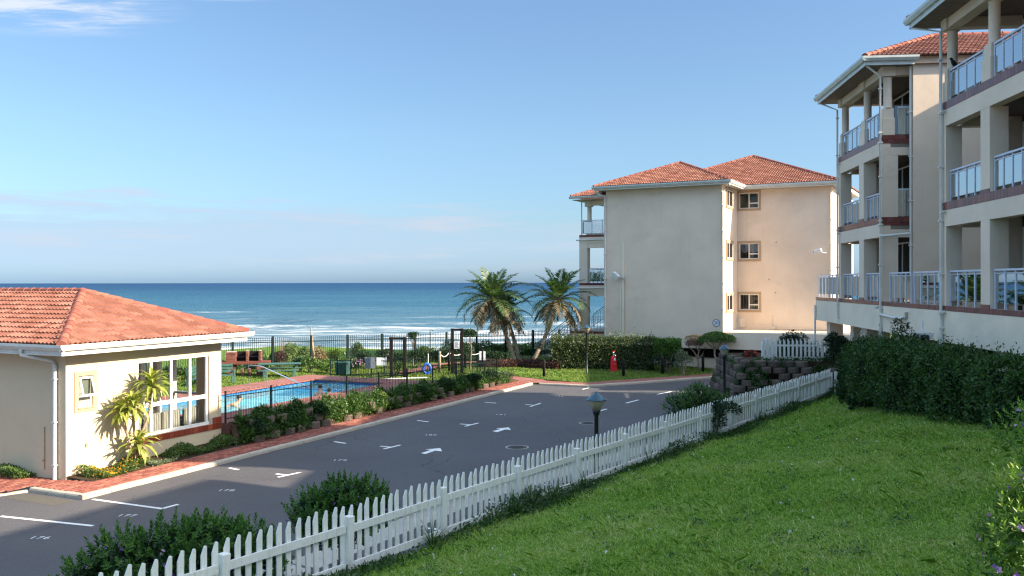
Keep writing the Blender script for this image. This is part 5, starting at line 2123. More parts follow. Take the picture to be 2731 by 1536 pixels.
# its end balconies: solid pier, narrow dark opening, glass screen
for i, zt in enumerate(BANDS):
    if i < 2:
        MB().box(0.463, 0.56, 0.004, 0.25, zt, BANDS[i + 1] - 0.74).build('end_pier', M['plaster'], b2)
        MB().box(0.305, 0.998, -0.004, 0.24, BANDS[i + 1] - 0.738, BANDS[i + 1] - 0.455).build('end_beam', M['plaster'], b2)
    if i:
        MB().box(0.31, 0.998, 0.006, 0.2, zt - 0.30, zt - 0.006).build('tile_bed', M['grout'], b2)
        for r_ in range(2):
            for k in range(5):
                mt = Matrix.Translation((0.0 + k * 0.2, 0.002, zt - 0.31 + r_ * 0.153)) @ Matrix.Diagonal((0.99, 1, 1, 1))
                link('wall_tile', BAND_ME, b2, mat4=mt)
        MB().box(0.57, 0.99, 0.03, 0.06, zt + 0.02, zt + 0.98).build('glass_screen', M['glass_rail'], b2)
        MB().box(0.565, 0.995, 0.02, 0.07, zt + 0.983, zt + 1.03).build('handrail', M['rail'], b2)
MB().box(0.30, 0.998, 0.02, 0.40, 13.12, EAVE - 0.005).build('eave_beam', M['plaster'], b2)
downpipe(b2, 0.93, -0.20, EAVE - 0.05, 4.7, 0.04, M['trim'])
downpipe(b2, -0.07, -0.02, EAVE - 0.35, 4.0, 0.042, M['trim'], feed=(-0.62, -0.30, EAVE + 0.15))
downpipe(b2, -0.07, 5.93, EAVE - 0.45, 4.0, 0.042, M['trim'], feed=(-0.62, 6.55, EAVE + 0.15))
downpipe(b1, -0.07, 5.68, EAVE - 0.35, 3.6, 0.048, M['trim'], feed=(-0.66, 6.35, EAVE + 0.15))
for zt in BANDS[1:]:
    for bb, yy_ in ((b1, 5.6), (b2, 5.85), (b2, 0.1)):
        MB().tube([(0.02, yy_ - 0.1, zt - 0.28), (-0.16, yy_ - 0.14, zt - 0.30)], 0.045, 8).build('overflow_pipe', M['trim'], bb)
dr = MB().tube([(-0.07, -0.02, 7.30), (-0.06, -0.10, 7.26), (0.86, -0.34, 7.34)], 0.045, 8)
dr.build('drain_pipe', M['trim'], b2)

# ---------------------------------------------------------------- raised terrace in front of both blocks
TY0, TY1 = -6.3, 15.9
te = thing('terrace', 'raised concrete terrace with glass balustrades running along both balcony blocks', 'terrace', bw(0, TY0), BANG)
TL = TY1 - TY0
MB().box(0.0, 0.22, 0, TL, 3.80, 4.735).build('parapet', M['plaster_pale'], te)
MB().box(0.223, 6.0, 0.003, TL - 0.003, 4.1, 4.5).build('floor_slab', M['concrete'], te)
MB().box(0.012, 0.21, 0.01, TL - 0.01, 4.737, 4.885).build('tile_bed', M['grout'], te)
n = round(TL / 0.2)
for j in range(n):
    mt = Matrix.Translation((0.010, TL - j * TL / n, 4.739)) @ Matrix.Rotation(R(-90), 4, 'Z') @ Matrix.Diagonal((TL / n / 0.2, 1, 1.0, 1))
    link('wall_tile', BAND_ME, te, mat4=mt)
for a, b in ((-5.75, -3.4), (-2.70, -0.36), (0.30, 2.70), (3.0, 5.2), (6.15, 8.03), (8.76, 11.4), (12.0, 15.75)):
    balustrade(te, (0.12, b - TY0, 4.87), (0.12, a - TY0, 4.87), 1.04, 4 if b - a < 3 else 6, 0.17, 0.05)
balustrade(te, (0.12, TL - 0.1, 4.87), (5.8, TL - 0.1, 4.87), 1.04, 9, 0.17, 0.05)
for y_, w_, x_ in ((15.2, 0.6, 0.4), (11.6, 0.5, 0.5), (9.7, 0.9, 0.45), (5.9, 0.5, 0.6), (4.0, 1.0, 0.5), (0.2, 0.5, 0.6), (-2.9, 0.9, 0.5), (-5.6, 0.6, 0.5)):
    MB().box(x_, x_ + w_, y_ - TY0 - w_ / 2, y_ - TY0 + w_ / 2, 0.8, 4.097).build('pier', M['plaster'], te)
dp = MB().tube([(-0.06, TL - 0.1, 4.5), (-0.06, TL - 0.1, 2.0)], 0.045, 8)
dp.build('downpipe', M['trim'], te)
dp = MB().tube([(-0.07, 12.05, 4.0), (-0.07, 12.05, 3.72), (0.10, 12.1, 3.5), (0.14, 12.1, 2.4)], 0.06, 8)
dp.build('downpipe', M['trim'], te)
dp = MB().tube([(-0.07, 6.18, 4.0), (-0.07, 6.18, 3.62), (0.12, 6.2, 3.35), (0.14, 6.2, 2.4)], 0.07, 8)
dp.build('downpipe', M['trim'], te)
dp = MB().tube([(-0.09, 12.0, 4.42), (-0.10, 10.5, 4.36), (-0.10, 9.5, 4.38), (-0.06, 9.35, 4.42), (-0.06, 9.3, 4.60)], 0.05, 8)
dp.build('drain_pipe', M['trim'], te)
for y_ in (6.05, 12.3):
    MB().tube([(0.01, y_, 4.70), (-0.2, y_ - 0.05, 4.66)], 0.055, 8).build('overflow_pipe', M['trim'], te)
x_, y_, z_ = at(2462, 905, 27.2)
dm = thing('dome_camera', 'white dome security camera under the terrace slab above the hedge', 'security camera', (x_, y_, z_), BANG)
MB().bbox(-0.26, 0.26, -0.12, 0.12, 0.0, 0.16, 0.02).extr([(-0.40, -0.14, 0.16), (0.26, -0.14, 0.10), (0.26, -0.14, 0.18), (-0.40, -0.14, 0.20)], (0, 0.28, 0)).build('housing', M['white_plastic'], dm)
MB().lathe((0.0, -0.12, 0.05), [(0.11, -0.09), (0.13, -0.02), (0.13, 0.04), (0.09, 0.08)], 16).build('dome', M['black_metal'], dm)
MB().tube([(0.0, 0.05, 0.15), (0.0, 0.1, 0.55)], 0.03, 8).build('bracket', M['white_plastic'], dm)

# bird on the top balustrade
x_, y_, _ = bw(0.12, -0.62)
bd = thing('bird', 'small dark bird perched on the topmost balustrade of the nearest block', 'bird', (x_, y_, 11.875), R(195))
bm2 = MB()
def ell(mb, c, r, n=10, m_=7, tilt=0.0):
    vs, fs = [], []
    for i in range(m_ + 1):
        ph_ = math.pi * i / m_
        for k in range(n):
            q = 2 * math.pi * k / n
            p = Vector((r[0] * math.cos(ph_), r[1] * math.sin(ph_) * math.cos(q), r[2] * math.sin(ph_) * math.sin(q)))
            p.rotate(Matrix.Rotation(tilt, 3, 'Y'))
            vs.append(Vector(c) + p)
    for i in range(m_):
        for k in range(n):
            j = (k + 1) % n
            fs.append((i * n + k, i * n + j, (i + 1) * n + j, (i + 1) * n + k))
    mb.add(vs, fs, True)
ell(bm2, (0, 0, 0.13), (0.13, 0.065, 0.07), tilt=R(-50))
ell(bm2, (0.09, 0, 0.25), (0.05, 0.042, 0.042))
bm2.build('body', M['bird'], bd)
MB().extr([(-0.05, -0.025, 0.06), (-0.05, 0.025, 0.06), (-0.19, 0.03, -0.07), (-0.19, -0.03, -0.07)], (0.01, 0, 0.012)).build('tail', M['bird'], bd)
MB().tube([(0.13, 0, 0.25), (0.175, 0, 0.245)], [0.014, 0.003], 6).build('beak', M['dark_wood'], bd)
for sgn in (-1, 1):
    MB().tube([(0.02, sgn * 0.02, 0.08), (0.03, sgn * 0.022, 0.0)], 0.006, 5).build('leg', M['dark_wood'], bd)

# shell chime hanging in the nearest balcony
x_, y_, _ = bw(1.0, -5.0)
wc = thing('shell_chime', 'string of pale shell discs hanging in the lowest near balcony', 'wind chime', (x_, y_, 6.95))
for k in range(9):
    z = -0.12 - k * 0.13
    ch_ = MB()
    for j in range(7):
        q = j * 0.9 + k
        ch_.lathe((0.09 * math.cos(q), 0.09 * math.sin(q), z), [(0.03, 0), (0.034, 0.006), (0.02, 0.012)], 7)
    ch_.build('shell_ring', M['white_plastic'], wc)
MB().tube([(0, 0, 0.0), (0, 0, -1.2)], 0.004, 5).build('cord', M['grey_wood'], wc)
MB().lathe((0, 0, -0.1), [(0.13, 0), (0.13, 0.015)], 14).build('ring', M['grey_wood'], wc)

# potted palm and chairs behind the terrace glass
x_, y_, _ = bw(0.9, -4.7)
pp_ = thing('potted_palm', 'pale pot with a small leafy palm behind the glass of the nearest terrace bay', 'pot plant', (x_, y_, 4.51))
MB().lathe((0, 0, 0), [(0.16, 0), (0.25, 0.32), (0.27, 0.36), (0.24, 0.36), (0.2, 0.3)], 18).build('pot', M['white_plastic'], pp_)
V = np.array(strap_clump((0, 0, 0.3), 46, 0.75, 0.05, 0.7)).reshape(-1, 3)
link('foliage', npmesh('foliage', V, 4, M['leaf_strap']), pp_)


def garden_chair(x, y, z, rz, label, group, mat):
    t = thing('garden_chair', label, 'chair', (x, y, z), rz, group)
    MB().bbox(-0.25, 0.25, -0.25, 0.25, 0.40, 0.44, 0.01).build('seat', mat, t)
    bk = MB()
    for k in range(5):
        xx = -0.22 + k * 0.1
        bk.extr([(xx, 0.23, 0.443), (xx + 0.06, 0.23, 0.443), (xx + 0.06, 0.33, 0.95), (xx, 0.33, 0.95)], (0, 0.02, 0))
    bk.beam((-0.25, 0.345, 0.97), (0.25, 0.345, 0.97), 0.03, 0.05)
    bk.build('backrest', mat, t)
    for sx2 in (-1, 1):
        for sy2 in (-1, 1):
            MB().beam((sx2 * 0.22, sy2 * 0.22, 0.0), (sx2 * 0.21, sy2 * 0.21, 0.398), 0.04, 0.04, (1, 0, 0)).build('leg', mat, t)
        MB().beam((sx2 * 0.26, -0.22, 0.64), (sx2 * 0.26, 0.29, 0.66), 0.05, 0.03).build('armrest', mat, t)


x_, y_, _ = bw(0.9, 3.4)
garden_chair(x_, y_, 4.505, R(60), 'pale plastic chair behind the terrace glass between the two blocks', None, M['white_plastic'])

# unseen blocks added to the right and behind, shaped to throw the shade


def shade_block(label, org, ang, L, depth, eave, pitch=24, base=0.5):
    """hip roofed unseen block added to cast shade: y along its front, x into the building"""
    t = thing('apartment_building', label, 'apartment building', org, ang)
    MB().box(0.6, depth, 0, L, base, eave).build('wall', M['plaster'], t)
    for zt in BANDS:
        MB().box(0, 0.597, 0, L, zt - 0.7, zt).build('balcony_slab', M['plaster'], t)
        k = 0.0
        while k < L:
            MB().box(0.02, 0.58, k, min(k + 0.5, L), zt + 0.003, min(zt + 2.3, eave - 0.003)).build('pillar', M['plaster'], t)
            k += 3.0
    ov = 0.72
    ez = eave + 0.25
    p = math.tan(R(pitch))
    hw = (depth + 2 * ov) / 2 if depth < L else (L + 2 * ov) / 2
    A, B, C_, D_ = (-ov, -ov, ez), (-ov, L + ov, ez), (depth + ov, L + ov, ez), (depth + ov, -ov, ez)
    rf = MB()
    if depth < L:
        Pa, Pb = ((depth) / 2, -ov + hw, ez + hw * p), (depth / 2, L + ov - hw, ez + hw * p)
        for q in ([A, Pa, Pb, B], [D_, A, Pa], [B, C_, Pb], [C_, D_, Pa, Pb]):
            rf.poly(q)
    else:
        Pa, Pb = (-ov + hw, L / 2, ez + hw * p), (depth + ov - hw, L / 2, ez + hw * p)
        for q in ([A, Pa, B], [D_, A, Pa, Pb], [B, C_, Pb, Pa], [C_, D_, Pb]):
            rf.poly(q)
    rf.build('roof', M['deck_under'], t)
    MB().box(-ov, depth + ov, -ov, L + ov, eave + 0.003, eave + 0.24).build('fascia', M['gutter'], t)
    return t


shade_block('unseen block added beyond the right edge to shade the car park', (9.77, 5.01, 0), R(-25.8), 13.7, 9.5, EAVE)
shade_block('unseen low link added beyond the right edge to trim the sunlight', bw(1.0, -9.9), BANG, 4.0, 8.0, 9.4, 6)
shade_block('hidden wing added between the two balcony blocks to shade the plain end wall', bw(5.6, -3.0), BANG, 12.0, 5.0, EAVE, 29)
shade_block('hidden block added behind the second balcony block to shade the lower lawn', (23.0, 42.0, 0), R(-2), 8.8, 11.0, 9.8, 22, 0)
# ---------------------------------------------------------------- picket fence
pf = thing('picket_fence', 'long weathered white picket fence crossing the foreground below the lawn', 'picket fence', (FX, FY, 0), math.atan2(FD[1], FD[0]))


def fz(t):
    return 1.20 - 0.0056 * t


def picket_mesh(w, h, cut, t=0.022):
    mb = MB()
    pts = [(-w / 2, 0, 0), (w / 2, 0, 0), (w / 2, 0, h - 0.01), (w / 2 - 0.012, 0, h), (w * 0.10, 0, h), (-w / 2, 0, h - cut)]
    return mb.extr(pts, (0, t, 0))


pk_me = [picket_mesh(0.088, 1.02, 0.125).mesh('picket', M['picket']), picket_mesh(0.084, 1.00, 0.115).mesh('picket', M['picket']), picket_mesh(0.09, 1.03, 0.13).mesh('picket', M['picket'])]
post_me = MB().bbox(-0.062, 0.062, -0.085, 0.035, -0.12, 0.89, 0.008).mesh('post', M['picket'])
NB = 13
for n in range(-2, NB + 1):
    t = n * FSP
    link('post', post_me, pf, mat4=Matrix.Translation((t, 0, fz(t))) @ Matrix.Rotation(random.uniform(-0.025, 0.025), 4, 'Y') @ Matrix.Rotation(random.uniform(-0.03, 0.03), 4, 'X'))
    if n == NB:
        break
    z0_, z1_ = fz(t), fz(t + FSP)
    dz0, dz1 = random.uniform(-0.015, 0.015), random.uniform(-0.015, 0.015)
    for zz in (0.13, 0.70):
        MB().beam((t + 0.07, -0.035, z0_ + zz + dz0), (t + FSP - 0.07, -0.035, z1_ + zz + dz1), 0.035, 0.115).build('rail', M['picket'], pf)
    for k in range(13):
        tk = t + (k + 0.5) * FSP / 13
        link('picket', random.choice(pk_me), pf, mat4=Matrix.Translation((tk + random.uniform(-0.008, 0.008), -0.014, fz(tk) + random.uniform(-0.012, 0.014) + 0.03)) @ Matrix.Rotation(random.gauss(0, 0.012), 4, 'Y') @ Matrix.Rotation(random.gauss(0, 0.006), 4, 'X'))

# little gate at its far end
gx, gy = 12.98, 35.7
pg = thing('picket_gate', 'narrow white picket gate at the far end of the long fence', 'gate', (gx, gy, lawn_at(gx, gy) - 0.05), R(-8))
for k in range(5):
    link('picket', pk_me[k % 3], pg, (0.05 + k * 0.135, 0.0, 0.03))
for zz in (0.2, 0.75):
    MB().beam((-0.05, -0.03, zz), (0.68, -0.03, zz), 0.03, 0.09).build('rail', M['picket'], pg)
MB().beam((0.0, -0.062, 0.24), (0.64, -0.062, 0.71), 0.03, 0.08).build('brace', M['picket'], pg)
for x_ in (-0.12, 0.80):
    link('post', post_me, pg, (x_, 0, 0.08))

# ---------------------------------------------------------------- planter of retaining blocks with a short picket fence on top
PLZ = 2.18
pts_top = [(9.7, 43.5), (9.95, 38.15), (14.3, 37.75), (14.6, 43.5)]
pb = MB()
pb.prism([(10.1, 43.5), (10.15, 38.4), (14.3, 38.0), (14.6, 43.5)][::-1], 0, PLZ)
pb.prism([(9.6, 43.5), (9.65, 37.9), (14.3, 37.5), (14.6, 43.5)][::-1], 0, 1.0)
rw = pb.build('retaining_wall', M['soil'])
tag(rw, 'dark stacked stone block retaining wall overgrown with ivy below the short picket fence', 'retaining wall')


def block_mesh(w, h, d):
    """hollow-fronted planter block with a rounded, ribbed face"""
    mb = MB()
    n = 8
    vs = []
    for zz, bul in ((0.0, 0.0), (h * 0.15, 0.03), (h * 0.85, 0.03), (h, 0.0)):
        for k in range(n + 1):
            f = k / n * 2 - 1
            rib = 0.012 if k % 2 else 0.0
            vs.append((f * w / 2, -d * 0.35 * (1 - f * f) - bul - rib, zz))
        vs.append((w / 2, d * 0.6, zz))
        vs.append((-w / 2, d * 0.6, zz))
    k = n + 3
    fs = [(r * k + i, r * k + (i + 1) % k, (r + 1) * k + (i + 1) % k, (r + 1) * k + i) for r in range(3) for i in range(k)]
    fs += [tuple(range(3 * k, 4 * k)), tuple(reversed(range(k)))]
    return mb.add(vs, fs)


blk = [block_mesh(0.46, 0.265, 0.36).mesh('stone_block', M['stone']), block_mesh(0.50, 0.25, 0.40).mesh('stone_block', M['stone'])]
for r_ in range(9):
    z = r_ * 0.255
    inset = 0.10 * r_
    a = Vector((9.05 + inset, 36.95 + inset))
    b = Vector((14.3, 36.55 + inset))
    d = (b - a).normalized()
    nb_ = int((b - a).length / 0.56)
    for k in range(nb_ + 1):
        p = a + d * ((k + 0.5 * (r_ % 2)) * 0.56)
        if random.random() < 0.10:
            continue
        link('stone_block', random.choice(blk), rw, mat4=Matrix.Translation((p.x, p.y, z)) @ Matrix.Rotation(math.atan2(d.y, d.x) + random.uniform(-0.06, 0.06), 4, 'Z'))
    a2 = Vector((9.05 + inset, 37.3 + inset))
    for k in range(8):
        y_ = a2.y + k * 0.56 + 0.28 * (r_ % 2)
        if random.random() < 0.10 or y_ > 42.5:
            continue
        link('stone_block', random.choice(blk), rw, mat4=Matrix.Translation((a2.x - 0.02, y_, z)) @ Matrix.Rotation(R(-90) + random.uniform(-0.06, 0.06), 4, 'Z'))
uf = thing('picket_fence', 'short white picket fence with square corner on top of the stone block wall', 'picket fence', (10.8, 38.9, PLZ), R(-3))
pk2 = MB().extr([(-0.045, 0, 0), (0.045, 0, 0), (0.045, 0, 0.83), (-0.03, 0, 0.95), (-0.045, 0, 0.95)], (0, 0.022, 0)).mesh('picket', M['picket'])
for k in range(18):
    link('picket', pk2, uf, mat4=Matrix.Translation((0.06 + k * 0.178, -0.022, 0.02 + random.uniform(-0.012, 0.012))) @ Matrix.Rotation(random.gauss(0, 0.01), 4, 'Y'))
for k in range(6):
    link('picket', pk2, uf, mat4=Matrix.Translation((0.07 + 0.11 * k, 0.2 + k * 0.17, 0.02)) @ Matrix.Rotation(R(-123), 4, 'Z'))
for zz in (0.15, 0.68):
    MB().beam((0.0, 0.02, zz), (3.25, 0.02, zz), 0.04, 0.08).build('rail', M['picket'], uf)
    MB().beam((0.06, 0.05, zz), (0.75, 1.15, zz), 0.04, 0.08).build('rail', M['picket'], uf)
for p in ((0.05, 0.07), (2.6, 0.07), (0.78, 1.15)):
    MB().bbox(p[0] - 0.045, p[0] + 0.045, p[1] - 0.02, p[1] + 0.07, -0.2, 0.82, 0.006).build('post', M['picket'], uf)

# ---------------------------------------------------------------- bank of blocks below the pool terrace
rb = MB()
for i in range(20):
    s0, s1 = 6.05 + i * 1.06, 6.05 + (i + 1) * 1.06
    rb.prism([sq(s0, -0.42)[:2], sq(s0, -0.33)[:2], sq(s1, -0.33)[:2], sq(s1, -0.42)[:2]], 0.12, zg(s0) - 0.12)
rw2 = rb.build('retaining_wall', M['soil'])
tag(rw2, 'low planted wall of brown rounded blocks along the brick pavement below the pool', 'retaining wall')
for r_ in range(3):
    s_ = 6.3 + 0.35 * (r_ % 2)
    while s_ < 27:
        if random.random() > 0.55 and 0.12 + 0.25 * (r_ + 1) < zg(s_) + 0.05:
            x, y, _ = sq(s_, -0.72 + 0.13 * r_)
            link('stone_block', random.choice(blk), rw2, mat4=Matrix.Translation((x, y, 0.11 + r_ * 0.25)) @ Matrix.Rotation(ANG1 + random.uniform(-0.12, 0.12), 4, 'Z'))
        s_ += random.uniform(0.62, 0.85)

# ---------------------------------------------------------------- hooped pool fence
hf = thing('pool_fence', 'dark green hooped metal fence between the pool and the planted bank', 'pool fence', sq(5.9, -0.28), ANG1)


def hoop_fence(root, a, b, zfun, h=0.98, pitch=0.125, every=2.35, mat=None, budget=300, names=('hoop', 'rail', 'post')):
    mat = mat or M['green_metal']
    a, b = Vector(a), Vector(b)
    L = (b - a).length
    d = (b - a).normalized()
    nb_ = int(L / (2 * pitch))
    hoop = MB()
    pts = [(-pitch / 2 * 1.6, 0, 0), (-pitch / 2 * 1.6, 0, h - 0.10)] + [(-pitch * 0.8 * math.cos(q), 0, h - 0.10 + 0.10 * math.sin(q)) for q in np.linspace(0.3, math.pi - 0.3, 5)] + [(pitch / 2 * 1.6, 0, h - 0.10), (pitch / 2 * 1.6, 0, 0)]
    hoop.tube(pts, 0.0075, 4, smooth=True, caps=False)
    hoop.tube([(0, 0, 0.0), (0, 0, h - 0.115)], 0.0075, 4, caps=False)
    me = hoop.mesh(names[0], mat)
    ang = math.atan2(d.y, d.x)
    n_ = 0
    for i in range(nb_):
        p = a + d * ((i + 0.5) * 2 * pitch)
        link(names[0], me, root, mat4=Matrix.Translation((p.x, p.y, zfun(p) + 0.04)) @ Matrix.Rotation(ang, 4, 'Z'))
    ns = max(1, round(L / every))
    for i in range(ns + 1):
        p = a.lerp(b, i / ns)
        z = zfun(p)
        MB().box(p.x - 0.024, p.x + 0.024, p.y - 0.024, p.y + 0.024, z - 0.05, z + h + 0.06).build(names[2], mat, root)
        if i < ns:
            q = a.lerp(b, (i + 1) / ns)
            for zz in (0.10, h - 0.14):
                MB().beam((p.x, p.y, zfun(p) + zz), (q.x, q.y, zfun(q) + zz), 0.012, 0.03).build(names[1], mat, root)


hoop_fence(hf, (0, 0), (20.6, 0), lambda p: zg(5.9 + p.x))
hf2 = thing('pool_fence', 'hooped metal fence round the far side of the pool lawn beside the dark gate frame', 'pool fence', sq(26.5, -0.28), ANG1)
hoop_fence(hf2, (0, 0), (0.0, 2.6), lambda p: zg(26.5))
hoop_fence(hf2, (-0.2, 4.1), (-4.0, 7.6), lambda p: zg(25))

# ---------------------------------------------------------------- boundary fence above the beach
bfl = thing('boundary_fence', 'tall dark green bar fence along the top of the dune with the surf behind', 'boundary fence', (BF0.x, BF0.y, 0), math.atan2(BFD.y, BFD.x))
BH = 1.85


def bz(t):
    return 0.62 - 0.012 * t


bar_me = MB().box(-0.011, 0.011, -0.011, 0.011, 0.06, BH).mesh('bar', M['green_metal'])
tot = 0
t0_, t1_ = -9.5, 27.5
nb_ = int((t1_ - t0_) / 0.123)
order = list(range(nb_))
for i in order[:300]:
    t = t0_ + (i + 0.5) * 0.123
    link('bar', bar_me, bfl, (t, 0, bz(t)))
if nb_ > 300:
    rest = MB()
    for i in order[300:]:
        t = t0_ + (i + 0.5) * 0.123
        rest.box(t - 0.011, t + 0.011, -0.011, 0.011, bz(t) + 0.06, bz(t) + BH)
    o = rest.build('bars', M['green_metal'], bfl)
    o['kind'] = 'stuff'
ns = 16
for i in range(ns + 1):
    t = t0_ + (t1_ - t0_) * i / ns
    MB().box(t - 0.055, t + 0.055, -0.055, 0.055, bz(t) - 0.2, bz(t) + BH + 0.06).build('post', M['green_metal'], bfl)
    if i < ns:
        t2 = t0_ + (t1_ - t0_) * (i + 1) / ns
        for zz in (0.25, BH - 0.28):
            MB().beam((t, -0.02, bz(t) + zz), (t2, -0.02, bz(t2) + zz), 0.03, 0.045).build('rail', M['green_metal'], bfl)

# dark timber gate frames
def gate_frame(label, u0, u1, v_base, Yd, ztop, zb, rails, name='gate_frame'):
    xa = (u0 - 1365) * Yd / 2400
    xb_ = (u1 - 1365) * Yd / 2400
    w = xb_ - xa
    t = thing(name, label, 'gate', (xa, Yd, zb))
    h = ztop - zb
    for x_ in (0, w):
        MB().bbox(x_ - 0.085, x_ + 0.085, -0.085, 0.085, 0, h, 0.01).build('post', M['dark_wood'], t)
    MB().beam((-0.1, 0, h - 0.07), (w + 0.1, 0, h - 0.07), 0.1, 0.12).build('crossbar', M['dark_wood'], t)
    for r_ in rails:
        MB().beam((0.09, 0, r_), (w - 0.09, 0, r_), 0.04, 0.06).build('gate_rail', M['green_metal'], t)
    k = 0.2
    while k < w - 0.1:
        MB().tube([(k, 0, 0.12), (k, 0, rails[-1])], 0.009, 5).build('gate_bar', M['green_metal'], t)
        k += 0.13
    return t, w, h


gate_frame('nearer dark timber gate frame at the pool lawn, lit by the sea behind', 1043, 1078, 998, 47.5, 2.72, 0.55, (0.15, 1.0))
g3, w_, h_ = gate_frame('farther dark timber gate frame by the leaning palms, with a notice', 1206, 1231, 1000, 50.5, 3.02, 0.48, (0.15, 1.0))
nb2 = thing('notice_board', 'small white notice of printed lines fixed to the farther gate post', 'sign', (g3.location.x + w_ - 0.28, 50.38, 1.9))
MB().box(-0.15, 0.15, -0.01, 0.01, 0, 0.40).build('board', M['sign_white'], nb2)
ln = MB()
for k in range(6):
    ln.box(-0.12, 0.12 - 0.03 * (k % 3), -0.014, -0.011, 0.05 + k * 0.055, 0.075 + k * 0.055)
ln.build('print', M['sign_ink'], nb2)
# two panels on the inner fence
for u0, u1, v0, v1, mt, lab in ((972, 999, 952, 982, M['sign_grey'], 'dark grey rectangular panel hung on the inner garden fence'), (1003.5, 1030, 953, 974, M['sign_white'], 'pale rectangular panel hung on the inner garden fence beside the grey one')):
    Yd = 48.2
    xa, _, zt = at(u0, v0, Yd)
    xb_, _, zb = at(u1, v1, Yd)
    t = thing('fence_panel', lab, 'sign', ((xa + xb_) / 2, Yd, zb))
    w = xb_ - xa
    MB().box(-w / 2, w / 2, -0.012, 0.012, 0, zt - zb).build('board', mt, t)
    for x_ in (-w * 0.4, w * 0.4):
        MB().tube([(x_, 0, zt - zb - 0.02), (x_, 0, zt - zb + 0.08)], 0.012, 5).build('hook', M['green_metal'], t)
hf3 = thing('inner_fence', 'thin wire garden fence carrying the two panels behind the bin', 'fence', at(880, 996, 48.4)[:2] + (0.55,))
hoop_fence(hf3, (0, 0), (3.35, -0.25), lambda p: 0.0, 1.0, 0.14, 1.1, names=('hoop', 'rail', 'post'))

# ---------------------------------------------------------------- lamps
def lamp(label, x, y, zb, h, rad=0.255):
    t = thing('garden_lamp', label, 'lamp', (x, y, zb), 0, 'garden lamps along the road')
    MB().lathe((0, 0, 0), [(0.10, 0), (0.10, 0.06), (0.055, 0.10), (0.052, h - 0.62), (0.075, h - 0.60), (0.09, h - 0.54), (0.12, h - 0.47)], 14).build('pole', M['black_metal'], t)
    MB().lathe((0, 0, h - 0.47), [(0.11, 0), (rad * 0.62, 0.12), (rad * 0.95, 0.235), (rad * 0.95, 0.24)], 22).build('lamp_bowl', M['lamp_glass'], t)
    MB().lathe((0, 0, h - 0.232), [(rad, 0), (rad * 1.04, 0.008), (rad * 0.98, 0.025), (rad * 0.42, 0.145), (rad * 0.22, 0.17), (0.035, 0.175), (0.03, 0.215), (0.01, 0.22)], 22).build('lamp_hood', M['lamp_hood'], t)
    return t


x_, y_, z_ = at(1589.5, 1043, 22.7)
lamp('black garden lamp with a conical hood rising just behind the picket fence', x_, y_, 0.0, z_)
x_, y_ = G(1564, 1008)
lamp('black garden lamp standing on the far pavement in front of the clipped hedge', x_, y_, 0.1, 3.05)
x_, y_, z_ = at(1931, 917, 36.6)
lamp('garden lamp between the flat topped tree and the stone block wall', x_, y_, 0.0, z_, 0.22)

# ---------------------------------------------------------------- bollards, rope, hydrant cover
def bollard(u, v, z, h, label, w=0.085, Yd=None, mat=None, grp='wooden rope posts on the lower lawn'):
    x, y = G(u, v, z)
    t = thing('rope_post', label, 'post', (x, y, z - 0.02), 0, grp)
    MB().lathe((0, 0, 0), [(w, 0), (w, h - 0.03), (w * 0.75, h)], 12).build('shaft', mat or M['dark_wood'], t)
    MB().lathe((0, 0, h - 0.16), [(w * 1.08, 0), (w * 1.08, 0.03)], 12).build('collar', M['green_metal'], t)
    return (x, y, z + h - 0.14)


r1 = bollard(1450, 1007, 0.13, 1.05, 'dark rope post on the lower lawn left of the lamp')
r2 = bollard(1662, 1006, 0.13, 1.05, 'dark rope post on the lower lawn right of the red hydrant cover')
r3 = bollard(1766, 999, 0.14, 1.05, 'dark rope post in front of the pale basement wall corner')
r4 = bollard(1874, 993, 0.14, 1.05, 'dark rope post beside the twisted bare shrub')
r5 = bollard(1982, 984, 0.15, 1.05, 'pale rope post by the red flowering bush', 0.06, None, M['grey_wood'])
q1 = bollard(1172, 992, 0.5, 1.2, 'weathered post at the left end of the white rope', 0.07, None, M['grey_wood'], 'posts carrying the white rope')
q2 = bollard(1197, 988, 0.48, 1.2, 'dark post second along the white rope', 0.07, None, M['dark_wood'], 'posts carrying the white rope')
q3 = bollard(1240, 980, 0.46, 1.15, 'dark post third along the white rope, by the far gate', 0.07, None, M['dark_wood'], 'posts carrying the white rope')
q4 = bollard(1286, 978, 0.44, 1.1, 'dark post at the right end of the white rope between white boards', 0.07, None, M['dark_wood'], 'posts carrying the white rope')


def rope(pts, label, mat, r=0.022, sag=0.22):
    mb = MB()
    for a, b in zip(pts[:-1], pts[1:]):
        a, b = Vector(a), Vector(b)
        p = [a.lerp(b, i / 10) - Vector((0, 0, sag * 4 * (i / 10) * (1 - i / 10))) for i in range(11)]
        mb.tube(p, r, 6)
    o = mb.build('rope', mat)
    tag(o, label, 'rope')


rope([q1, q2, q3, q4], 'pale rope sagging between the posts by the garden path', M['white_plastic'])
rope([r1, r2, r3, r4, r5], 'thin dark rope sagging along the lower lawn posts', M['dark_wood'], 0.012, 0.14)
for u_, lab in ((1280, 'left one of two slim white boards beside the end of the rope'), (1291, 'right one of two slim white boards beside the end of the rope')):
    Yd = 50.2
    x_, _, zt = at(u_, 937, Yd)
    t = thing('marker_board', lab, 'sign', (x_, Yd, 0.42))
    MB().box(-0.022, 0.022, 0.02, 0.06, 0, zt - 0.44).build('stake', M['dark_wood'], t)
    MB().bbox(-0.055, 0.055, -0.015, 0.018, zt - 0.42 - 0.50, zt - 0.42, 0.008).build('board', M['sign_white'], t)

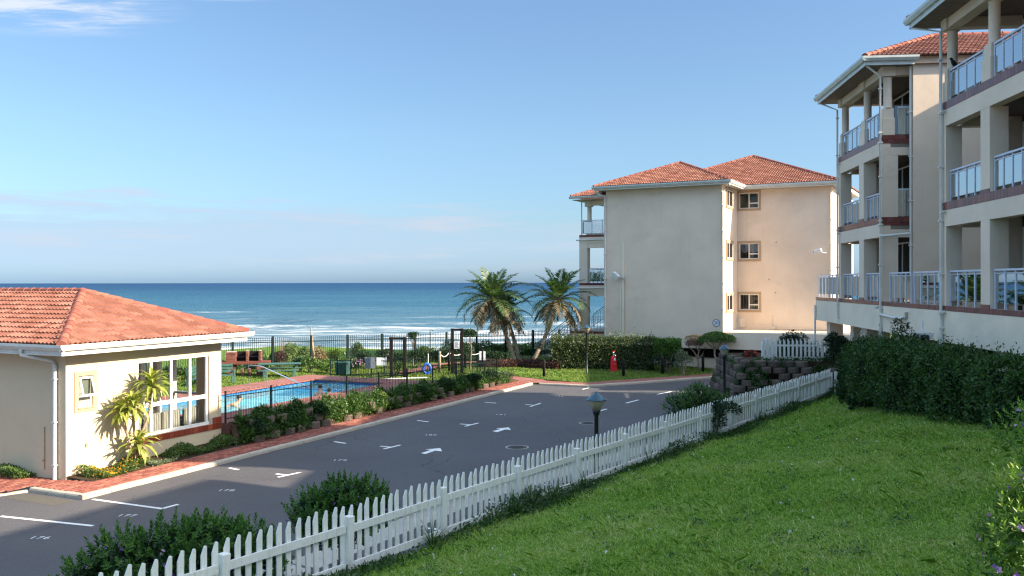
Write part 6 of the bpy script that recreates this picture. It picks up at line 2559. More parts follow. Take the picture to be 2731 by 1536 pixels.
x_, y_, _ = at(1635, 985, 53.9)
hy = thing('fire_hydrant', 'red tapered fire hydrant cover with a steel valve on the lower lawn', 'fire hydrant', (x_, y_, 0.2), R(4))
cv = MB()
prof = [(0.19, 0.165, 0.0), (0.175, 0.155, 0.45), (0.13, 0.12, 0.93), (0.125, 0.115, 0.945)]
vs = []
for hx, hy_, z in prof:
    vs += [(-hx, -hy_, z), (hx, -hy_, z), (hx, hy_, z), (-hx, hy_, z)]
cv.add(vs, [(r_ * 4 + k, r_ * 4 + (k + 1) % 4, r_ * 4 + 4 + (k + 1) % 4, r_ * 4 + 4 + k) for r_ in range(3) for k in range(4)] + [(12, 13, 14, 15)])
cv.build('cover', M['red_paint'], hy)
MB().box(-0.18, 0.18, -0.168, 0.168, 0.40, 0.415).build('strap', M['dark_wood'], hy)
MB().box(0.02, 0.10, -0.137, -0.118, 0.73, 0.87).build('label_plate', M['sign_white'], hy)
vl = MB().tube([(0.0, 0, 0.94), (0.0, 0, 1.14)], 0.03, 10)
vl.tube([(0, 0, 1.05), (0.10, -0.02, 1.03), (0.13, -0.02, 0.97)], 0.03, 8)
vl.lathe((0, 0, 1.12), [(0.05, 0), (0.05, 0.10)], 10)
vl.build('valve', M['chrome'], hy)
MB().lathe((0, 0, 1.24), [(0.03, -0.02), (0.09, 0.0), (0.09, 0.03), (0.03, 0.04)], 16).build('handwheel', M['red_paint'], hy)

# ---------------------------------------------------------------- garden furniture
x_, y_ = G(655, 1001, 0.62)
br = thing('brick_barbecue', 'red brick barbecue with a chimneyless double grill hearth beside the picnic table', 'barbecue', (x_, y_, 0.58), R(12))


def bricks_box(mb, x0, x1, y0, y1, z0, z1, bl_=0.23, bh_=0.085):
    """box faced with proud bricks on its front, sides and back"""
    r_ = 0
    z = z0
    while z < z1 - 0.02:
        zt = min(z + bh_, z1)
        off_ = (r_ % 2) * bl_ / 2
        for (a0, a1, fixed, axis) in ((x0, x1, y0, 'f'), (y0, y1, x0, 'l'), (y0, y1, x1, 'r')):
            a = a0 - off_
            while a < a1 - 0.01:
                p, q = max(a, a0) + 0.006, min(a + bl_, a1) - 0.006
                if q - p > 0.02:
                    if axis == 'f':
                        mb.box(p, q, fixed - 0.014, fixed - 0.001, z + 0.006, zt - 0.006)
                    elif axis == 'l':
                        mb.box(fixed - 0.014, fixed - 0.001, p, q, z + 0.006, zt - 0.006)
                    else:
                        mb.box(fixed + 0.001, fixed + 0.014, p, q, z + 0.006, zt - 0.006)
                a += bl_
        z = zt
        r_ += 1


core, bk_ = MB(), MB()
for bx in ((-0.95, -0.55, 0, 0.7, 0, 0.66), (0.55, 0.95, 0, 0.7, 0, 0.66), (-0.25, -0.12, -0.1, 0.5, 0, 0.42), (0.10, 0.23, -0.1, 0.5, 0, 0.42)):
    core.box(*bx)
    bricks_box(bk_, *bx)
for bx in ((-1.02, -0.52, 0.05, 0.75, 0.80, 1.32), (0.0, 0.12, 0.05, 0.72, 0.80, 1.36), (0.66, 0.80, 0.05, 0.72, 0.80, 1.36)):
    core.box(*bx)
    bricks_box(bk_, *bx)
core.build('masonry', M['mortar'], br)
o = bk_.build('bricks', M['brick_red'], br)
o['kind'] = 'stuff'
MB().bbox(-1.35, 1.25, -0.14, 0.78, 0.665, 0.795, 0.015).build('hearth_slab', M['brick_red'], br)
MB().box(-0.52, 0.66, 0.72, 0.76, 0.80, 1.30).build('back_plate', M['dark_wood'], br)
for x0_, x1_ in ((-0.49, -0.02), (0.14, 0.64)):
    gr = MB()
    for k in range(9):
        y_ = 0.1 + k * 0.07
        gr.box(x0_, x1_, y_, y_ + 0.012, 1.03, 1.045)
    gr.build('grill', M['black_metal'], br)

x_, y_ = G(745, 1004, 0.62)
pt = thing('picnic_table', 'green slatted picnic table with fixed benches on the pool lawn', 'picnic table', (x_, y_, 0.58), R(10))
for k in range(5):
    MB().bbox(-1.1, 1.1, -0.36 + k * 0.148, -0.36 + k * 0.148 + 0.135, 0.72, 0.76, 0.006).build('slat', M['green_wood'], pt)
for sgn in (-1, 1):
    for k in range(2):
        y_ = sgn * (0.62 + 0.15 * k)
        MB().bbox(-1.05, 1.05, y_ - 0.065, y_ + 0.065, 0.42, 0.455, 0.006).build('bench_slat', M['green_wood'], pt)
    MB().bbox(sgn * 0.75 - 0.05, sgn * 0.75 + 0.05, -0.14, 0.14, 0, 0.64, 0.01).build('leg', M['green_wood'], pt)
    MB().beam((sgn * 0.75, -0.85, 0.38), (sgn * 0.75, 0.85, 0.38), 0.06, 0.075).build('crosspiece', M['green_wood'], pt)
    MB().beam((sgn * 0.75, -0.33, 0.68), (sgn * 0.75, 0.33, 0.68), 0.06, 0.075).build('bearer', M['green_wood'], pt)
    for s2 in (-1, 1):
        MB().bbox(sgn * 0.75 - 0.045, sgn * 0.75 + 0.045, s2 * 0.7 - 0.10, s2 * 0.7 + 0.10, 0, 0.34, 0.01).build('bench_leg', M['green_wood'], pt)

x_, y_ = G(914, 996, 0.62)
bn = thing('litter_bin', 'green boarded square litter bin with a flared lid on the lawn', 'litter bin', (x_, y_, 0.58), R(-14))
vs = []
for hx, z in ((0.30, 0.0), (0.36, 0.62)):
    vs += [(-hx, -hx * 0.8, z), (hx, -hx * 0.8, z), (hx, hx * 0.8, z), (-hx, hx * 0.8, z)]
MB().add(vs, [(k, (k + 1) % 4, 4 + (k + 1) % 4, 4 + k) for k in range(4)] + [(4, 5, 6, 7)]).build('body', M['green_wood'], bn)
for k in range(5):
    f = -0.29 + k * 0.145
    MB().extr([(f * 0.83 - 0.052, -0.252, 0.02), (f * 0.83 + 0.052, -0.252, 0.02), (f + 0.062, -0.30, 0.61), (f - 0.062, -0.30, 0.61)], (0, -0.016, 0)).build('board', M['green_wood'], bn)
MB().bbox(-0.40, 0.40, -0.34, 0.34, 0.63, 0.70, 0.015).build('lid', M['green_wood'], bn)
MB().bbox(-0.14, 0.14, -0.10, 0.10, 0.702, 0.74, 0.01).build('lid_handle', M['green_wood'], bn)


def garden_bench(u, v, z, rz, label):
    x_, y_ = G(u, v, z)
    t = thing('garden_bench', label, 'bench', (x_, y_, z - 0.03), rz, 'green wooden garden benches')
    for k in range(4):
        MB().bbox(-0.75, 0.75, -0.24 + k * 0.125, -0.24 + k * 0.125 + 0.11, 0.42, 0.45, 0.006).build('seat_slat', M['green_wood'], t)
    for k in range(3):
        MB().bbox(-0.75, 0.75, 0.26, 0.29, 0.55 + k * 0.15, 0.55 + k * 0.15 + 0.11, 0.006).build('back_slat', M['green_wood'], t)
    for sgn in (-1, 1):
        MB().bbox(sgn * 0.70 - 0.04, sgn * 0.70 + 0.04, 0.295, 0.37, 0, 0.97, 0.01).build('leg', M['green_wood'], t)
        MB().bbox(sgn * 0.70 - 0.04, sgn * 0.70 + 0.04, -0.26, -0.18, 0, 0.418, 0.01).build('leg', M['green_wood'], t)
        MB().bbox(sgn * 0.80 - 0.04, sgn * 0.80 + 0.04, -0.28, 0.33, 0.62, 0.66, 0.01).build('armrest', M['green_wood'], t)
        MB().bbox(sgn * 0.80 - 0.03, sgn * 0.80 + 0.03, -0.26, -0.20, 0.0, 0.618, 0.01).build('arm_post', M['green_wood'], t)


garden_bench(578, 1022, 0.66, R(20), 'green wooden garden bench end showing past the pool house wall')
garden_bench(528, 1030, 0.68, R(95), 'green wooden garden bench seen through the pool house window')

# pool cleaning pole, coiled hose
a = at(1000, 1008, 46.0)
b_ = at(1138, 988, 46.8)
o = thing('pool_cleaner', 'long pale pool cleaning pole with a yellow head lying by the deck', 'pool cleaner', (a[0], a[1], zg(22) + 0.03), math.atan2(b_[1] - a[1], b_[0] - a[0]))
L_ = math.hypot(b_[1] - a[1], b_[0] - a[0])
MB().tube([(0, 0, 0.04), (L_, 0, 0.04)], 0.035, 8).build('pole', M['white_plastic'], o)
MB().bbox(-0.32, 0.02, -0.14, 0.14, 0, 0.12, 0.03).build('head', M['yellow'], o)
x_, y_ = G(1138, 997, 0.55)
lb = thing('lifebuoy_stand', 'blue lifebuoy hanging on a thin pale post by the garden path', 'lifebuoy', (x_, y_, 0.52))
MB().tube([(0.06, 0.06, 0), (0.06, 0.06, 1.15)], 0.022, 8).build('post', M['white_plastic'], lb)
tp = [(0.0 + 0.20 * math.cos(q), -0.02, 0.32 + 0.27 * math.sin(q)) for q in np.linspace(0, 2 * math.pi, 22)]
MB().tube(tp, 0.075, 9).build('ring', M['blue_plastic'], lb)
# driftwood stake beyond the fence and old shower pole
x_, y_, zt = at(831, 872, 54.5)
o = MB().tube([(x_ + 0.22, y_, 0.3), (x_ + 0.1, y_, 1.3), (x_ - 0.02, y_, 2.3), (x_ - 0.05, y_, zt)], [0.10, 0.085, 0.065, 0.03], 8).build('driftwood_stake', M['dead_wood'])
tag(o, 'bleached leaning driftwood stake standing just beyond the boundary fence', 'stake')
x_, y_, zt = at(1146, 880, 57.5)
o = MB().tube([(x_, y_, 0.2), (x_, y_, zt - 0.1), (x_ + 0.04, y_, zt), (x_ + 0.13, y_, zt + 0.02), (x_ + 0.2, y_, zt - 0.08)], 0.022, 8).build('beach_shower', M['dark_wood'])
tag(o, 'thin crook shaped beach shower pipe beyond the boundary fence', 'shower')
# ---------------------------------------------------------------- planting


def plant(name, label, cat, x, y, z, group=None):
    return thing(name, label, cat, (x, y, z), 0, group)


def branches(parent, n, h, spread, r=0.025, mat=None, z0=0.0, name='branch', stemr=None):
    mb = MB()
    for i in range(n):
        a = 2 * math.pi * i / n + random.uniform(-0.4, 0.4)
        e = spread * random.uniform(0.5, 1.0)
        mb.tube([(0.05 * math.cos(a), 0.05 * math.sin(a), z0), (e * 0.4 * math.cos(a), e * 0.4 * math.sin(a), z0 + h * 0.5), (e * math.cos(a), e * math.sin(a), z0 + h)], [r, r * 0.7, r * 0.3], 6)
    return mb.build(name, mat or M['bark'], parent)


# purple flowered polygala bushes on the road side of the fence
def polygala(label, cx, cy, zb, blobs, n, per=15, fl=60, pink=0, L=0.088):
    t = plant('flowering_bush', label, 'bush', cx, cy, zb)
    bl_ = [((b[0][0], b[0][1], b[0][2]), b[1]) for b in blobs]
    shoots('foliage', bl_, n, per, L, M['leaf_polygala'], t, 0.17, 0.46)
    foliage('inner_leaves', [(b[0], tuple(np.array(b[1]) * 0.85)) for b in bl_], n * 5, L * 1.2, M['leaf_dark'], t, 0.3, 0.6)
    if fl:
        flowers('flowers', bl_, fl, 0.032, M['petal_purple'], t, -0.2)
    if pink:
        flowers('faded_flowers', bl_, pink, 0.034, M['petal_pink'], t, -0.2)
    branches(t, 9, 0.9, 0.6, 0.022)
    return t


def along_fence(u, v, Yd):
    return at(u, v, Yd)


x_, y_, z_ = at(500, 1440, 12.6)
bl_ = [((-1.20, -0.55, 0.66), (0.34, 0.30, 0.34)), ((-0.78, -0.35, 0.88), (0.48, 0.38, 0.42)), ((-0.25, -0.05, 0.98), (0.5, 0.42, 0.42)), ((0.25, 0.1, 1.03), (0.52, 0.45, 0.40)), ((0.68, 0.35, 0.92), (0.40, 0.4, 0.36)),
       ((0.92, 0.5, 0.72), (0.30, 0.3, 0.30)), ((-0.55, -0.25, 0.45), (0.9, 0.4, 0.5)), ((0.4, 0.2, 0.6), (0.9, 0.45, 0.6))]
polygala('broad dark green bush with purple flowers at the lower left corner, behind the pickets', x_, y_, 0.78, bl_, 820, 18, 40, 22)
x_, y_, z_ = at(905, 1330, 15.9)
bl_ = [((-0.45, -0.25, 0.98), (0.36, 0.34, 0.38)), ((0.0, 0.0, 1.16), (0.42, 0.36, 0.36)), ((0.40, 0.2, 1.12), (0.36, 0.34, 0.34)), ((-0.1, 0, 0.6), (0.65, 0.42, 0.55)), ((0.55, 0.35, 0.8), (0.3, 0.3, 0.4))]
polygala('rounded purple flowered bush rising behind the pickets left of the centre', x_, y_, 0.50, bl_, 520, 17, 46, 0)
x_, y_, z_ = at(1862, 1065, 27.3)
bl_ = [((-0.55, -0.1, 1.0), (0.5, 0.42, 0.42)), ((0.05, 0.1, 1.18), (0.55, 0.45, 0.45)), ((0.55, 0.25, 1.0), (0.45, 0.4, 0.42)), ((0, 0, 0.55), (0.9, 0.5, 0.6))]
t = plant('bush', 'bright green rounded bush spilling over the picket fence below the third lamp', 'bush', x_, y_, 0.75)
shoots('foliage', bl_, 420, 12, 0.085, M['leaf_hedge_bright'], t, 0.14, 0.5)
foliage('inner_leaves', bl_, 2200, 0.10, M['leaf_dark'], t, 0.2, 0.7)
branches(t, 8, 0.9, 0.5)
x_, y_, z_ = at(1905, 1090, 26.0)
t = plant('bush', 'dark straggling bush hanging through the pickets beside the bright rounded bush', 'bush', x_, y_, 1.15)
foliage('foliage', [((0.2, 0, 0.75), (0.55, 0.3, 0.22)), ((0.0, 0.05, 0.45), (0.3, 0.25, 0.5)), ((-0.3, 0.05, 0.35), (0.28, 0.2, 0.4))], 1900, 0.095, M['leaf_dark'], t, 0.1, 0.4)
branches(t, 6, 0.7, 0.4)

# weeds and ground cover along the foot of the fence, lawn side
nW = 30000
tt = rng.uniform(-4, 33, nW)
dens = 0.55 + 0.45 * np.sin(tt * 1.1) + 0.3 * np.sin(tt * 2.7 + 1)
dd = np.abs(rng.normal(size=nW)) * 0.33 + 0.02 - 0.28 * (rng.random(nW) < 0.25)
kk = rng.random(nW) < np.clip(dens + 0.25, 0.15, 1)
tt, dd = tt[kk], dd[kk]
xx = FX + tt * FD[0] + dd * FN[0]
yy = FY + tt * FD[1] + dd * FN[1]
hh = rng.random(len(tt)) ** 1.8 * np.clip(0.34 - 0.36 * np.abs(dd), 0.03, 0.4) * np.clip(0.6 + 0.6 * np.sin(tt * 0.8 + 2), 0.35, 1.3)
P = np.stack([xx, yy, lawn_z(tt, np.maximum(dd, 0)) + hh], 1)
D0 = unit(rand_dirs(len(P)) + np.array([0, 0, 0.7]))
V = leaf_verts(P, D0, rand_dirs(len(P)) + np.array([0, 0, 0.5]), rng.uniform(0.05, 0.11, len(P)), rng.uniform(0.02, 0.045, len(P))).reshape(-1, 3)
for t_, n_ in ((6.6, 90), (7.2, 70), (8.0, 30), (9.3, 30), (4.1, 30), (12.5, 24), (17, 40), (20.5, 30), (24.5, 50)):
    x_, y_ = td(t_, 0.2)
    V = np.concatenate([V, np.array(strap_clump((x_, y_, lawn_at(x_, y_)), n_, 0.62, 0.016, 0.25)).reshape(-1, 3)])
o = link('weeds', npmesh('weeds', V, 4, M['weed']))
tag(o, 'low weeds and clover growing along the foot of the long picket fence', 'weeds', kind='stuff')

# hedges on the right, in front of the terrace


def hedge(name, label, pts, zb, zt, wd, n, L, mat, core=None, cat='hedge', zmin=True, lump=0.22, asp=0.5, up=0.2, shag=0.035):
    """clipped hedge along pts: leaf shell on a rounded box with lumps"""
    t = thing(name, label, cat, (pts[0][0], pts[0][1], zb))
    o = np.array([pts[0][0], pts[0][1], zb])
    P, N = [], []
    segs = list(zip(pts[:-1], pts[1:]))
    tot = sum(math.hypot(b[0] - a[0], b[1] - a[1]) for a, b in segs)
    for a, b in segs:
        L_ = math.hypot(b[0] - a[0], b[1] - a[1])
        m_ = int(n * L_ / tot)
        d = np.array([(b[0] - a[0]) / L_, (b[1] - a[1]) / L_, 0])
        s_ = np.array([-d[1], d[0], 0])
        f = rng.random(m_)
        H = zt - zb
        ang = rng.random(m_)
        face = rng.random(m_)
        w_ = wd / 2
        lat = np.where(face < 0.38, -w_, np.where(face < 0.70, rng.uniform(-w_, w_, m_), np.where(face < 0.86, w_, rng.uniform(-w_, w_, m_))))
        zz = np.where((face >= 0.38) & (face < 0.70), H, rng.random(m_) ** 0.85 * H)
        # round the shoulders
        sh = np.clip((zz - (H - 0.25)) / 0.25, 0, 1)
        lat = lat * (1 - 0.25 * sh ** 2)
        lx = f * L_
        bump = lump * (0.5 * np.sin(lx * 2.3 + zz * 1.7 + lat) + 0.35 * np.sin(lx * 4.9 - zz * 3.1) + 0.3 * np.sin(lx * 9.0 + zz * 6.0))
        top = (face >= 0.38) & (face < 0.70)
        lat = lat + np.where(top, 0, np.sign(lat) * bump * 0.6)
        zz = zz + np.where(top, bump * 0.55, 0) + np.where(top, rng.exponential(shag, m_), 0)
        p = np.array([a[0], a[1], zb]) + d * lx[:, None] + s_ * lat[:, None] + np.array([0, 0, 1]) * zz[:, None]
        nn = np.where(top[:, None], np.array([[0, 0, 1.0]]), s_[None, :] * np.sign(lat)[:, None])
        P.append(p - nn * rng.exponential(0.05, m_)[:, None])
        N.append(nn)
        # ends
    P = np.concatenate(P) - o
    N = np.concatenate(N)
    m_ = len(P)
    D = unit(N * 0.7 + rand_dirs(m_) * 0.9 + np.array([0, 0, up]))
    l = L * rng.uniform(0.65, 1.3, m_)
    link('foliage', npmesh('foliage', leaf_verts(P, D, unit(N + rand_dirs(m_) * 0.8), l, l * asp).reshape(-1, 3), 4, mat), t)
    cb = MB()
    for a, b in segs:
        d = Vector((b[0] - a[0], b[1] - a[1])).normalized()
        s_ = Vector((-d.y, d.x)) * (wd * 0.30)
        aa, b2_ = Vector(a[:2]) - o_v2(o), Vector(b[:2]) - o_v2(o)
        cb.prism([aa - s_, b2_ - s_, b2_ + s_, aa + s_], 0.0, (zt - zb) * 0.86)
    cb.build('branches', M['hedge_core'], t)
    return t


def o_v2(o):
    return Vector((float(o[0]), float(o[1])))


hp = [bw(-0.4, 6.5), bw(-1.5, 3.0), bw(-2.0, -0.4)]
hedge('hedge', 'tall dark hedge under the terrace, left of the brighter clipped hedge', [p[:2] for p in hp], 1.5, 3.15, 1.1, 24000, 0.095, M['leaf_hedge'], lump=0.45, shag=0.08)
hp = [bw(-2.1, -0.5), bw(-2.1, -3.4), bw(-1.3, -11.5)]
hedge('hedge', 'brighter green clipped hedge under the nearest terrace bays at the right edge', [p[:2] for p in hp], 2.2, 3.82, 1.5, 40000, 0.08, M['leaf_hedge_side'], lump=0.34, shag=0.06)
x_, y_, _ = bw(-1.2, -0.1)
t = plant('sapling', 'thin sapling with drooping leaves poking above the hedge by the terrace downpipe', 'sapling', x_, y_, 2.3)
MB().tube([(0, 0, 0), (0.05, 0, 1.2), (-0.05, 0, 2.05)], [0.03, 0.02, 0.008], 6).build('stem', M['bark'], t)
foliage('foliage', [((0, 0, 1.75), (0.32, 0.25, 0.35)), ((0.25, 0, 1.5), (0.3, 0.2, 0.2)), ((-0.1, 0, 2.05), (0.15, 0.12, 0.15))], 330, 0.13, M['leaf_dark'], t, -0.3, 0.5, 0.3)
# tall dark shrubs beside the short picket fence, against the second block
for lab, u0, v0, Yd, rad, n_, zb, zt in (('loose dark shrub hanging over the right end of the short picket fence', 2238, 930, 38.2, (0.7, 0.6), 5000, 1.6, 3.45), ('dark shrub behind the short picket fence, against the beige wall', 2120, 900, 42.0, (1.5, 0.8), 7000, 1.0, 3.35),
                                          ('dark shrub between the short picket fence and the tall hedge', 2305, 960, 34.4, (0.6, 0.55), 5000, 1.3, 3.35)):
    x_, y_, _ = at(u0, v0, Yd)
    t = plant('shrub', lab, 'shrub', x_, y_, zb)
    h_ = zt - zb
    bl_ = scatter_blobs((0, 0, h_ * 0.58), (rad[0], rad[1], h_ * 0.5), 9, (0.3, 0.5))
    foliage('foliage', bl_, n_, 0.10, M['leaf_dark'], t, 0.15, 0.4, 0.4)
    branches(t, 7, h_ * 0.8, rad[0] * 0.7, 0.03)
x_, y_, _ = at(2268, 965, 36.0)
t = plant('bush', 'small yellow green bush at the end of the long fence by the little gate', 'bush', x_, y_, 1.75)
foliage('foliage', scatter_blobs((0, 0, 0.42), (0.45, 0.35, 0.28), 5), 1800, 0.07, M['leaf_hedge_bright'], t, 0.3)
branches(t, 5, 0.3, 0.2, 0.015)

# shrub with pink and purple flowers close to the viewer on the right
def near_shrub(label, x, y, zb, bl_, n, fl):
    t = plant('flowering_shrub', label, 'shrub', x, y, zb)
    shoots('foliage', bl_, n, 14, 0.045, M['leaf_near'], t, 0.09, 0.36)
    foliage('inner_leaves', bl_, n * 2, 0.05, M['leaf_polygala'], t, 0.2, 0.8)
    flowers('flowers', bl_, fl, 0.026, M['petal_pink'], t, -0.3)
    flowers('purple_flowers', bl_, fl // 2, 0.022, M['petal_purple'], t, -0.3)
    branches(t, 12, 1.0, 0.16, 0.010)


M['leaf_near'] = leafmat('leaf_near', (0.06, 0.13, 0.02), (0.16, 0.28, 0.04), (0.28, 0.34, 0.06))
x_, y_, z_ = at(2704, 1400, 4.7)
near_shrub('flowering shrub with pink and purple heads in the lower right corner, close up', x_, y_, 3.0,
           [((0.0, 0, 1.18), (0.15, 0.18, 0.22)), ((0.10, 0.05, 1.40), (0.12, 0.15, 0.14)), ((-0.05, 0, 0.92), (0.18, 0.2, 0.25)), ((0.2, 0, 1.1), (0.2, 0.25, 0.4)), ((0.1, 0, 0.5), (0.25, 0.25, 0.4))], 520, 60)
x_, y_, z_ = at(2738, 1130, 5.6)
near_shrub('taller flowering shrub with a few mauve heads at the right edge of the lawn', x_, y_, 3.05,
           [((0.0, 0, 1.50), (0.14, 0.2, 0.14)), ((0.06, 0, 1.64), (0.10, 0.15, 0.10)), ((0.12, 0, 1.28), (0.10, 0.2, 0.2)), ((0.15, 0, 0.95), (0.12, 0.2, 0.3))], 200, 24)

# ivy on the block wall, red bush above it
t = plant('ivy', 'trailing ivy growing over the stacked stone block wall', 'ivy', 9.6, 37.6, 0)
bl_ = []
for k in range(44):
    r_ = random.random()
    bl_.append(((random.uniform(-0.4, 4.4) , -0.86 + 0.88 * r_ + random.uniform(-0.06, 0.06), 2.25 * r_), (random.uniform(0.15, 0.4), 0.10, random.uniform(0.10, 0.26))))
for k in range(12):
    r_ = random.random()
    bl_.append(((-0.65 + 0.85 * r_, random.uniform(0.3, 4.5), 2.2 * r_), (0.12, 0.35, 0.2)))
bl_ += [((1.0 + 0.6 * k, 0.75, 2.24), (0.4, 0.22, 0.12)) for k in range(6)]
foliage('foliage', bl_, 9500, 0.085, M['leaf_ivy'], t, 0.0, 0.2, 0.7, -1.0)
x_, y_, _ = at(1995, 948, 41.5)
t = plant('flowering_bush', 'bush covered in red flowers beside the pale rope post at the block wall', 'bush', x_, y_, 1.2)
bl_ = scatter_blobs((0, 0, 0.95), (0.5, 0.45, 0.5), 7)
foliage('foliage', bl_, 1500, 0.08, M['leaf_dark'], t)
flowers('flowers', bl_, 130, 0.075, M['petal_red'], t, -0.5)
branches(t, 5, 0.8, 0.3)

M['leaf_hedge_top'] = leafmat('leaf_hedge_top', (0.014, 0.034, 0.012), (0.075, 0.11, 0.035), (0.16, 0.18, 0.08), 0.5, 0.2)
# clipped hedge, flat topped trees and bare shrub in front of the far block
def lin(u, z, Yd):
    return ((u - 1365) * Yd / 2400, Yd)


hedge('hedge', 'long clipped dark hedge with a sunlit top in front of the beige far block', [lin(1470, 0, 55.7), lin(1620, 0, 55.5), lin(1742, 0, 54.9)], 0.15, 2.02, 1.5, 19000, 0.11, M['leaf_hedge_top'], lump=0.10, shag=0.10)
hedge('hedge', 'brighter clipped block of hedge at the right end of the long dark hedge', [lin(1742, 0, 54.6), lin(1816, 0, 54.3)], 1.0, 2.1, 1.5, 5200, 0.10, M['leaf_hedge_bright'], lump=0.10)
x_, y_ = lin(1780, 0, 53.9)
t = plant('shrub', 'open dark shrub with pale stems under the bright clipped hedge block', 'shrub', x_, y_, 0.15)
foliage('foliage', [((-0.2, 0, 0.6), (0.8, 0.5, 0.6)), ((0.55, -0.2, 0.9), (0.35, 0.3, 0.4))], 2600, 0.11, M['leaf_dark'], t, 0.1, 0.5)
branches(t, 8, 1.2, 0.9, 0.035, M['bark_pale'])
x_, y_ = lin(1822, 0, 53.0)
t = plant('shrub', 'loose pale green shrub leaning out of the end of the clipped hedge', 'shrub', x_, y_, 0.15)
foliage('foliage', [((-0.1, 0, 1.05), (0.35, 0.3, 0.4)), ((0.3, 0, 0.8), (0.25, 0.2, 0.25)), ((-0.25, 0, 0.5), (0.25, 0.2, 0.4))], 800, 0.12, M['leaf_sage'], t, 0.1)
branches(t, 6, 0.8, 0.4, 0.03, M['bark_pale'])
# bare twiggy tree with a dry crown
x_, y_ = G(1862, 988, 0.15)
t = plant('bare_tree', 'small bare tree with a dry brown clipped crown and forked pale stem', 'tree', x_, y_, 0.13)
tk = MB()
tk.tube([(0.05, 0, 0), (0, 0, 0.5), (-0.05, 0, 0.75)], [0.08, 0.065, 0.06], 8)
for (p, q, r_) in (((-0.05, 0, 0.75), (-0.30, 0.02, 1.2), (-0.75, 0, 1.6)), ((-0.05, 0, 0.7), (0.25, 0.05, 0.95), (0.42, 0, 1.45)), ((-0.04, 0, 0.72), (0.0, -0.1, 1.2), (-0.25, 0, 1.65)), ((-0.1, 0, 0.9), (0.1, 0.1, 1.25), (0.05, 0.1, 1.6))):
    tk.tube([p, q, r_], [0.05, 0.04, 0.025], 7)
tk.build('trunk', M['bark_pale'], t)
cr = MB()
for k in range(260):
    a = random.random() * 6.283
    r0 = random.random() ** 0.5
    p = Vector((-0.25 + 0.55 * r0 * math.cos(a), 0.4 * r0 * math.sin(a), 1.5 + 0.2 * random.random()))
    q = p + Vector((random.uniform(-0.22, 0.22), random.uniform(-0.2, 0.2), random.uniform(0.2, 0.42)))
    cr.tube([p, (p + q) / 2 + Vector((random.uniform(-0.05, 0.05), 0, 0)), q], [0.012, 0.009, 0.004], 4, caps=False)
cr.build('twigs', M['bare_twig'], t)
foliage('crown', [((-0.25, 0, 2.0), (0.55, 0.45, 0.17))], 900, 0.07, M['leaf_dry'], t, 0.3)
# flat topped clipped tree
x_, y_ = G(1917, 990, 0.15)
t = plant('clipped_tree', 'small tree clipped to a flat green cushion in front of the terrace wall', 'tree', x_, y_, 0.13)
MB().tube([(0.05, 0, 0), (-0.12, 0, 0.5), (-0.28, 0, 1.0), (-0.28, 0, 1.5)], [0.075, 0.06, 0.055, 0.045], 8).build('trunk', M['bark_pale'], t)
bl_ = [((-0.15, 0, 1.95), (1.0, 0.75, 0.38)), ((-0.75, 0, 1.85), (0.55, 0.5, 0.3)), ((0.45, 0, 1.9), (0.55, 0.5, 0.33)), ((-0.2, 0, 2.15), (0.7, 0.5, 0.25))]
foliage('crown', bl_, 5200, 0.09, M['leaf_hedge_bright'], t, 0.3, 0.35)
tk = MB()
for k in range(7):
    a = k * 0.9
    tk.tube([(-0.28, 0, 1.3), (-0.2 + 0.4 * math.cos(a), 0.3 * math.sin(a), 1.6), (-0.15 + 0.8 * math.cos(a), 0.5 * math.sin(a), 1.85)], [0.04, 0.03, 0.012], 6)
tk.build('branches', M['bark_pale'], t)

# ---------------------------------------------------------------- palms
def frond(L, el0, droop, az, dry=False, nl=34, tw=0.0):
    """one feather leaf: rachis tube + two rows of leaflets, in the crown's frame"""
    d = np.array([math.cos(az), math.sin(az), 0])
    side = np.array([-d[1], d[0], 0])
    p = np.zeros(3)
    el = el0
    N_ = 14
    pts, els = [p.copy()], [el]
    for i in range(N_):
        p = p + (d * math.cos(el) + np.array([0, 0, math.sin(el)])) * L / N_
        el -= droop / N_ * (0.5 + 1.1 * i / N_)
        pts.append(p.copy())
        els.append(el)
    pts = np.array(pts)
    f = np.linspace(0.14, 0.99, nl)
    idx = f * N_
    i0 = np.clip(idx.astype(int), 0, N_ - 1)
    fr = (idx - i0)[:, None]
    base = pts[i0] * (1 - fr) + pts[i0 + 1] * fr
    tan = unit(pts[i0 + 1] - pts[i0])
    upv = unit(np.cross(tan, np.tile(side, (nl, 1))) * -1)
    upv = np.where(upv[:, 2:3] < -0.2, -upv, upv)
    V = []
    for sg in (-1, 1):
        ll = L * 0.25 * np.sin(np.clip(f, 0.1, 1) * math.pi * 0.93 + 0.12) ** 0.7 * rng.uniform(0.85, 1.1, nl)
        D = unit(side * sg * 0.85 + tan * 0.62 + upv * (0.22 if not dry else -0.25) + rng.normal(size=(nl, 3)) * 0.10 + np.array([0, 0, -0.12 if not dry else -0.5]))
        V.append(leaf_verts(base, D, unit(upv + side * sg * 0.3), ll, ll * 0.13 + 0.012))
    V = np.concatenate(V).reshape(-1, 3)
    return pts, V


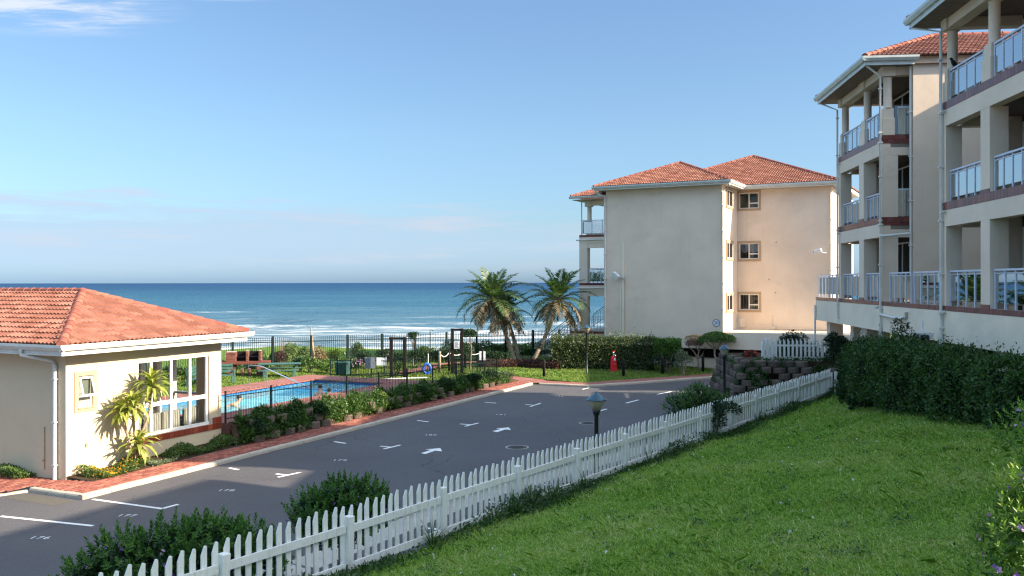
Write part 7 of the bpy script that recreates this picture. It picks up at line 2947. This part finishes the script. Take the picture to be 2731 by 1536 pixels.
def palm(label, base, crown, R_, nf, ctrl=None, ndry=10):
    t = thing('palm_tree', label, 'palm tree', base, 0, 'leaning feather palms on the garden lawn')
    c = Vector(crown) - Vector(base)
    k = ctrl or (c * 0.5 + Vector((0.15, 0, -0.1)))
    pts = []
    for i in range(13):
        f = i / 12
        pts.append(Vector((0, 0, 0)) * (1 - f) ** 2 + Vector(k) * 2 * f * (1 - f) + c * f * f)
    rs = [0.155 - 0.045 * min(1, i / 8) + (0.012 if i % 2 else 0) + (0.05 if i > 10 else 0) for i in range(13)]
    tr_ = MB().tube(pts, rs, 10)
    tr_.build('trunk', M['bark_pale'], t)
    rg = MB()
    for i in range(26):
        f = (i + 1) / 27
        p = Vector((0, 0, 0)) * (1 - f) ** 2 + Vector(k) * 2 * f * (1 - f) + c * f * f
        p2 = p + (c.normalized()) * 0.04
        r_ = 0.165 - 0.045 * min(1, f * 1.3)
        rg.tube([p, p2], [r_, r_ * 0.92], 9, caps=True)
    rg.build('leaf_scars', M['bark'], t)
    cm = Matrix.Translation(c)
    MB().lathe((0, 0, 0), [(0.10, -0.35), (0.19, -0.1), (0.17, 0.12), (0.05, 0.3)], 12).build('crown_heart', M['bark'], t, mat4=cm)
    for i in range(nf):
        f = i / nf
        az = i * 2.39996 + random.uniform(-0.2, 0.2)
        el = 1.40 - 1.75 * f ** 0.9 + random.uniform(-0.1, 0.1)
        L = R_ * random.uniform(0.9, 1.12) * (0.86 + 0.2 * math.sin(f * 3.1))
        dr_ = 0.65 + 1.0 * f + random.uniform(-0.15, 0.25)
        p, V = frond(L, el, dr_, az, False)
        me = npmesh('frond', V, 4, M['frond'] if f < 0.72 or random.random() < 0.35 else M['frond_dry'])
        fo = link('frond', me, t, mat4=cm)
        MB().tube([tuple(q) for q in p[::2]], [0.035 - 0.004 * j for j in range(len(p[::2]))], 5).build('rachis', M['frond_rib'], fo)
    for i in range(ndry):
        az = i * 2.39996 + 0.7
        p, V = frond(R_ * random.uniform(0.8, 1.05), random.uniform(-0.75, -0.25), random.uniform(0.7, 1.1), az, True, 30)
        fo = link('dry_frond', npmesh('dry_frond', V, 4, M['frond_dry']), t, mat4=cm)
        MB().tube([tuple(q) for q in p[::2]], [0.03 - 0.0035 * j for j in range(len(p[::2]))], 5).build('rachis', M['frond_dry_rib'], fo)
    return t


M['frond_rib'] = simple('frond_rib', (0.16, 0.17, 0.06), 0.6, 0.2)
M['frond_dry_rib'] = simple('frond_dry_rib', (0.24, 0.18, 0.11), 0.8, 0.1)
bx_, by_ = G(1374, 966, 0.28)
palm('left palm of the leaning group, its trunk rising to the left', (bx_, by_, 0.22), at(1312, 800, by_ - 0.3), 2.6, 36, None, 9)
bx_, by_ = G(1386, 966, 0.28)
palm('middle palm with a lower shaded crown, its trunk beside the left palm', (bx_, by_ + 0.35, 0.22), at(1346, 832, by_ + 0.5), 2.1, 22, None, 8)
bx_, by_ = G(1415, 969, 0.28)
palm('right palm leaning away to the right towards the beige block', (bx_, by_, 0.22), at(1488, 800, by_), 2.6, 31, Vector((1.15, 0, 1.9)), 7)
# copper ground cover round the palms
x_, y_ = G(1400, 975, 0.3)
hedge('hedge', 'low dark copper leaved bed edging round the feet of the palms', [lin(1275, 0, 55.6), lin(1400, 0, 56.2), lin(1500, 0, 55.0)], 0.2, 0.72, 1.2, 7000, 0.10, M['leaf_copper'], cat='low hedge', lump=0.08)

# ---------------------------------------------------------------- garden shrubs in front of the boundary fence
def bush_at(u, v, Yd, rx, rz, n, mat, label, zb=None, name='shrub', L=0.11, group=None, cat='shrub', k=7, up=0.3, asp=0.42):
    x, y, zt = at(u, v, Yd)
    if zb is None:
        zb = 0.5
    h_ = zt - zb
    t = plant(name, label, cat, x, y, zb, group)
    bl_ = scatter_blobs((0, 0, h_ * 0.55), (rx, rx * 0.7, h_ * 0.48), k, (0.34, 0.55))
    foliage('foliage', bl_, n, L, M[mat], t, up, 0.35, asp, zmin=0.02)
    branches(t, 6, h_ * 0.7, rx * 0.6, 0.02)
    return t


for a in ((828, 945, 50.5, 0.75, 0, 1700, 'leaf_garden', 'leafy green shrub right of the picnic table'),
          (870, 958, 50.2, 0.7, 0, 1500, 'leaf_strap', 'pale green sword leaved shrub left of the litter bin'),
          (800, 950, 51.0, 0.5, 0, 900, 'leaf_dark', 'dark low shrub just behind the picnic table'),
          (925, 948, 51.5, 0.75, 0, 1500, 'leaf_garden', 'yellow tinged shrub behind the litter bin'),
          (950, 958, 50.5, 0.45, 0, 700, 'leaf_garden', 'small shrub dotted with pink flowers right of the litter bin'),
          (975, 930, 53.0, 0.7, 0, 1500, 'leaf_dark', 'rounded dark shrub behind the grey panel'),
          (1027, 925, 53.5, 0.9, 0, 1800, 'leaf_dark', 'broad dark shrub left of the nearer gate frame'),
          (1060, 932, 53.5, 0.6, 0, 1300, 'leaf_dark', 'dark shrub seen through the nearer gate frame'),
          (1115, 930, 54.0, 1.0, 0, 2200, 'leaf_dark', 'dark mounded shrub right of the nearer gate frame'),
          (1170, 915, 54.5, 1.1, 0, 2600, 'leaf_dark', 'high dark shrub mass left of the farther gate frame'),
          (1235, 905, 54.5, 1.0, 0, 2600, 'leaf_dark', 'high dark shrub mass right of the farther gate frame'),
          (1320, 935, 57.5, 0.9, 0, 1900, 'leaf_dark', 'dark round shrub left of the palm trunks'),
          (1420, 930, 60.5, 1.2, 0, 2300, 'leaf_hedge', 'green shrub behind the right palm trunk'),
          (1480, 930, 60.0, 1.2, 0, 2300, 'leaf_dark', 'dark shrub at the foot of the metal stair'),
          (705, 962, 50.5, 0.5, 0, 900, 'leaf_garden', 'small green shrub left behind the picnic table'),
          (625, 955, 51.0, 0.5, 0, 900, 'leaf_garden', 'green shrub just left of the brick barbecue'),
          (745, 930, 52.4, 0.8, 0, 1300, 'leaf_copper', 'bronze leaved shrub against the boundary fence'),
          (1062, 965, 50.0, 0.5, 0, 900, 'leaf_garden', 'small green shrub at the foot of the nearer gate frame')):
    bush_at(*a, zb=0.45)
x_, y_, _ = at(950, 975, 50.3)
# flowers belong to the small pink dotted shrub
for o in list(S.objects):
    if o.get('label') == 'small shrub dotted with pink flowers right of the litter bin':
        flowers('flowers', [((0, 0, 0.5), (0.42, 0.3, 0.35))], 40, 0.06, M['petal_pink'], o, -0.2)
# seen through the pool house window: planting before the fence on the left
for a in ((410, 985, 44.5, 0.8, 0, 1500, 'leaf_garden', 'green shrub seen through the first pane of the pool house window'),
          (440, 968, 45.0, 0.8, 0, 1700, 'leaf_dark', 'dark shrub seen through the second pane of the pool house window'),
          (490, 975, 45.5, 0.75, 0, 1500, 'leaf_strap', 'bright strap leaved shrub seen through the third pane of the pool house window'),
          (550, 975, 46.5, 0.8, 0, 1500, 'leaf_garden', 'leafy shrub hidden behind the pool house corner pier')):
    bush_at(*a, zb=0.6)
# dune bushes and aloes beyond the fence: a line of individual clumps
for i, (u, v, Yd, rx, n_, mt, lab) in enumerate((
        (775, 915, 56.0, 0.9, 1300, 'leaf_dune', 'sunlit bush beyond the fence left of the driftwood stake'),
        (815, 918, 56.5, 0.9, 1300, 'leaf_dune', 'sunlit bush beyond the fence behind the driftwood stake'),
        (858, 918, 57.0, 0.8, 1200, 'leaf_dry', 'dry brown bush beyond the fence right of the driftwood stake'),
        (948, 906, 55.2, 0.55, 1200, 'leaf_dune', 'mushroom shaped sunlit bush at the fence behind the bin'),
        (1275, 905, 61.0, 1.2, 1900, 'leaf_dune', 'bright dune bush beyond the fence left of the palm trunks'),
        (1330, 915, 62.0, 1.3, 1900, 'leaf_dune', 'bright dune bush beyond the fence behind the palm trunks'),
        (1390, 915, 66.0, 1.3, 1700, 'leaf_dune', 'bright dune bush beyond the fence between the palms'),
        (1440, 905, 68.0, 1.3, 1700, 'leaf_dune', 'bright dune bush beyond the fence right of the palms'),
        (1210, 900, 60.5, 1.0, 1500, 'leaf_dune', 'bright dune bush beyond the fence behind the farther gate'),
        (1130, 915, 58.5, 1.0, 1500, 'leaf_dune', 'bright dune bush beyond the fence near the beach shower'),
        (890, 928, 56.0, 0.6, 900, 'leaf_dune', 'low sunlit bush beyond the fence right of the dry bush'))):
    bush_at(u, v, Yd, rx, 0, n_, mt, lab, zb=0.2, L=0.12)
for i, (u, v, Yd) in enumerate(((668, 925, 53.0), (718, 915, 53.2), (605, 930, 52.0), (690, 930, 55.0))):
    x_, y_, zt = at(u, v, Yd)
    V = np.array(strap_clump((0, 0, 0), 20, max(0.9, zt - 0.4), 0.24, 0.22)).reshape(-1, 3)
    o = link('strelitzia', npmesh('strelitzia', V, 4, M['leaf_strap']), None, (x_, y_, 0.4))
    tag(o, ('broad leaved strelitzia behind the brick barbecue grill', 'broad leaved strelitzia right of the brick barbecue by the fence post', 'broad leaved strelitzia at the end of the pool house eaves', 'broad leaved strelitzia beyond the boundary fence behind the barbecue')[i], 'plant')
# small standard tree and the dark leaning one by the gates
x_, y_, zt = at(1100, 890, 56.0)
t = plant('standard_tree', 'little round headed tree on a thin stem beyond the nearer gate frame', 'tree', x_, y_, 0.4)
MB().tube([(0, 0, 0), (0.03, 0, 0.9), (0, 0, 1.5)], [0.05, 0.04, 0.03], 7).build('trunk', M['bark'], t)
foliage('crown', scatter_blobs((0, 0, zt - 0.55), (0.5, 0.4, 0.36), 6), 1000, 0.09, M['leaf_dark'], t)
branches(t, 6, 0.5, 0.35, 0.02, z0=1.2)
x_, y_, zt = at(1252, 868, 53.5)
t = plant('dark_tree', 'dark bushy tree crown hanging behind the farther gate post beside the palms', 'tree', x_, y_, 0.4)
MB().tube([(0, 0, 0), (0.1, 0, 1.2), (0, 0, 2.0)], [0.07, 0.05, 0.03], 7).build('trunk', M['bark'], t)
foliage('crown', scatter_blobs((0.05, 0, zt - 0.95), (0.65, 0.5, 0.42), 7), 1800, 0.10, M['leaf_dark'], t)
x_, y_, zt = at(758, 893, 57.0)
t = plant('bare_bush', 'dry twiggy bush beyond the boundary fence above the sunlit shrubs', 'bush', x_, y_, 0.3)
tw_ = MB()
for k in range(90):
    a, e = random.random() * 6.283, random.uniform(0.4, 1.4)
    l = random.uniform(0.7, 1.25) * (zt - 0.3) / 1.6
    q = Vector((math.cos(a) * math.cos(e), math.sin(a) * math.cos(e), math.sin(e))) * l
    tw_.tube([(0, 0, 0.45), q * 0.5 + Vector((0, 0, 0.45)), q + Vector((random.uniform(-.15, .15), 0, 0.45))], [0.012, 0.008, 0.003], 4, caps=False)
tw_.build('twigs', M['bare_twig'], t)
# a coarse cover of dune scrub falling away to the beach
n_ = 26000
aa = rng.uniform(-40, 60, n_)
hh = rng.uniform(0.5, 26, n_)
z = np.array([dune_z(float(a), float(h)) for a, h in zip(aa, hh)])
lump = np.abs(np.sin(aa * 0.7 + hh) * np.sin(hh * 0.55 - aa * 0.25))
P = np.stack([BF0.x + BFD.x * aa + BFN.x * hh, BF0.y + BFD.y * aa + BFN.y * hh, z + lump * rng.random(n_) * np.clip(0.65 - 0.01 * hh, 0.2, 0.7)], 1)
l = rng.uniform(0.10, 0.24, n_)
o = link('dune_scrub', npmesh('dune_scrub', leaf_verts(P, unit(rand_dirs(n_) + np.array([0, 0, 0.6])), rand_dirs(n_), l, l * 0.5).reshape(-1, 3), 4, M['leaf_dune']))
tag(o, 'low sunlit dune scrub falling away to the surf beyond the boundary fence', 'dune scrub', kind='stuff')

# ---------------------------------------------------------------- planting along the pavement
M['leaf_bank'] = leafmat('leaf_bank', (0.012, 0.036, 0.012), (0.060, 0.125, 0.028), (0.10, 0.17, 0.04), 0.5, 0.25)
# lantana carpet at the pool house, silver groundcover, agapanthus and shrubs on the bank
def carpet(name, label, cat, pts_fn, n, L, mat, h, petals=None, npet=0, group=None, psz=0.035):
    P = []
    while len(P) < n:
        p = pts_fn()
        if p is not None:
            P.append(p)
    P = np.array(P)
    c = P.mean(axis=0)
    t = thing(name, label, cat, (float(c[0]), float(c[1]), float(P[:, 2].min())), 0, group)
    o = np.array([c[0], c[1], P[:, 2].min()])
    zz = rng.random(n) ** 0.6 * h * (0.6 + 0.4 * np.sin(P[:, 0] * 3.1 + P[:, 1] * 2.3))
    P = P - o
    P[:, 2] += np.maximum(zz, 0.02)
    l = L * rng.uniform(0.6, 1.3, n)
    D = unit(rand_dirs(n) + np.array([0, 0, 0.55]))
    link('foliage', npmesh('foliage', leaf_verts(P, D, unit(rand_dirs(n) * 0.8 + np.array([0, 0, 0.8])), l, l * 0.55).reshape(-1, 3), 4, mat), t)
    if npet:
        i = rng.choice(n, npet)
        Q = np.repeat(P[i] + np.array([0, 0, 0.05]), 4, 0)
        m_ = len(Q)
        link('flowers', npmesh('flowers', leaf_verts(Q + rng.normal(size=(m_, 3)) * 0.012, unit(rand_dirs(m_) + np.array([0, 0, 0.4])), rand_dirs(m_), np.full(m_, psz), np.full(m_, psz * 0.8)).reshape(-1, 3), 4, petals), t)
    return t


def strip(s0, s1, q0, q1, zf, taper=0.0):
    def f():
        s_ = random.uniform(s0, s1)
        q_ = random.uniform(q0, q1)
        x, y, _ = sq(s_, q_)
        return (x, y, zf(s_, q_))
    return f


def lant():
    s_ = random.uniform(0.25, 2.6)
    q_ = random.uniform(-0.95, -0.03)
    if q_ < -0.95 + 0.5 * max(0, s_ - 1.6) or (s_ < 0.6 and q_ < -0.3 - 1.2 * s_ * 0.9):
        return None
    x, y, _ = sq(s_, q_)
    return (x, y, 0.13)


carpet('lantana', 'spreading lantana with small orange flowers at the sunny pool house corner', 'lantana', lant, 5200, 0.055, M['leaf_garden'], 0.36, M['petal_yellow'], 220)
carpet('groundcover', 'silvery grey ground cover between the lantana and the shaded bed', 'ground cover', strip(2.3, 3.3, -0.85, -0.25, lambda s_, q_: 0.14), 1800, 0.06, M['leaf_sage'], 0.20)
carpet('groundcover', 'dark low ground cover along the shaded foot of the pool house wall', 'ground cover', strip(3.2, 6.6, -0.72, -0.04, lambda s_, q_: 0.16), 6500, 0.07, M['leaf_garden'], 0.34)
carpet('groundcover', 'bright green low plant on the paving at the far left edge', 'ground cover', strip(-0.62, -0.05, 1.15, 2.4, lambda s_, q_: 0.12), 2200, 0.06, M['leaf_garden'], 0.30)
carpet('groundcover', 'tangled green ground cover filling the planted bank below the pool fence', 'ground cover', strip(6.3, 27.2, -0.72, -0.30, lambda s_, q_: 0.12 + (q_ + 0.72) / 0.42 * max(0.05, zg(s_) - 0.16)), 44000, 0.10, M['leaf_bank'], 0.50)
aga_me = []
for k in range(5):
    V = np.array(strap_clump((0, 0, 0), 34, 0.52, 0.055, 0.42)).reshape(-1, 3)
    aga_me.append(npmesh('agapanthus', V, 4, M['leaf_strap']))
n_a = 0
for k in range(140):
    s_ = 6.4 + (27.0 - 6.4) * (k + random.random()) / 140
    q_ = random.choice((-0.32, -0.48, -0.66, -0.66, -0.20))
    if (10.2 < s_ < 11.8 or 14.5 < s_ < 15.5 or 19.8 < s_ < 20.8) and random.random() < 0.8:
        continue
    x, y, _ = sq(s_, q_)
    f = max(0.0, min(1.0, (q_ + 0.72) / 0.42))
    o = link('agapanthus', aga_me[k % 5], None, (x, y, 0.15 + f * (zg(s_) - 0.22)), random.random() * 6.28)
    sc = random.uniform(0.9, 1.3)
    o.scale = (sc, sc, sc)
    zone = ('on the bank next to the pool house corner', 'on the middle of the bank below the long pool', 'on the bank opposite the deep blue pool', 'at the far end of the bank towards the crossing path')[0 if s_ < 10.3 else 1 if s_ < 15.5 else 2 if s_ < 20.5 else 3]
    tag(o, 'strap leaved agapanthus clump ' + zone, 'agapanthus', 'agapanthus clumps ' + zone)
for k, (s_, lab, mt, h_, rx) in enumerate(((7.0, 'dark leafy shrub at the foot of the pool fence next to the pool house', 'leaf_dark', 0.75, 0.45), (10.6, 'bushy dark shrub standing tall against the middle of the pool fence', 'leaf_hedge', 0.9, 0.6), (11.9, 'feathery green shrub beside the tall dark shrub on the bank', 'leaf_garden', 0.75, 0.5),
                                     (15.1, 'shrub with yellow green tips against the pool fence', 'leaf_dune', 0.8, 0.5), (18.0, 'dense dark shrub on the bank opposite the deep blue pool', 'leaf_hedge', 0.75, 0.6),
                                     (20.4, 'round green shrub on the bank past the end of the pool', 'leaf_hedge', 0.85, 0.65), (23.0, 'dark shrub near the far end of the planted bank', 'leaf_hedge', 0.95, 0.7), (25.2, 'last dark shrub on the bank before the crossing path', 'leaf_dark', 0.85, 0.8), (27.2, 'low grey green shrub at the tip of the bed by the crossing path', 'leaf_sage', 0.55, 0.55))):
    x, y, _ = sq(s_, -0.50)
    t = plant('shrub', lab, 'shrub', x, y, 0.14)
    bl_ = scatter_blobs((0, 0, h_ * 0.55), (rx, rx * 0.75, h_ * 0.5), 7)
    foliage('foliage', bl_, 2400, 0.09, M[mt], t, 0.35, 0.35, zmin=0.02)
    branches(t, 6, h_ * 0.7, rx * 0.6, 0.018)

# tall palm lily (dracaena) against the lit wall
x, y, _ = sq(1.95, -0.50)
dr = thing('palm_lily', 'tall palm lily with two rosettes of yellow edged leaves against the sunlit wall', 'palm lily', (x, y, 0.13), ANG1)
M['leaf_lily'] = leafmat('leaf_lily', (0.10, 0.17, 0.025), (0.34, 0.36, 0.08), (0.58, 0.50, 0.17), 0.45, 0.3)


def rosette(parent, c, n, L, W_, name='leaf_rosette'):
    V = []
    for i in range(n):
        f = i / n
        a = i * 2.39996
        el = 1.35 - 1.75 * f + random.uniform(-0.12, 0.12)
        l = L * (0.7 + 0.45 * math.sin(f * 2.6 + 0.3)) * random.uniform(0.9, 1.1)
        d = np.array([math.cos(a), math.sin(a)])
        side = np.array([-d[1], d[0], 0])
        p = np.array(c, float) + np.array([0, 0, 0.18 * (1 - f)])
        ws = [0.35, 0.95, 1.0, 0.62, 0.04]
        pts = [p.copy()]
        ang = el
        for k in range(4):
            p = p + np.append(d * math.cos(ang), math.sin(ang)) * l / 4
            pts.append(p.copy())
            ang -= random.uniform(0.25, 0.55)
        for k in range(4):
            w0, w1 = W_ * ws[k] / 2, W_ * ws[k + 1] / 2
            m0 = np.array([0, 0, -0.25 * w0])
            m1 = np.array([0, 0, -0.25 * w1])
            V += [pts[k] - side * w0, pts[k] + m0, pts[k + 1] + m1, pts[k + 1] - side * w1]
            V += [pts[k] + m0, pts[k] + side * w0, pts[k + 1] + side * w1, pts[k + 1] + m1]
    return link(name, npmesh(name, np.array(V).reshape(-1, 3), 4, M['leaf_lily']), parent)


MB().tube([(0.0, 0, 0), (0.12, -0.05, 0.9), (0.42, -0.1, 1.55), (0.55, -0.05, 2.35)], [0.045, 0.04, 0.038, 0.04], 8).build('stem', M['bark_pale'], dr)
MB().tube([(-0.02, 0.02, 0), (-0.06, -0.05, 0.9), (-0.22, -0.12, 1.78)], [0.045, 0.04, 0.04], 8).build('stem', M['bark_pale'], dr)
MB().tube([(-0.03, 0.05, 0), (-0.2, 0.0, 0.7), (-0.5, -0.02, 1.7)], [0.04, 0.036, 0.036], 8).build('stem', M['bark_pale'], dr)
rosette(dr, (0.56, -0.05, 2.30), 50, 0.74, 0.125)
rosette(dr, (-0.22, -0.14, 1.78), 54, 0.70, 0.125)
rosette(dr, (-0.52, -0.02, 1.66), 34, 0.60, 0.115)
rosette(dr, (0.02, -0.12, 0.62), 32, 0.72, 0.14)

# ---------------------------------------------------------------- swimmers
def person(label, loc, rz, joints, edges, radii, hair, head, suit=None):
    t = thing('person', label, 'person', loc, rz, None)
    me = bpy.data.meshes.new('body')
    me.from_pydata(joints, edges, [])
    o = link('body', me, t)
    sk = o.modifiers.new('skin', 'SKIN')
    for i, r_ in enumerate(radii):
        me.skin_vertices[0].data[i].radius = (r_, r_)
    me.skin_vertices[0].data[0].use_root = True
    ss = o.modifiers.new('sub', 'SUBSURF')
    ss.levels = ss.render_levels = 2
    dg = bpy.context.evaluated_depsgraph_get()
    m2 = bpy.data.meshes.new_from_object(o.evaluated_get(dg))
    o.modifiers.clear()
    m2.materials.clear()
    m2.materials.append(M['skin'])
    m2.polygons.foreach_set('use_smooth', [True] * len(m2.polygons))
    o.data = m2
    hb = MB()
    ell(hb, hair[0], hair[1], 12, 9)
    hb.build('hair', M['hair'], t)
    fc = MB()
    hd = Vector(head[0])
    fw = Vector(head[1]).normalized()
    sd_ = fw.cross(Vector((0, 0, 1))).normalized()
    fc.tube([hd + fw * 0.085 + Vector((0, 0, 0.01)), hd + fw * 0.118 - Vector((0, 0, 0.02))], [0.012, 0.017], 6)
    for sg in (-1, 1):
        ell(fc, hd + sd_ * sg * 0.085, (0.02, 0.012, 0.03), 6, 5)
    fc.build('nose_and_ears', M['skin'], t)
    ey = MB()
    for sg in (-1, 1):
        ell(ey, hd + fw * 0.084 + sd_ * sg * 0.034 + Vector((0, 0, 0.018)), (0.012, 0.012, 0.008), 6, 5)
    ey.build('eyes', M['hair'], t)
    if suit:
        sb = MB()
        ell(sb, suit[0], suit[1], 12, 8)
        sb.build('swimsuit', M['sign_ink'], t)
    return t


ZW = ZD - 0.10
# swimming breaststroke towards the right: head and shoulders clear of the water
J = [(-0.55, 0, -0.20), (-0.25, 0, -0.10), (0.0, 0, 0.0), (0.14, 0, 0.10), (0.21, 0, 0.20), (0.22, 0, 0.31),
     (0.02, -0.19, 0.0), (0.22, -0.34, -0.10), (0.46, -0.26, -0.10), (0.56, -0.22, -0.10), (0.02, 0.19, 0.0), (0.22, 0.34, -0.10), (0.46, 0.26, -0.10), (0.56, 0.22, -0.10),
     (-0.62, -0.1, -0.25), (-0.98, -0.17, -0.32), (-1.38, -0.18, -0.30), (-0.62, 0.1, -0.25), (-0.98, 0.17, -0.32), (-1.38, 0.18, -0.30)]
E_ = [(0, 1), (1, 2), (2, 3), (3, 4), (4, 5), (2, 6), (6, 7), (7, 8), (8, 9), (2, 10), (10, 11), (11, 12), (12, 13), (0, 14), (14, 15), (15, 16), (0, 17), (17, 18), (18, 19)]
Rd = [0.14, 0.13, 0.13, 0.06, 0.085, 0.075, 0.075, 0.05, 0.04, 0.03, 0.075, 0.05, 0.04, 0.03, 0.095, 0.065, 0.035, 0.095, 0.065, 0.035]
x_, y_ = G(623, 1081, ZW)
person('dark haired swimmer doing breaststroke at the left end of the pool', (x_, y_, ZW + 0.02), R(18), J, E_, Rd, ((0.19, 0, 0.32), (0.098, 0.088, 0.075)), ((0.215, 0, 0.26), (1, 0, 0)))
J2 = [(0, 0, -0.55), (0, 0, -0.25), (0, 0, -0.02), (0, 0, 0.10), (0, 0.01, 0.19), (0, 0.015, 0.28), (-0.18, 0, -0.03), (-0.27, 0.08, -0.28), (-0.2, 0.28, -0.35), (0.18, 0, -0.03), (0.27, 0.08, -0.28), (0.2, 0.28, -0.35), (-0.1, 0, -0.62), (-0.12, 0.1, -1.0), (0.1, 0, -0.62), (0.12, 0.1, -1.0)]
E2 = [(0, 1), (1, 2), (2, 3), (3, 4), (4, 5), (2, 6), (6, 7), (7, 8), (2, 9), (9, 10), (10, 11), (0, 12), (12, 13), (0, 14), (14, 15)]
R2 = [0.14, 0.13, 0.12, 0.058, 0.085, 0.078, 0.07, 0.045, 0.035, 0.07, 0.045, 0.035, 0.09, 0.06, 0.09, 0.06]
for u, v, lab, h_ in ((853, 1054, 'fair shouldered bather standing in the pool with back turned', 0.12), (877, 1056, 'dark haired bather standing beside the fair one in the pool', 0.0)):
    x_, y_ = G(u, v, ZW)
    person(lab, (x_, y_, ZW + h_), R(10), J2, E2, R2, ((0, -0.005, 0.27), (0.092, 0.10, 0.088)), ((0, 0.01, 0.23), (0.2, 1, 0)))
